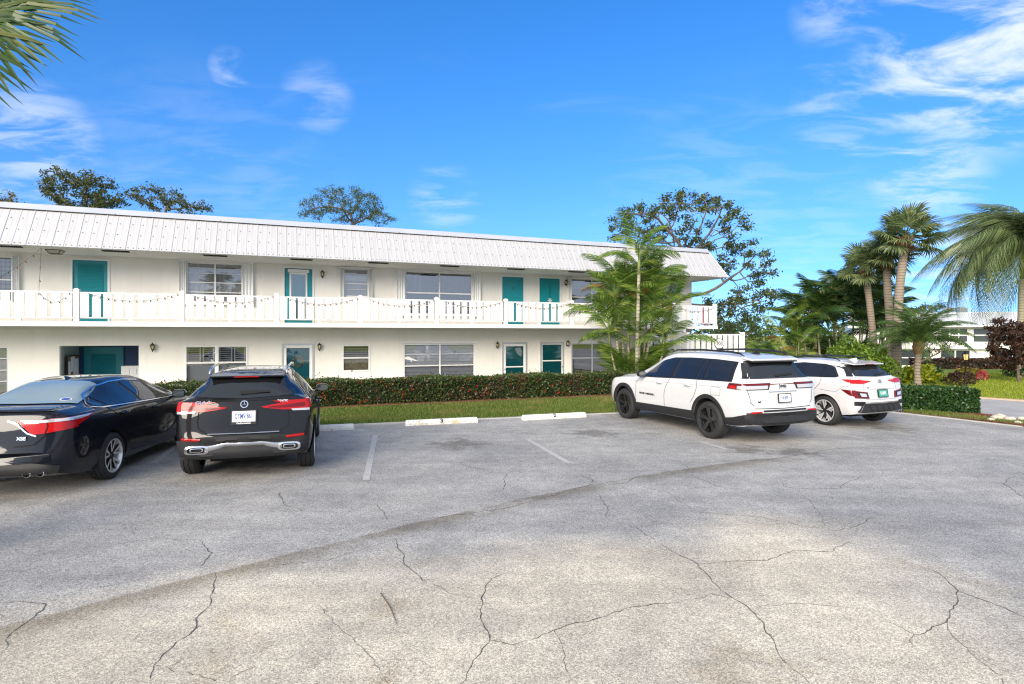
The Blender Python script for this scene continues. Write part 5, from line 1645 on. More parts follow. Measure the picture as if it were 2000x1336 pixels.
# ================================================================ black crossover
def black_crossover():
    s = dict(wb=2.73, tyre=.35, arch=.405, tuck=.06, shoulder=.05, core=(1.2, 0, .8))
    s['top'] = fn([(-.83, .60), (-.815, .65), (-.80, .72), (-.785, .85), (-.765, 1.0), (-.735, 1.11), (-.69, 1.19), (-.60, 1.30), (-.46, 1.43), (-.36, 1.49), (-.25, 1.52), (.2, 1.55), (.8, 1.56), (1.2, 1.535), (1.5, 1.45), (1.9, 1.24), (2.15, 1.10), (2.4, 1.06), (2.9, 1.0), (3.3, .9), (3.5, .75), (3.58, .6)])
    s['bot'] = fn([(-.83, .41), (-.78, .35), (-.6, .30), (0, .25), (2.7, .23), (3.3, .26), (3.58, .4)])
    s['belt'] = fn([(-.83, 1.14), (0, 1.10), (1, 1.06), (2, 1.01), (3, .92), (3.58, .7)])
    s['wide'] = fn([(-.83, .76), (-.81, .82), (-.76, .87), (-.66, .90), (-.4, .916), (0, .918), (2.7, .915), (3.1, .88), (3.4, .72), (3.58, .45)])
    s['roofw'] = fn([(-.83, .78), (-.69, .70), (-.46, .57), (0, .58), (1.2, .57), (1.9, .62), (2.4, .72), (3.58, .4)])
    s['bow'] = lambda x, y: .11 * (abs(y) / .9) ** 2.6 * max(0, 1 - (x + .83) / .8)
    s['stations'] = stations(-.83, 3.58)
    c = Car('parked_crossover', (-4.02, 8.935), R(17), s, M['paint_black'])
    tag(c.root, 'black compact crossover with silver roof rails seen from behind', 'car', 'cars parked in front of the building')
    B, G = M['trim_black'], M['car_glass']
    for V_ in ('L', 'R'):
        sg = 1 if V_ == 'L' else -1
        c.patch('window_surround', V_, [(-.30, 1.20), (-.1, 1.35), (.2, 1.42), (.8, 1.445), (1.2, 1.41), (1.5, 1.33), (1.98, 1.06)], [(-.26, 1.13), (0, 1.112), (.4, 1.10), (.9, 1.075), (1.4, 1.05), (1.7, 1.035), (2.02, 1.02)], B, .004, 36, 7)
        for t, b_ in (([(-.2, 1.22), (.05, 1.37), (.14, 1.395)], [(-.16, 1.135), (.0, 1.125), (.14, 1.12)]), ([(.20, 1.40), (.82, 1.425)], [(.20, 1.118), (.90, 1.085)]), ([(.92, 1.42), (1.2, 1.395), (1.5, 1.31), (1.86, 1.10)], [(.98, 1.08), (1.3, 1.065), (1.6, 1.05), (1.92, 1.035)])):
            c.patch('side_window', V_, t, b_, G, .008, 12, 6)
        c.line('window_chrome', V_, [(-.34, 1.17), (-.30, 1.13), (0, 1.108), (.9, 1.07), (2.02, 1.01)], .016, M['chrome'], .010)
        c.line('window_chrome', V_, [(-.34, 1.17), (-.12, 1.36), (.2, 1.435), (.8, 1.455)], .012, M['chrome'], .008)
        for xc in (0, 2.73): c.arch_trim(xc, V_, .398, .46, R(-20), R(200), M['cladding'], .014)
        c.patch('sill_cladding', V_, [(.38, .42), (2.35, .42)], [(.38, .28), (2.35, .27)], M['cladding'], .012, 16, 3, thick=.02)
        c.line('sill_chrome', V_, [(.42, .40), (2.3, .39)], .02, M['chrome'], .02)
        for ln in ([(1.92, 1.0), (2.02, .8), (2.02, .42)], [(.86, 1.07), (.92, .8), (.94, .42)], [(.16, 1.1), (.2, .9), (.36, .7)]): c.line('shut_line', V_, ln, .008, M['well'], .002)
        c.handle(V_, .42, .98, M['paint_black']); c.handle(V_, 1.2, .95, M['paint_black'])
        c.mirror(1.86, sg, 1.075, .90, M['paint_black'])
        # tail lamps
        o = c.patch('tail_lamp', 'B', [(.22 * sg, 1.045), (.5 * sg, 1.09), (.86 * sg, 1.135)], [(.25 * sg, 1.03), (.5 * sg, .995), (.86 * sg, .985)], M['lamp_red'], .012, 20, 5, thick=.015)
        c.patch('lamp_lens', 'B', [(.30 * sg, 1.04), (.5 * sg, 1.055), (.80 * sg, 1.085)], [(.32 * sg, 1.03), (.5 * sg, 1.02), (.80 * sg, 1.03)], M['lamp_dark_red'], .016, 14, 2, parent=o)
        c.patch('lamp_lens', 'B', [(.62 * sg, 1.0), (.86 * sg, 1.0)], [(.64 * sg, .975), (.86 * sg, .967)], M['lamp_clear'], .016, 8, 2, parent=o)
        c.patch('tail_lamp', V_, [(-.72, 1.12), (-.50, 1.13)], [(-.72, .97), (-.56, 1.03)], M['lamp_red'], .010, 8, 4, thick=.012)
        c.line('shut_line', 'B', [(.585 * sg, 1.10), (.585 * sg, .98), (.60 * sg, .85), (.58 * sg, .76), (.47 * sg, .69)], .012, M['well'], .004)
        c.strip('reflector', [(.55 * sg, .628), (.80 * sg, .64)], [(.57 * sg, .598), (.80 * sg, .61)], .60, M['lamp_red'], .02, 10)
        # exhaust surround
        p = c.hit('B', .60 * sg, .475, .0)
        ex = MB(); n = 28
        def ring(rx, rz, dx): return [(p.x + dx + .10 * (abs(rx * math.cos(2*math.pi*k/n) + .0)) * 0, p.y + math.copysign(abs(math.cos(2*math.pi*k/n)) ** .55, math.cos(2*math.pi*k/n)) * rx, p.z + math.copysign(abs(math.sin(2*math.pi*k/n)) ** .55, math.sin(2*math.pi*k/n)) * rz) for k in range(n)]
        rr = [ring(.155, .062, .02), ring(.152, .060, -.045), ring(.118, .040, -.052), ring(.110, .034, -.035)]
        ex.add([q for r_ in rr for q in r_], [(i*n + k, (i+1)*n + k, (i+1)*n + (k+1) % n, i*n + (k+1) % n) for i in range(3) for k in range(n)])
        ex.build('exhaust_trim', M['chrome'], c.root, auto=R(40))
        ex = MB(); rr = [ring(.085, .028, -.050), ring(.070, .020, -.052), ring(.066, .017, -.01)]
        ex.add([q for r_ in rr for q in r_], [(i*n + k, (i+1)*n + k, (i+1)*n + (k+1) % n, i*n + (k+1) % n) for i in range(2) for k in range(n)]); ex.build('exhaust_tip', M['chrome'], c.root, auto=R(40))
        ex = MB(); ex.add(ring(.112, .036, -.034), [tuple(range(n))]); ex.build('exhaust_dark', M['well'], c.root)
        mb = MB(); mb.tube([(-.30, sg*.53, 1.50), (-.22, sg*.53, 1.555), (0, sg*.535, 1.59), (.5, sg*.54, 1.61), (1.0, sg*.53, 1.59), (1.22, sg*.52, 1.53)], [.012, .016, .017, .017, .016, .010], 8); mb.build('roof_rail', M['chrome'], c.root, smooth=True)
    c.patch('rear_window', 'B', [(.52, 1.455), (0, 1.47), (-.52, 1.455)], [(.68, 1.195), (0, 1.165), (-.68, 1.195)], G, .006, 24, 8)
    sp = MB(); sp.add([(-.30, -.52, 1.508), (-.30, .52, 1.508), (-.53, .49, 1.475), (-.53, -.49, 1.475), (-.33, -.52, 1.46), (-.33, .52, 1.46), (-.52, .49, 1.45), (-.52, -.49, 1.45)], [(0, 1, 2, 3), (7, 6, 5, 4), (3, 2, 6, 7), (0, 3, 7, 4), (1, 5, 6, 2)]); sp.build('spoiler', M['paint_black'], c.root, bevel=.01)
    mb = MB(); mb.box(-.533, -.526, -.17, .17, 1.455, 1.468); mb.build('brake_lamp', M['lamp_red'], c.root)
    a, b_ = c.hit('B', 0.06, 1.235, .02), c.hit('B', -.33, 1.245, .02)
    mb = MB(); mb.bar(a, b_, .02, .024); mb.bar(a, a.lerp(b_, .55), .025, .042); mb.build('rear_wiper', B, c.root)
    # tailgate recess round the plate
    c.patch('plate_recess', 'B', [(.44, 1.02), (.2, 1.03), (-.2, 1.03), (-.44, 1.02)], [(.36, .80), (.2, .79), (-.2, .79), (-.36, .80)], M['paint_black'], .006, 14, 4, thick=.02)
    c.line('shut_line', 'B', [(.62, 1.155), (0, 1.13), (-.62, 1.155)], .008, M['well'], .003)
    c.patch('rear_bumper', 'B', [(.86, .60), (.55, .645), (0, .655), (-.55, .645), (-.86, .60)], [(.84, .37), (.55, .345), (0, .345), (-.55, .345), (-.84, .37)], M['cladding'], .014, 32, 6, thick=.02)
    c.strip('bumper_step', [(.46, .70), (-.46, .70)], [(.48, .675), (-.48, .675)], .66, M['silver'], .015, thick=.05)
    c.strip('bumper_chrome', [(.50, .525), (.40, .53), (.25, .56), (-.25, .56), (-.40, .53), (-.50, .525)], [(.50, .42), (.40, .44), (.25, .51), (-.25, .51), (-.40, .44), (-.50, .42)], .52, M['silver'], .03, 40)
    c.number_plate(0, .92, .305, .152, M['plate_white'], M['plate_blue'], 'CYMV\u00b7861', M['trim_black'], .105, .50, under='Performance')
    c.text('B', 'GLA 250', .062, .50, 1.118, M['chrome'], sx=1.15, off=.007, bold=.002)
    c.text('B', '4MATIC', .04, -.50, 1.118, M['chrome'], sx=1.1, off=.007, bold=.0015)
    p = c.hit('B', 0, 1.085, .012); g = empty('emblem', p); g.parent = c.root; g.rotation_euler = (0, R(8), 0)
    mb = MB(); n = 28
    mb.add([(-.006 * (k % 2 == 0) , 0, 0) for k in range(0)], [])
    mb.lathe([(.052, -.004), (.050, .004), (.043, .004), (.041, -.004)], 28, 'x', closed=True)
    for k in range(3):
        a_ = R(90) + k * R(120); b1, b2 = a_ + R(60), a_ - R(60)
        T = (-.006, .046 * math.cos(a_), .046 * math.sin(a_)); s1 = (-.001, .011 * math.cos(b1), .011 * math.sin(b1)); s2 = (-.001, .011 * math.cos(b2), .011 * math.sin(b2))
        mb.add([(-.010, 0, 0), s1, T, s2], [(0, 1, 2), (0, 2, 3)])
    mb.build('star', M['chrome'], g)
    ub = MB(); ub.box(-.4, 3.2, -.5, .5, .23, .32); ub.build('underbody', M['well'], c.root)
    for x in (0, 2.73):
        for sd_ in (1, -1): c.wheel(x, sd_, WH_SUV, .35, .24, .24, .80)
    return c
black_crossover()

# ================================================================ black sedan
def black_sedan():
    s = dict(wb=2.775, tyre=.335, arch=.385, tuck=.06, shoulder=.055, core=(1.2, 0, .7))
    s['top'] = fn([(-1.10, .60), (-1.085, .70), (-1.065, .85), (-1.045, .99), (-1.015, 1.075), (-.97, 1.105), (-.8, 1.115), (-.5, 1.125), (-.35, 1.165), (-.1, 1.26), (.25, 1.37), (.55, 1.42), (1.0, 1.44), (1.4, 1.42), (1.75, 1.34), (2.1, 1.19), (2.4, 1.05), (2.6, 1.0), (3.1, .94), (3.5, .82), (3.7, .68), (3.75, .55)])
    s['bot'] = fn([(-1.10, .38), (-1.03, .30), (-.7, .23), (0, .2), (2.8, .2), (3.5, .22), (3.75, .35)])
    s['belt'] = fn([(-1.1, 1.04), (-.5, 1.045), (0, 1.03), (1, 1.0), (2, .96), (3, .86), (3.75, .6)])
    s['wide'] = fn([(-1.10, .68), (-1.08, .75), (-1.02, .82), (-.9, .87), (-.6, .905), (0, .915), (2.8, .91), (3.3, .84), (3.6, .66), (3.75, .4)])
    s['roofw'] = fn([(-1.1, .72), (-.5, .76), (-.25, .66), (.25, .55), (1.2, .555), (1.8, .60), (2.4, .76), (3.75, .4)])
    s['bow'] = lambda x, y: .14 * (abs(y) / .9) ** 2.6 * max(0, 1 - (x + 1.1) / .9)
    s['stations'] = stations(-1.10, 3.75, [-.3, -.25, -.2, -.15, -.1])
    c = Car('parked_sedan', (-6.63, 8.21), R(8.5), s, M['paint_bluish'])
    tag(c.root, 'black four door sedan cut off by the left edge of the photo', 'car', 'cars parked in front of the building')
    B, G = M['trim_black'], M['car_glass']
    c.patch('rear_window', 'T', [(.34, .50), (.36, 0), (.34, -.50)], [(-.40, .64), (-.44, 0), (-.40, -.64)], M['car_glass_sky'], .006, 24, 10)
    for V_ in ('R', 'L'):
        sg = 1 if V_ == 'L' else -1
        c.patch('window_surround', V_, [(-.34, 1.09), (-.1, 1.21), (.2, 1.295), (.6, 1.34), (1.0, 1.35), (1.4, 1.315), (1.75, 1.21), (2.12, 1.02)], [(-.30, 1.06), (-.1, 1.045), (.2, 1.035), (.6, 1.025), (1.0, 1.012), (1.4, .998), (1.75, .985), (2.14, .975)], B, .004, 40, 6)
        for t, b_ in (([(-.24, 1.09), (-.06, 1.19)], [(-.20, 1.07), (-.02, 1.055)]), ([(-.02, 1.205), (.3, 1.295), (.74, 1.335)], [(.02, 1.055), (.4, 1.043), (.86, 1.03)]), ([(.86, 1.336), (1.3, 1.31), (1.65, 1.225), (1.98, 1.05)], [(.96, 1.027), (1.3, 1.012), (1.65, 1.0), (2.02, .99)])):
            c.patch('side_window', V_, t, b_, G, .008, 14, 6)
        c.line('window_chrome', V_, [(2.14, .972), (1.4, .994), (.6, 1.02), (-.15, 1.045), (-.36, 1.075), (-.12, 1.215), (.2, 1.305), (.6, 1.352), (1.0, 1.36), (1.4, 1.325)], .013, M['chrome'], .011)
        for ln in ([(2.0, .96), (2.1, .8), (2.1, .45), (2.0, .30)], [(.90, 1.01), (1.0, .8), (1.0, .40), (.96, .30)], [(-.12, 1.04), (.10, .93), (.22, .80), (.45, .45), (.55, .32), (.96, .30)]): c.line('shut_line', V_, ln, .008, M['well'], .003)
        c.line('crease', V_, [(-.5, .93), (.5, .88), (2.2, .84)], .006, M['paint_bluish'], .006)
        c.handle(V_, .30, .92, M['paint_bluish']); c.handle(V_, 1.28, .885, M['paint_bluish'])
        c.mirror(2.0, sg, 1.03, .90, M['paint_bluish'])
        # tail lamp on the rear and round the corner
        o = c.patch('tail_lamp', 'B', [(.30 * sg, 1.0), (.55 * sg, 1.0), (.86 * sg, 1.015)], [(.47 * sg, .82), (.6 * sg, .83), (.86 * sg, .875)], M['lamp_red'], .012, 18, 5, thick=.015)
        c.patch('lamp_lens', 'B', [(.34 * sg, .995), (.55 * sg, .995), (.86 * sg, 1.01)], [(.40 * sg, .96), (.6 * sg, .962), (.86 * sg, .978)], M['lamp_clear'], .018, 18, 2, parent=o)
        o = c.patch('tail_lamp', V_, [(-.985, 1.01), (-.75, 1.015), (-.50, 1.02)], [(-.985, .86), (-.75, .925), (-.50, 1.012)], M['lamp_red'], .012, 14, 4, thick=.015)
        c.patch('lamp_lens', V_, [(-.985, 1.005), (-.75, 1.01), (-.56, 1.016)], [(-.985, .972), (-.75, .98), (-.56, 1.005)], M['lamp_clear'], .018, 14, 2, parent=o)
        c.line('lamp_chrome', 'B', [(.20 * sg, 1.0), (.30 * sg, .96), (.42 * sg, .84), (.52 * sg, .80)], .018, M['chrome'], .014)
        c.line('shut_line', 'B', [(.60 * sg, 1.04), (.63 * sg, .92), (.60 * sg, .80), (.50 * sg, .70), (.3 * sg, .68)], .010, M['well'], .016)
        c.line('shut_line', V_, [(-.36, .62), (-.6, .60), (-.9, .72)], .008, M['well'], .003)
        # diffuser and twin tail pipe
        c.patch('diffuser', 'B', [(.75 * sg, .42), (.5 * sg, .46), (.0, .44)], [(.72 * sg, .33), (.5 * sg, .33), (.0, .33)], M['cladding'], .015, 16, 3, thick=.02)
        for yy in (.42, .56):
            p = c.hit('B', yy * sg, .345, 0)
            ex = MB(); ex.lathe([(.045, .14), (.047, -.03), (.041, -.034), (.038, .10), (.001, .10)], 18, 'x', at=(p.x + .01, p.y, .335)); o = ex.build('tail_pipe', M['chrome'], c.root, auto=R(40))
    c.line('shut_line', 'B', [(.64, 1.085), (0, 1.09), (-.64, 1.085)], .008, M['well'], .003)
    c.patch('boot_lip', 'B', [(.62, 1.105), (0, 1.11), (-.62, 1.105)], [(.62, 1.09), (0, 1.093), (-.62, 1.09)], M['paint_bluish'], .03, 20, 2, thick=.04)
    c.text('B', 'XSE', .055, -.36, .775, M['chrome'], sx=1.2, off=.007, bold=.003)
    # round sticker in the back window
    p = c.hit('T', -.30, -.44, .012)
    n = 20; mb = MB(); pts = [c.hit('T', -.30 + .045 * math.sin(2*math.pi*k/n), -.44 + .075 * math.cos(2*math.pi*k/n), .009) for k in range(n)]; mb.add(pts, [tuple(range(n))]); mb.build('sticker', M['white_print'], c.root)
    pts = [c.hit('T', -.30 + .034 * math.sin(2*math.pi*k/n), -.44 + .06 * math.cos(2*math.pi*k/n), .0105) for k in range(n)]; mb = MB(); mb.add(pts, [tuple(range(n))]); mb.build('sticker_print', M['plate_blue'], c.root)
    # shark fin aerial
    mb = MB(); mb.add([(.42, -.03, 1.405), (.42, .03, 1.405), (.60, .02, 1.425), (.60, -.02, 1.425), (.44, 0, 1.455), (.50, 0, 1.455)], [(0, 1, 4), (1, 2, 5, 4), (2, 3, 5), (3, 0, 4, 5)]); mb.build('antenna_fin', M['paint_bluish'], c.root)
    ub = MB(); ub.box(-.5, 3.3, -.5, .5, .18, .30); ub.build('underbody', M['well'], c.root)
    for x in (0, 2.775):
        for sd_ in (1, -1): c.wheel(x, sd_, WH_SED, .335, .235, .225, .795)
    return c
black_sedan()

# ================================================================ white compact crossover
def white_compact():
    s = dict(wb=2.6, tyre=.335, arch=.385, tuck=.06, shoulder=.05, core=(1.2, 0, .75))
    s['top'] = fn([(-.77, .58), (-.755, .66), (-.735, .78), (-.71, .92), (-.68, 1.04), (-.63, 1.11), (-.55, 1.18), (-.42, 1.30), (-.30, 1.40), (-.2, 1.445), (.1, 1.495), (.6, 1.515), (1.1, 1.50), (1.4, 1.44), (1.8, 1.25), (2.05, 1.1), (2.3, 1.05), (2.8, .98), (3.2, .88), (3.36, .72), (3.42, .55)])
    s['bot'] = fn([(-.77, .40), (-.73, .33), (-.5, .28), (0, .24), (2.6, .22), (3.2, .26), (3.42, .4)])
    s['belt'] = fn([(-.77, 1.08), (0, 1.08), (1, 1.03), (2, .98), (3, .88), (3.42, .65)])
    s['wide'] = fn([(-.77, .74), (-.755, .80), (-.70, .855), (-.6, .88), (-.35, .898), (0, .902), (2.6, .90), (3.0, .86), (3.3, .66), (3.42, .4)])
    s['roofw'] = fn([(-.77, .76), (-.63, .70), (-.42, .60), (-.2, .56), (.4, .56), (1.2, .55), (1.8, .6), (2.3, .7), (3.42, .4)])
    s['bow'] = lambda x, y: .10 * (abs(y) / .9) ** 2.8 * max(0, 1 - (x + .77) / .8)
    s['stations'] = stations(-.77, 3.42)
    c = Car('parked_crossover', (7.96, 13.60), R(24), s, M['paint_white'])
    tag(c.root, 'small white crossover with black roof rails, rightmost of the parked cars', 'car', 'cars parked in front of the building')
    B, G = M['trim_black'], M['car_glass']
    for V_ in ('L', 'R'):
        sg = 1 if V_ == 'L' else -1
        c.patch('window_surround', V_, [(-.28, 1.13), (-.05, 1.33), (.2, 1.385), (.8, 1.40), (1.2, 1.36), (1.5, 1.27), (1.85, 1.06)], [(-.22, 1.105), (0, 1.095), (.3, 1.085), (.8, 1.06), (1.2, 1.04), (1.5, 1.02), (1.9, .995)], B, .004, 36, 6)
        for t, b_ in (([(-.18, 1.15), (.0, 1.32), (.1, 1.35)], [(-.13, 1.11), (.0, 1.105), (.1, 1.10)]), ([(.16, 1.36), (.80, 1.382)], [(.16, 1.10), (.86, 1.07)]), ([(.88, 1.375), (1.2, 1.34), (1.5, 1.24), (1.76, 1.08)], [(.94, 1.065), (1.2, 1.05), (1.5, 1.035), (1.82, 1.015)])):
            c.patch('side_window', V_, t, b_, G, .008, 12, 6)
        for ln in ([(.10, 1.09), (.12, .95), (.28, .78), (.34, .65)], [(.88, 1.05), (.95, .8), (.95, .35)], [(1.88, .98), (1.95, .8), (1.95, .35)]): c.line('shut_line', V_, ln, .008, B, .003)
        c.line('shut_line', V_, [(-.66, .93), (-.45, .92), (-.3, .80), (-.1, .80), (.12, .82)], .006, M['silver'], .002)
        c.handle(V_, .38, .95, M['paint_white']); c.handle(V_, 1.18, .92, M['paint_white'])
        c.mirror(1.78, sg, 1.05, .88, M['paint_white'])
        o = c.patch('tail_lamp', 'B', [(.30 * sg, 1.04), (.55 * sg, 1.06), (.84 * sg, 1.075)], [(.30 * sg, 1.03), (.55 * sg, .985), (.84 * sg, .995)], M['lamp_red'], .012, 16, 4, thick=.015)
        c.patch('tail_lamp', V_, [(-.66, 1.075), (-.42, 1.075)], [(-.66, .99), (-.42, 1.065)], M['lamp_red'], .010, 8, 3, thick=.012)
        # lower lamp cluster on the corner
        o = c.patch('lower_lamp', 'B', [(.46 * sg, .80), (.84 * sg, .845)], [(.43 * sg, .66), (.80 * sg, .68)], M['lamp_dark_red'], .014, 12, 4, thick=.02)
        c.patch('lamp_lens', 'B', [(.50 * sg, .785), (.76 * sg, .815)], [(.47 * sg, .685), (.70 * sg, .70)], M['cladding'], .019, 8, 3, parent=o); c.patch('lamp_lens', 'B', [(.53 * sg, .77), (.70 * sg, .785)], [(.51 * sg, .70), (.66 * sg, .71)], M['lamp_clear'], .023, 8, 3, parent=o)
        c.patch('lower_lamp', V_, [(-.66, .85), (-.42, .86)], [(-.66, .72), (-.60, .74)], M['lamp_dark_red'], .012, 8, 3, thick=.015)
        c.patch('air_slot', 'B', [(.56 * sg, .60), (.82 * sg, .61)], [(.58 * sg, .51), (.82 * sg, .52)], M['cladding'], .012, 8, 4)
        for zz in (.575, .545): c.line('slot_fin', 'B', [(.58 * sg, zz), (.80 * sg, zz + .004)], .008, M['trim_black'], .02)
        c.line('shut_line', 'B', [(.52 * sg, .99), (.55 * sg, .88), (.55 * sg, .72), (.50 * sg, .64), (0, .63)], .008, M['silver'], .004)
        c.patch('pillar_trim', V_, [(-.30, 1.345), (-.56, 1.14)], [(-.19, 1.345), (-.40, 1.135)], B, .006, 10, 3)
        mb = MB(); mb.tube([(-.10, sg*.50, 1.47), (0, sg*.50, 1.52), (.4, sg*.51, 1.545), (.9, sg*.51, 1.545), (1.15, sg*.50, 1.50)], [.012, .015, .016, .015, .010], 8); mb.build('roof_rail', B, c.root, smooth=True)
    for xx in (.25, .85):
        mb = MB(); mb.bar((xx, -.50, 1.565), (xx, .50, 1.565), .05, .025); mb.build('roof_bar', B, c.root, bevel=.008)
    c.patch('rear_window', 'B', [(.56, 1.375), (0, 1.39), (-.56, 1.375)], [(.60, 1.145), (0, 1.125), (-.60, 1.145)], G, .006, 24, 8)
    sp = MB(); sp.add([(-.15, -.54, 1.462), (-.15, .54, 1.462), (-.46, .50, 1.41), (-.46, -.50, 1.41), (-.18, -.54, 1.42), (-.18, .54, 1.42), (-.45, .50, 1.385), (-.45, -.50, 1.385)], [(0, 1, 2, 3), (7, 6, 5, 4), (3, 2, 6, 7), (0, 3, 7, 4), (1, 5, 6, 2)]); sp.build('spoiler', M['paint_white'], c.root, bevel=.01)
    mb = MB(); mb.box(-.466, -.455, -.15, .15, 1.39, 1.405); mb.build('brake_lamp', M['lamp_dark_red'], c.root)
    a, b_ = c.hit('B', 0.0, 1.165, .02), c.hit('B', -.36, 1.19, .02); mb = MB(); mb.bar(a, b_, .02, .03); mb.build('rear_wiper', B, c.root)
    c.patch('boot_ledge', 'B', [(.40, .905), (-.40, .905)], [(.40, .87), (-.40, .87)], M['paint_white'], .016, 14, 2, thick=.02)
    c.patch('rear_bumper', 'B', [(.74, .39), (.60, .55), (-.60, .55), (-.74, .39)], [(.74, .375), (.60, .36), (-.60, .36), (-.74, .375)], M['cladding'], .016, 28, 5, thick=.02)
    c.line('bumper_line', 'B', [(.70, .385), (.58, .555), (-.58, .555), (-.70, .385)], .022, M['silver'], .022)
    for yy in (-.38, -.19, 0, .19, .38):
        p = c.hit('B', yy, .44, .016); mb = MB(); mb.add([(p.x, p.y - .012, .38), (p.x, p.y + .012, .38), (p.x + .01, p.y + .008, .53), (p.x + .01, p.y - .008, .53), (p.x - .05, p.y, .38)], [(0, 4, 3), (4, 1, 2), (4, 2, 3)]); mb.build('diffuser_fin', M['trim_black'], c.root)
    for yy in (-.66, -.56):
        p = c.hit('B', yy, .40, 0); ex = MB(); ex.lathe([(.036, .12), (.038, -.02), (.032, -.024), (.03, .08), (.001, .08)], 16, 'x', at=(p.x - .02, p.y, .345)); ex.build('tail_pipe', M['chrome'], c.root, auto=R(40))
    c.number_plate(0, .765, .30, .15, M['plate_green'], M['white_print'], 'C4 0095', M['trim_black'], .10, .55)
    p = c.hit('B', 0, 1.025, .010); g = empty('emblem', p); g.parent = c.root; g.rotation_euler = (0, R(14), 0)
    mb = MB(); n = 26; el = lambda rx, rz, x_: [(x_, rx * math.cos(2*math.pi*k/n), rz * math.sin(2*math.pi*k/n)) for k in range(n)]
    mb.add(el(.075, .042, 0) + el(.064, .032, -.006), [(k, (k+1) % n, (k+1) % n + n, k + n) for k in range(n)]); mb.bar((-.006, .034, -.024), (-.006, .012, .026), .014, .008, up=(1, 0, 0)); mb.bar((-.006, -.012, -.026), (-.006, -.034, .024), .014, .008, up=(1, 0, 0)); mb.bar((-.006, .022, -.006), (-.006, -.022, .008), .014, .008, up=(1, 0, 0))
    mb.build('badge', M['silver'], g)
    c.text('B', 'KONA', .05, .36, .90, M['silver'], sx=1.2, off=.007, bold=.002)
    mb = MB(); mb.add([(-.16, -.03, 1.455), (-.16, .03, 1.455), (.04, .02, 1.487), (.04, -.02, 1.487), (-.15, 0, 1.53), (-.10, 0, 1.53)], [(0, 1, 4), (1, 2, 5, 4), (2, 3, 5), (3, 0, 4, 5)]); mb.build('antenna_fin', M['paint_white'], c.root)
    ub = MB(); ub.box(-.35, 3.0, -.5, .5, .22, .32); ub.build('underbody', M['well'], c.root)
    for x in (0, 2.6):
        for sd_ in (1, -1): c.wheel(x, sd_, WH_KON, .335, .245, .235, .785)
    return c
white_compact()

# ---------------------------------------------------------------- plants
def unit(a):
    return a / np.maximum(np.linalg.norm(a, axis=1, keepdims=True), 1e-9)

def leaf_quads(P, size, aspect=.42, up=.25, fold=.18, out=None, outw=0.0, rg=rng):
    """one folded diamond-shaped leaf at every point"""
    n = len(P)
    d = unit(rg.normal(size=(n, 3)) + (out * outw if out is not None else 0) + np.array([0, 0, up]))
    s = unit(np.cross(d, rg.normal(size=(n, 3))))
    nn = np.cross(d, s)
    L = (size * rg.uniform(.6, 1.3, n))[:, None]
    w = L * aspect * .5
    a = P - d * L * .5; t = P + d * L * .5
    l = P + s * w + nn * w * fold * 2; r = P - s * w + nn * w * fold * 2
    V = np.stack([a, r, t, l], 1).reshape(-1, 3)
    Q = np.arange(4 * n).reshape(n, 4)
    return V, Q

def blades(P, h, w, lean=.5, rg=rng):
    n = len(P)
    a = rg.uniform(0, 2 * np.pi, n); b = rg.uniform(0, 2 * np.pi, n)
    H = h * rg.uniform(.5, 1.3, n)
    sx = np.stack([np.cos(a), np.sin(a), np.zeros(n)], 1) * (w * .5)
    ln = np.stack([np.cos(b), np.sin(b), np.zeros(n)], 1) * (H * lean * rg.uniform(.2, 1.2, n))[:, None]
    up = np.stack([np.zeros(n), np.zeros(n), H], 1)
    V = np.stack([P - sx, P + sx, P + ln + up], 1).reshape(-1, 3)
    return V, np.arange(3 * n).reshape(n, 3)

def in_poly(P, poly):
    x, y = P[:, 0], P[:, 1]; c = np.zeros(len(P), bool); n = len(poly); j = n - 1
    for i in range(n):
        xi, yi = poly[i][:2]; xj, yj = poly[j][:2]
        if yi != yj:
            c ^= ((yi > y) != (yj > y)) & (x < (xj - xi) * (y - yi) / (yj - yi) + xi)
        j = i
    return c

def rand_poly(poly, n, rg=rng):
    p = np.array([q[:2] for q in poly]); lo, hi = p.min(0), p.max(0); out = np.zeros((0, 2))
    while len(out) < n:
        c = rg.uniform(lo, hi, (n * 2, 2)); out = np.concatenate([out, c[in_poly(c, poly)]])
    return out[:n]

M['leaf_hedge'] = mat_leaf('leaf_hedge', (.018, .045, .012), (.085, .135, .032), .35, .25, (.18, .07, .03), (.13, .065, .035), 1.5)
M['leaf_hedge2'] = mat_leaf('leaf_hedge2', (.015, .045, .014), (.06, .13, .035), .3, .25)
M['leaf_bush'] = mat_leaf('leaf_bush', (.05, .11, .014), (.22, .34, .04), .4, .35)
M['leaf_yellow'] = mat_leaf('leaf_yellow', (.12, .20, .02), (.50, .52, .04), .4, .4)
M['leaf_copper'] = mat_leaf('leaf_copper', (.022, .016, .014), (.085, .045, .03), .45, .25, (.16, .07, .04))
M['leaf_dark'] = mat_leaf('leaf_dark', (.03, .05, .015), (.11, .135, .04), .5, .4, (.26, .20, .06))
M['leaf_pine'] = mat_leaf('leaf_pine', (.03, .07, .018), (.11, .175, .045), .5, .35)
M['leaf_olive'] = mat_leaf('leaf_olive', (.028, .045, .016), (.12, .165, .045), .5, .4, (.18, .18, .06))
M['leaf_gold'] = mat_leaf('leaf_gold', (.10, .10, .015), (.35, .27, .04), .5, .35)
M['petal_red'] = mat_leaf('petal_red', (.45, .012, .012), (.62, .05, .03), .5, .3)
M['ti_pink'] = mat_leaf('ti_pink', (.40, .03, .08), (.62, .14, .12), .4, .3)
M['frond_areca'] = mat_leaf('frond_areca', (.04, .10, .016), (.20, .31, .05), .35, .4, (.46, .44, .08))
M['frond_areca_dark'] = mat_leaf('frond_areca_dark', (.02, .055, .016), (.07, .13, .03), .35, .3, (.22, .20, .04))
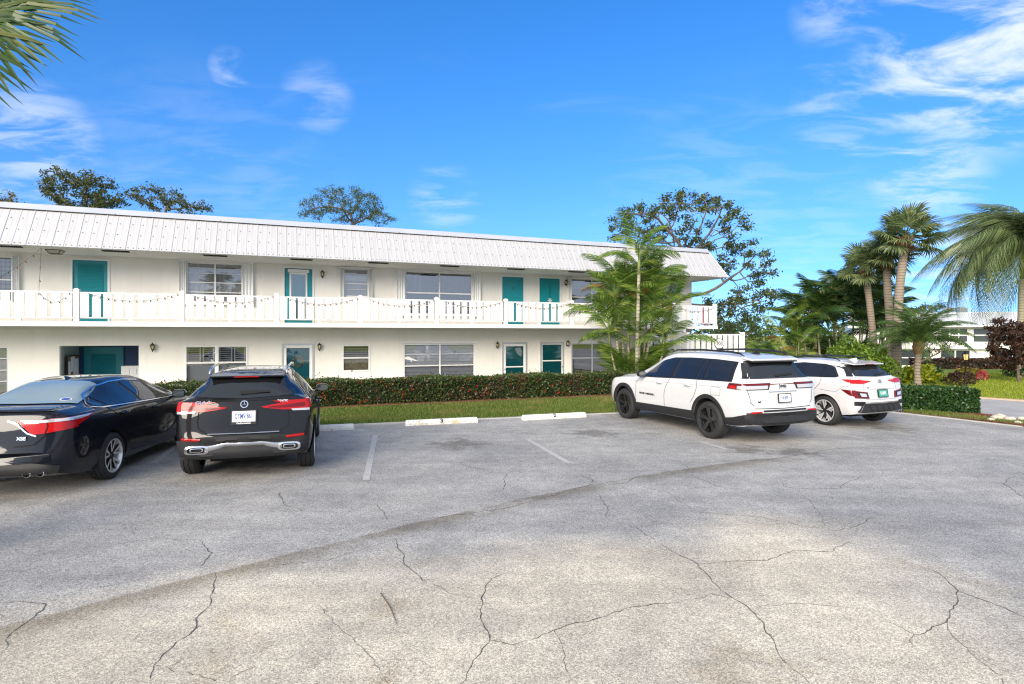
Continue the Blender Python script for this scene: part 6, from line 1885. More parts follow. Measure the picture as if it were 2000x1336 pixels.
M['frond_brown'] = mat_leaf('frond_brown', (.18, .09, .02), (.36, .20, .05), .5, .3)
M['frond_sabal'] = mat_leaf('frond_sabal', (.06, .11, .045), (.21, .265, .11), .38, .35, (.38, .37, .15))
M['frond_near'] = mat_leaf('frond_near', (.035, .08, .03), (.085, .14, .04), .35, .35, (.15, .17, .05))
M['frond_date'] = mat_leaf('frond_date', (.03, .075, .02), (.12, .19, .045), .35, .3)
M['frond_queen'] = mat_leaf('frond_queen', (.06, .11, .04), (.24, .29, .13), .3, .35)
M['grass_blade'] = mat_leaf('grass_blade', (.06, .11, .016), (.18, .25, .04), .5, .35, (.34, .27, .09), (.30, .25, .09), .8)
M['lawn_blade'] = mat_leaf('lawn_blade', (.16, .24, .015), (.36, .42, .03), .5, .4, (.45, .42, .07))
M['bark'] = mat('bark', (.13, .10, .075), .9, var=.35, vscale=8, bump=.8, bscale=25)
M['bark_pale'] = mat('bark_pale', (.26, .23, .19), .9, var=.3, vscale=10, bump=.6, bscale=30)
M['boots'] = mat('boots', (.20, .09, .045), .9, var=.5, vscale=20, bump=.9, bscale=30)
M['green_stem'] = mat('green_stem', (.17, .20, .07), .6, var=.25, vscale=6)

def ringed_bark(name, c1, c2, freq):
    m, nt, b = mat_new(name)
    tc = nt.nodes.new('ShaderNodeTexCoord'); sp = nt.nodes.new('ShaderNodeSeparateXYZ'); nt.links.new(tc.outputs['Object'], sp.inputs[0])
    wob = nd(nt, 'MULTIPLY', noise(nt, tc.outputs['Object'], 9, 4), 1.6)
    r = sstep(nt, nd(nt, 'SINE', nd(nt, 'ADD', nd(nt, 'MULTIPLY', sp.outputs['Z'], freq), wob)), .3, .95)
    c = mixc(nt, noise(nt, tc.outputs['Object'], 12, 6, .7), c1, c2)
    c = mixc(nt, nd(nt, 'MULTIPLY', r, .55), c, [q * .45 for q in c1])
    nt.links.new(c, b.inputs['Base Color']); b.inputs['Roughness'].default_value = .9
    bp = nt.nodes.new('ShaderNodeBump'); bp.inputs['Strength'].default_value = .7; bp.inputs['Distance'].default_value = .02
    nt.links.new(nd(nt, 'SUBTRACT', noise(nt, tc.outputs['Object'], 30, 4), nd(nt, 'MULTIPLY', r, .6)), bp.inputs['Height']); nt.links.new(bp.outputs[0], b.inputs['Normal'])
    return m
M['trunk_sabal'] = ringed_bark('trunk_sabal', (.20, .155, .115), (.34, .28, .22), 55)
M['trunk_areca'] = ringed_bark('trunk_areca', (.30, .27, .19), (.42, .40, .30), 48)

# ---- grass
def grass(poly, n, h, w, m, z, parent_name, near=None):
    P = rand_poly(poly, n)
    P = np.concatenate([P, np.full((n, 1), z)], 1)
    V, T = blades(P, h, w)
    o = link(parent_name, np_mesh(parent_name, V, None, T), M[m]); tag(o, kind='stuff')
    return o
vp = [LOT_EDGE[1], LOT_EDGE[2], LOT_EDGE[3], LOT_EDGE[4], LOT_EDGE[5], bw(5.2, 7.15)[:2], bw(3, 6.6)[:2], bw(0, 6.25)[:2], bw(-6, 6.12)[:2], bw(-12, 6.05)[:2]]
grass(vp, 70000, .065, .015, 'grass_blade', .025, 'grass').__setitem__('label', 'short green turf between the parking lot and the hedge')
lp = [(15.9, 18.0), (15.3, 18.95), (14.0, 21.6), (13.0, 25.4), (26, 31), (40, 26), (24, 12.9), (17.7, 16.3)]
grass(lp, 60000, .06, .02, 'lawn_blade', .03, 'grass').__setitem__('label', 'bright mown lawn beyond the driveway on the right')
isl = [(9.6, 16.0), (10.35, 15.3), (10.95, 14.2), (11.5, 13.15), (12.15, 12.6), (12.2, 13.4), (11.6, 14.6), (11.0, 15.6)]
grass(isl, 9000, .05, .012, 'grass_blade', .03, 'grass').__setitem__('label', 'thin dry grass on the planting island at the right')

# ---- mulch
def chips(polys, n, m, label, size=.05):
    V, Q = [], []
    base = 0
    for poly in polys:
        P = rand_poly(poly, n // len(polys)); P = np.concatenate([P, np.full((len(P), 1), .045)], 1)
        P[:, 2] += rng.uniform(-.012, .012, len(P))
        v, q = leaf_quads(P, size, .4, 0, .1); v[:, 2] = .04 + (v[:, 2] - .04) * .35
        V.append(v); Q.append(q + base); base += len(v)
    o = link('mulch', np_mesh('mulch', np.concatenate(V), np.concatenate(Q)), m); tag(o, label, 'mulch', kind='stuff')
M['chip'] = mat_leaf('chip', (.10, .03, .015), (.26, .09, .05), .9, 0.0, (.34, .2, .13))
hb = [bw(-14, 6.05)[:2], bw(-6, 6.12)[:2], bw(0, 6.25)[:2], bw(3, 6.6)[:2], bw(5.2, 7.2)[:2], bw(6.6, 6.0)[:2], bw(6.6, 4.4)[:2], bw(-14, 4.4)[:2]]
mo = poly_sheet('mulch_bed', hb, .034, M['mulch']); tag(mo, kind='structure')
ib = [(9.9, 15.75), (10.4, 15.35), (11.0, 14.75), (12.25, 14.0), (12.3, 14.6), (11.4, 16.2), (10.4, 16.6)]
io = poly_sheet('mulch_bed', ib, .036, M['mulch']); tag(io, kind='structure')
tip = [(10.9, 14.15), (11.45, 13.05), (12.15, 12.3), (12.3, 13.1), (11.7, 13.5)]
chips([hb, ib, tip], 15000, M['chip'], 'reddish bark mulch under the hedges and along the island edge')
rr_ = random.Random(12)
def rock(loc, size, label):
    bm = bmesh.new(); bmesh.ops.create_icosphere(bm, subdivisions=2, radius=size)
    for v in bm.verts:
        v.co *= 1 + rr_.uniform(-.16, .16); v.co.z *= .6
    me = bpy.data.meshes.new('rock'); bm.to_mesh(me); bm.free()
    o = link('rock', me, M['rock']); o.location = (*loc, .03 + size * .25); o.rotation_euler = (0, 0, rr_.uniform(0, 6)); sharp_by_angle(me, R(25))
    tag(o, label, 'rock', 'pale rocks at the tip of the planting island')
M['rock'] = mat('rock', (.52, .47, .38), .9, var=.3, vscale=9, bump=.6, bscale=25)
for (x, y, sz, lb) in ((1952, 817, .16, 'largest pale rock at the tip of the planting island'), (1972, 820, .12, 'pale rock just right of the largest island rock'), (1935, 820, .08, 'small pale rock left of the largest island rock'), (1988, 826, .08, 'small pale rock nearest the paving at the right edge'), (1996, 818, .09, 'pale rock touching the right edge of the photo')):
    rock(gp(x, y + 4), sz, lb)

# ---- hedges
def hedge(name, label, corners, h, n, leaf, m, flowers=0, seed=1, bulge=.07, cat='hedge', core=True):
    """corners: front left, front right, back right, back left on the ground"""
    rg = np.random.default_rng(seed)
    c = np.array([p[:2] for p in corners], float)
    root = empty(name, (*c.mean(0), 0))
    o0 = np.array([*c.mean(0), 0])
    def bil(u, v):
        return ((1-u)*(1-v))[:, None]*c[0] + (u*(1-v))[:, None]*c[1] + (u*v)[:, None]*c[2] + ((1-u)*v)[:, None]*c[3]
    # points on front, ends, top with soft depth
    k = rg.random(n)
    u, v, w = rg.random(n), rg.random(n), rg.random(n)
    front = k < .5; top = (k >= .5) & (k < .85); end = k >= .85
    dep = rg.exponential(.045, n)
    v = np.where(front, dep, v); w = np.where(top, 1 - dep * 1.0, w)
    u = np.where(end, np.where(rg.random(n) < .5, dep * .3, 1 - dep * .3), u)
    XY = bil(u, v)
    Z = w * h
    Ln = np.linalg.norm(c[1] - c[0])
    wave = bulge * (np.sin(u * Ln * 1.9 + seed) * .5 + np.sin(u * Ln * 4.7 + w * 3) * .3 + rg.normal(0, .25, n))
    nrm = np.array([(c[1] - c[0])[1], -(c[1] - c[0])[0]]) / Ln
    if nrm[1] > 0 and abs(nrm[1]) > .2: nrm = -nrm
    XY = XY + np.where(front, wave, 0)[:, None] * nrm
    Z = np.where(top, Z + wave * .6 - .02 + np.where(rg.random(n) < .07, rg.exponential(.035, n), 0), Z)
    P = np.concatenate([XY, Z[:, None]], 1)
    P = P[P[:, 2] > .03]
    outd = P - np.array([*c.mean(0), h * .3]); outd[:, :2] *= .25
    V, Q = leaf_quads(P - o0, leaf, .55, .25, .2, unit(outd), .7, rg)
    tag(link('foliage', np_mesh('foliage', V, Q), M[m], root), kind='stuff')
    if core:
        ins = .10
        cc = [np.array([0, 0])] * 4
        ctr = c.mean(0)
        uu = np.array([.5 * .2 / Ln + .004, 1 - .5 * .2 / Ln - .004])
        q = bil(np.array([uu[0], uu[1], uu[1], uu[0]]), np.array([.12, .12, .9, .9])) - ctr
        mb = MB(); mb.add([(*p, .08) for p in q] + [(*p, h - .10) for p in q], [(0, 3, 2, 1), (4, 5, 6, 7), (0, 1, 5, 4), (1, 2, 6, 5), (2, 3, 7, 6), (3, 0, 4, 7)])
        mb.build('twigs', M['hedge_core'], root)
    if flowers:
        f = rg.random((flowers, 3)); uu = rg.beta(1.3, 2.2, flowers)
        cl = bil(uu, np.full(flowers, -.01)); zz = h * (.15 + .8 * f[:, 1])
        pts = np.repeat(np.concatenate([cl + nrm * .04, zz[:, None]], 1), 9, 0) + rg.normal(0, .016, (flowers * 9, 3))
        V, Q = leaf_quads(pts - o0, .026, .8, .2, .1, rg=rg)
        link('flowers', np_mesh('flowers', V, Q), M['petal_red'], root)
    tag(root, label, cat)
    return root
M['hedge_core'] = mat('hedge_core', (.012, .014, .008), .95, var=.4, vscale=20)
hedge('hedge', 'long clipped green hedge with red flowers in front of the building', [bw(-14, 5.55), bw(5.4, 5.85), bw(5.6, 4.85), bw(-14, 4.6)], .77, 46000, .066, 'leaf_hedge', 130, 3, .10)
hedge('hedge', 'low glossy green hedge on the planting island at the right', [(10.25, 15.75), (12.1, 14.95), (12.35, 15.7), (10.5, 16.7)], .64, 9000, .085, 'leaf_hedge2', 0, 5)

def bush(name, label, loc, r, n, leaf, m, seed, squash=.8, cat='shrub', stems=4, lift=.5, aspect=.5):
    rg = np.random.default_rng(seed)
    root = empty(name, loc)
    d = unit(rg.normal(size=(n, 3))); d[:, 2] = np.where(d[:, 2] < -.35, -d[:, 2], d[:, 2])
    lump = 1 + .16 * np.sin(d[:, 0] * 5 + seed) + .14 * np.sin(d[:, 1] * 6 + d[:, 2] * 5 + seed) + .1 * np.sin(d[:, 2] * 11 + d[:, 0] * 9)
    rad = r * lump * rg.uniform(.45, 1.0, n) ** .35
    P = d * rad[:, None]; P[:, 2] = P[:, 2] * squash + r * squash * lift + .02
    keep = P[:, 2] > .04
    V, Q = leaf_quads(P[keep], leaf, aspect, .2, .2, d[keep], .8, rg)
    tag(link('foliage', np_mesh('foliage', V, Q), M[m], root), kind='stuff')
    mb = MB(); q = random.Random(seed)
    for k in range(stems):
        a = q.uniform(0, 6.28)
        mb.tube([(.04 * math.cos(a), .04 * math.sin(a), 0), (.2 * r * math.cos(a), .2 * r * math.sin(a), r * squash * lift * .7), (.5 * r * math.cos(a), .5 * r * math.sin(a), r * squash * (lift + .3))], [.022, .017, .008], 6)
    mb.build('stem', M['bark'], root, smooth=True)
    tag(root, label, cat)
    return root

# ---- trees grown towards points of their crown
def grow_tree(name, label, base, trunk, lobes, n_att, step, m_leaf, leaf, per_tip, seed, kill=None, spread=.32, group=None, bark='bark', r0=.035, up=.3, aspect=.35, shell=.5, maxr=.35, tip_only=False):
    """lobes: (centre, radii) ellipsoids in world metres; trunk: world points from the ground up"""
    rg = np.random.default_rng(seed)
    att = []
    vol = np.array([np.prod(r) for _, r in lobes]) ** .7; vol = vol / vol.sum()
    for (c, r), f in zip(lobes, vol):
        k = max(6, int(n_att * f)); d = unit(rg.normal(size=(k, 3))) * (rg.uniform(shell ** 3, 1, k) ** (1/3))[:, None]
        att.append(np.array(c) + d * np.array(r))
    att = np.concatenate(att)
    nodes, par = [], []
    tp = [np.array(p, float) for p in trunk]
    for a, b in zip(tp[:-1], tp[1:]):
        k = max(1, int(np.linalg.norm(b - a) / step))
        for i in range(k): nodes.append(a + (b - a) * i / k); par.append(len(nodes) - 2)
    nodes.append(tp[-1]); par.append(len(nodes) - 2); par[0] = -1
    n_trunk = len(nodes)
    kill = kill or step * 1.3
    alive = np.ones(len(att), bool)
    for it in range(140):
        if not alive.any(): break
        N_ = np.array(nodes); A = att[alive]
        lo = max(0, int(n_trunk * .55))
        D = np.linalg.norm(A[:, None] - N_[None, lo:], axis=2); nn = D.argmin(1) + lo
        new = {}
        for ai, ni in zip(A, nn): new.setdefault(ni, []).append(ai)
        grown = 0
        for ni, L_ in new.items():
            v = unit(np.array(L_) - N_[ni]).sum(0) + rg.normal(0, spread, 3) + np.array([0, 0, .05])
            l = np.linalg.norm(v)
            if l < 1e-6: continue
            p = N_[ni] + v / l * step
            if np.min(np.linalg.norm(N_ - p, axis=1)) < step * .35: continue
            nodes.append(p); par.append(int(ni)); grown += 1
        N2 = np.array(nodes)
        dm = np.min(np.linalg.norm(att[:, None] - N2[None, -max(grown, 1):], axis=2), axis=1)
        alive &= dm > kill
        if grown == 0: break
    N_ = np.array(nodes); par = np.array(par); n = len(N_)
    kids = np.zeros(n, int)
    for i in range(n):
        if par[i] >= 0: kids[par[i]] += 1
    a = np.zeros(n)
    for i in range(n - 1, -1, -1):
        if kids[i] == 0: a[i] = r0 ** 2.2 * .25
        if par[i] >= 0: a[par[i]] += a[i]
    rad = np.minimum(np.maximum(a ** (1 / 2.2), .012), maxr)
    org = N_[0].copy()
    root = empty(name, tuple(org))
    mb = MB(); done = np.zeros(n, bool)
    order = [i for i in range(n) if kids[i] == 0]
    order.sort(key=lambda i: 0)
    for tip in order:
        ch = [tip]; i = tip
        while par[i] >= 0:
            i = par[i]; ch.append(i)
            if done[i]: break
        for j in ch: done[j] = True
        if len(ch) > 1:
            ch = ch[::-1]
            mb.tube([N_[j] - org for j in ch], [min(rad[j], rad[ch[1]] * 1.15) if k == 0 else rad[j] for k, j in enumerate(ch)], 6, cap=False)
    mb.build('trunk', M[bark], root, smooth=True)
    tips = np.array([i for i in range(n_trunk, n) if (rad[i] < r0 * 1.35 and not tip_only) or kids[i] == 0])
    P = np.repeat(N_[tips], per_tip, 0); P = P + rg.normal(0, step * .42, P.shape) * np.array([1, 1, .7])
    V, Q = leaf_quads(P - org, leaf, aspect, up, .2, rg=rg)
    tag(link('crown', np_mesh('crown', V, Q), M[m_leaf], root), kind='stuff')
    tag(root, label, 'tree', group)
    return root

def pw(x, y, Y):
    return ((x - 1000) / 1130 * Y, Y, CAM_H + (653 - y) / 1130 * Y)
def lobe(x, y, Y, rx, ry, rd):
    return (pw(x, y, Y), (rx * Y / 1130, rd, ry * Y / 1130))

grow_tree('broadleaf_tree', 'spreading tree with bare curving branches behind the right end of the building', None,
          [(9.6, 34, -.3), (9.7, 34.1, 2.5), pw(1332, 560, 34)],
          [lobe(1345, 440, 34, 120, 62, 2.8), lobe(1240, 445, 34, 52, 48, 2), lobe(1445, 520, 34.5, 62, 48, 2.2), lobe(1480, 585, 33.5, 42, 32, 1.6), lobe(1420, 605, 33, 55, 30, 1.6), lobe(1345, 392, 34, 62, 18, 1.6)],
          900, .40, 'leaf_olive', .22, 66, 21, group='trees behind the building', spread=.5, tip_only=True)
grow_tree('pine_tree', 'rounded green pine standing alone above the middle of the roof', None,
          [(-11.6, 41, -.3), (-11.5, 41, 6), pw(688, 430, 41)],
          [lobe(680, 400, 41, 72, 36, 2.4), lobe(605, 412, 41, 26, 24, 1.2), lobe(745, 425, 41, 30, 16, 1.2)], 520, .38, 'leaf_pine', .20, 34, 22, group='trees behind the building', aspect=.2)
grow_tree('broadleaf_tree', 'dark ragged tree above the left part of the roof', None, [(-29, 39, -.3), (-29, 39, 6), pw(170, 430, 39)],
          [lobe(160, 378, 39, 62, 46, 2.4), lobe(115, 350, 39, 26, 22, 1.2), lobe(205, 392, 39, 38, 22, 1.5)], 480, .38, 'leaf_dark', .24, 26, 23, group='trees behind the building')
grow_tree('broadleaf_tree', 'low thin tree just right of the dark ragged tree', None, [(-23, 38, -.3), (-23, 38, 6), pw(320, 430, 38)],
          [lobe(300, 385, 38, 48, 26, 2.0), lobe(375, 405, 38, 42, 18, 1.5)], 360, .38, 'leaf_dark', .22, 17, 24, group='trees behind the building')
grow_tree('broadleaf_tree', 'yellow leaved treetop in the far left corner above the roof', None, [(-34.5, 38, -.3), (-34.5, 38, 6), pw(-20, 430, 38)],
          [lobe(-10, 400, 38, 46, 26, 1.8)], 170, .38, 'leaf_gold', .24, 24, 25, group='trees behind the building')
grow_tree('shade_tree', 'small dark coppery tree at the right edge by the far lawn', None, [(21.9, 25, 0), (21.85, 25, .55), (21.8, 25, 1.0)],
          [lobe(1972, 680, 25, 42, 46, .95), lobe(1960, 645, 25, 26, 26, .7), lobe(2005, 665, 25, 34, 44, .9)], 320, .21, 'leaf_copper', .16, 52, 26, r0=.02, shell=.2)
grow_tree('shade_tree', 'thin dark leaved small tree behind the date palm', None, [(17.9, 26, 0), (17.85, 26, .6), pw(1832, 690, 26)],
          [lobe(1838, 672, 26, 44, 26, .9)], 110, .22, 'leaf_copper', .12, 9, 27, r0=.018, shell=.2)
grow_tree('broadleaf_tree', 'flat topped distant tree over the far roof', None, [(56, 78, -1.8), (56, 78, 2), pw(1808, 620, 78)],
          [lobe(1785, 604, 78, 26, 10, 2.5), lobe(1822, 600, 78, 24, 10, 2.5)], 150, .6, 'leaf_olive', .42, 12, 28)

# ---- palms
def fan_frond(petiole, rad, nseg, seed, droop=.35, arc=125, w=.028):
    """costapalmate leaf: stalk along +x, then a pleated fan of pointed segments"""
    q = random.Random(seed); mb = MB()
    mb.tube([(0, 0, 0), (petiole * .5, 0, .04), (petiole, 0, 0)], [.018, .013, .009], 5)
    for k in range(nseg):
        a = R(-arc + 2 * arc * k / (nseg - 1) + q.uniform(-2, 2))
        L = rad * (1 - .22 * (abs(a) / R(arc)) ** 2) * q.uniform(.88, 1.06)
        bx = petiole - .02 + .22 * rad * math.cos(a * .4) * .5
        d = Vector((math.cos(a), math.sin(a), 0)); s = Vector((-math.sin(a), math.cos(a), 0)) * w
        lift = .10 * math.cos(a * 1.4); dr = droop * q.uniform(.6, 1.5)
        p0 = Vector((bx * .0 + petiole, 0, 0)); p1 = p0 + d * L * .45 + Vector((0, 0, lift * L)); p2 = p0 + d * L * .78 + Vector((0, 0, lift * L - dr * L * .22)); p3 = p0 + d * L * .96 + Vector((0, 0, lift * L - dr * L * .62))
        z = Vector((0, 0, .5 * w))
        mb.add([p0, p1 - s + z, p1, p1 + s + z, p2 - s * .75 + z, p2, p2 + s * .75 + z, p3], [(0, 2, 1), (0, 3, 2), (1, 2, 5, 4), (2, 3, 6, 5), (4, 5, 7), (5, 6, 7)])
    return mb.mesh('frond')

def pinnate_frond(L, nl, ll, seed, arch=.55, vee=.45, w=.022, droop=.5, stalk=.18):
    """feather leaf: rachis arching from +x up and over, leaflets on both sides"""
    q = random.Random(seed); mb = MB()
    R_ = lambda t: Vector((L * (t - .18 * arch * t ** 3), 0, L * arch * (.55 * t - .95 * t ** 2.2)))
    mb.tube([R_(t) for t in np.linspace(0, 1, 10)], [.016 * (1 - .8 * t) + .002 for t in np.linspace(0, 1, 10)], 5)
    for k in range(nl):
        t = stalk + (1 - stalk) * k / (nl - 1)
        p = R_(t); d = (R_(min(1, t + .02)) - R_(t - .02)).normalized()
        env = math.sin(math.pi * (.12 + .86 * (t - stalk) / (1 - stalk))) ** .6
        for sg in (1, -1):
            l = ll * env * q.uniform(.85, 1.1) + .03
            side = Vector((0, sg, 0)); up = side.cross(d) * sg
            dirn = (side * .85 + d * (.55 + .5 * t) + up * (-vee if False else vee * .7) + Vector((0, 0, q.uniform(-.12, .12)))).normalized()
            wv = d * w * .5
            g = Vector((0, 0, -1))
            a = p; b = p + dirn * l * .5 + g * l * droop * .12; c = p + dirn * l * .9 + g * l * droop * .5
            mb.add([a - wv * .5, a + wv * .5, b + wv, b - wv, c], [(0, 1, 2, 3), (3, 2, 4)])
    return mb.mesh('frond')

def place_frond(me, m, parent, loc, az, el, roll=0.0, sc=1.0, label=None):
    o = bpy.data.objects.new('frond', me); COL.objects.link(o); o.parent = parent
    o.location = loc; o.rotation_mode = 'XYZ'
    o.rotation_euler = (Matrix.Rotation(az, 3, 'Z') @ Matrix.Rotation(-el, 3, 'Y') @ Matrix.Rotation(roll, 3, 'X')).to_euler()
    o.scale = (sc, sc, sc)
    if label: o['label'] = label
    return o

def trunk_mesh(pts, rad, m, parent, n=12, name='trunk'):
    mb = MB()
    P = [Vector(p) for p in pts]
    fine, fr = [], []
    for i in range(len(P) - 1):
        for k in range(8):
            t = k / 8; fine.append(P[i].lerp(P[i+1], t)); fr.append(rad[i] + (rad[i+1] - rad[i]) * t)
    fine.append(P[-1]); fr.append(rad[-1])
    q = random.Random(int(P[0].x * 10) + 5)
    fr = [r * q.uniform(.95, 1.05) for r in fr]
    mb.tube(fine, fr, n)
    return mb.build(name, M[m], parent, smooth=True)

for k in range(3):
    me = fan_frond(.75, .85, 38, 40 + k); me.materials.append(M['frond_sabal']); M['fan%d' % k] = me
def sabal(label, base, pts, rad, crown_r, seed, n=30, group='sabal palms on the right lawn'):
    q = random.Random(seed)
    root = empty('sabal_palm', base)
    trunk_mesh(pts, rad, 'trunk_sabal', root)
    top = Vector(pts[-1])
    mb = MB()
    for k in range(46):      # old leaf bases under the crown
        a = k * 2.4; z = -.55 + .6 * k / 46
        r0 = rad[-1] * 1.0
        p = top + Vector((r0 * math.cos(a), r0 * math.sin(a), z)); e = p + Vector((.16 * math.cos(a), .16 * math.sin(a), .20))
        mb.bar(p, e, .07, .025)
    mb.build('leaf_base', M['boots'], root)
    sc = crown_r / 1.45
    for k in range(n):
        t = k / n; az = k * 2.39996 + q.uniform(-.2, .2); el = R(78 - 118 * t + q.uniform(-8, 8))
        place_frond(M['fan%d' % (k % 3)], None, root, top + Vector((.04 * math.cos(az), .04 * math.sin(az), .05 + .1 * (1 - t))), az, el, q.uniform(-.5, .5), sc * q.uniform(.85, 1.08))
    tag(root, label, 'palm', group)
def rel(px, py, Y, b): 
    p = pw(px, py, Y); return (p[0] - b[0], p[1] - b[1], p[2] - b[2])
b = (15.72, 23.7, 0); sabal('tallest sabal palm of the three, its crown leaning right', b, [(0, 0, 0), rel(1752, 640, 23.7, b), rel(1757, 560, 23.7, b), rel(1768, 470, 23.7, b)], [.19, .17, .165, .15], 1.4, 61, 28)
b = (16.3, 25.0, 0); sabal('middle sabal palm of the three with a brown skirt of leaf bases', b, [(0, 0, 0), rel(1739, 640, 25, b), rel(1733, 560, 25, b), rel(1731, 505, 25, b)], [.18, .165, .155, .14], 1.25, 62, 25)
b = (16.4, 26.0, 0); sabal('shortest sabal palm of the three, standing left of the others', b, [(0, 0, 0), rel(1708, 680, 26, b), rel(1698, 590, 26, b), rel(1690, 530, 26, b)], [.16, .145, .14, .13], 1.22, 63, 22)

# near fan palm whose leaves hang into the top left corner
for k in range(2):
    me = fan_frond(.70, .80, 44, 50 + k, .22, 105, .017); me.materials.append(M['frond_near']); M['nfan%d' % k] = me
nb = (-5.6, 5.0, 0)
npalm = empty('fan_palm', nb)
trunk_mesh([(0, 0, 0), (.05, 0, 2.5), (0, 0, 5.05)], [.2, .17, .15], 'trunk_sabal', npalm)
top = Vector((0, 0, 5.1))
def aim(px, py, Y, length, mesh, roll, lab=None):
    p = Vector(pw(px, py, Y)) - Vector(nb) - top
    place_frond(M[mesh], None, npalm, top, math.atan2(p.y, p.x), math.atan2(p.z, math.hypot(p.x, p.y)), roll, p.length / 1.48, lab)
aim(172, 88, 5.0, 1.5, 'nfan0', R(62), 'large fan leaf reaching furthest into the sky')
aim(60, 160, 4.8, 1.5, 'nfan1', R(75)); aim(120, -25, 5.3, 1.5, 'nfan0', R(50)); aim(20, 120, 5.4, 1.5, 'nfan0', R(-60))
qf = random.Random(77)
for k in range(16):
    az = R(100) + k * R(200) / 16; place_frond(M['nfan%d' % (k % 2)], None, npalm, top, az, R(qf.uniform(-45, 70)), qf.uniform(-.5, .5), qf.uniform(.85, 1.05))
tag(npalm, 'fan palm whose leaves hang into the top left corner of the photo', 'palm')
bed = MB(); n = 24
bed.add([(-5.6 + .8 * math.cos(2*math.pi*k/n), 5.0 + .55 * math.sin(2*math.pi*k/n), .02) for k in range(n)], [tuple(range(n))])
tag(bed.build('planting_bed', M['soil']), kind='structure')

# feather palms
for k in range(3):
    me = pinnate_frond(1.9, 27, .60, 70 + k, .66 + .1 * k, .5, .043, .6); me.materials.append(M['frond_areca']); M['areca%d' % k] = me
    me = pinnate_frond(1.9, 24, .60, 80 + k, .66 + .1 * k, .5, .060, .6); me.materials.append(M['frond_areca_dark']); M['arecad%d' % k] = me
me = pinnate_frond(1.6, 40, .42, 90, .8, .4, .026, .7); me.materials.append(M['frond_brown']); M['areca_brown'] = me
def areca(label, base, stems, seed, kind='areca', low=10, group=None, fronds=8, sc0=1.0):
    q = random.Random(seed)
    root = empty('areca_palm', base)
    for (dx, dy, h, lean_x, lean_y, r) in stems:
        top = Vector((dx + lean_x, dy + lean_y, h))
        mb = MB(); n = 14
        mb.tube([Vector((dx, dy, 0)).lerp(top, t) + Vector((0, 0, 0)) for t in np.linspace(0, 1, n)], [r * (1.08 if k % 2 else 1.0) * (1 - .25 * k / n) for k in range(n)], 9)
        mb.build('trunk', M['trunk_areca'], root, smooth=True)
        mb = MB(); mb.tube([top, top + Vector((lean_x * .08, 0, .35)), top + Vector((lean_x * .12, 0, .7))], [r * .85, r * .75, r * .4], 8); mb.build('crownshaft', M['green_stem'], root, smooth=True)
        a0 = q.uniform(0, 6.28)
        for k in range(fronds):
            az = a0 + k * 2.39996; el = R(82 - 62 * k / fronds + q.uniform(-10, 6))
            nm = kind + str(k % 3) if not (k == fronds - 1 and q.random() < .4) else 'areca_brown'
            place_frond(M[nm], None, root, top + Vector((lean_x * .1, 0, .45 * (1 - k / fronds) + .1)), az, el, q.uniform(-.4, .4), sc0 * q.uniform(.85, 1.15))
    for k in range(low):
        a = q.uniform(0, 6.28); rr = q.uniform(.1, .6)
        place_frond(M[kind + str(k % 3)], None, root, (rr * math.cos(a), rr * math.sin(a), q.uniform(.05, .5)), a + q.uniform(-.5, .5), R(q.uniform(62, 88)), q.uniform(-.4, .4), sc0 * q.uniform(.6, 1.1))
    tag(root, label, 'palm', group)
    return root
ab = (4.45, 21.4, -.1)
areca('clump of areca palms with a slender pale trunk in front of the building', ab,
      [(-.02, -.75, 4.4, .12, .1, .075), (.35, .2, 3.4, .55, 0, .055), (-.35, .1, 2.7, -.3, -.1, .05), (.2, -.2, 2.2, .4, -.2, .05), (-.15, .3, 3.4, -.25, .1, .05), (.6, .1, 2.7, .85, .2, .05), (-.45, -.1, 1.7, -.4, -.1, .045), (.5, -.2, 1.4, .5, -.2, .045),
       (-.3, .3, 2.2, -.2, .2, .045), (.15, .3, 2.9, .2, .1, .045), (.1, -.3, 1.5, .0, -.2, .04), (.25, .1, 3.7, .1, .1, .045), (-.1, .15, 3.0, 0, .1, .045), (.4, .3, 3.1, .25, .1, .045), (0, .4, 2.4, 0, .2, .045)], 101, 'areca', 56, fronds=7, sc0=.97)
areca('dense dark areca clump behind the white cars', (16.6, 29.0, 0),
      [(dx, dy, h, lx, 0, .05) for dx, dy, h, lx in ((-1.6, 0, 2.3, -.5), (-1.0, .4, 3.0, -.3), (-.4, -.2, 3.4, -.1), (.1, .3, 3.7, .1), (.6, -.1, 3.5, .3), (1.1, .3, 3.1, .4), (1.6, 0, 2.5, .6), (-.7, -.5, 1.9, -.3), (.4, -.6, 2.1, .2), (1.2, -.5, 1.6, .4), (-1.9, -.3, 1.3, -.5), (-1.3, -.4, 2.5, -.2), (.8, .5, 2.9, 0), (-.2, .6, 2.6, .1), (1.4, -.3, 2.2, .3))], 102, 'arecad', 44, fronds=10, sc0=1.05)
areca('sunlit yellow green areca at the left of the dark palm clump', (13.6, 28.2, 0), [(-.3, 0, 1.5, -.2, 0, .04), (.3, .2, 2.0, .1, 0, .04), (.0, -.3, 1.0, .2, 0, .04)], 103, 'areca', 12, fronds=7, sc0=.8)

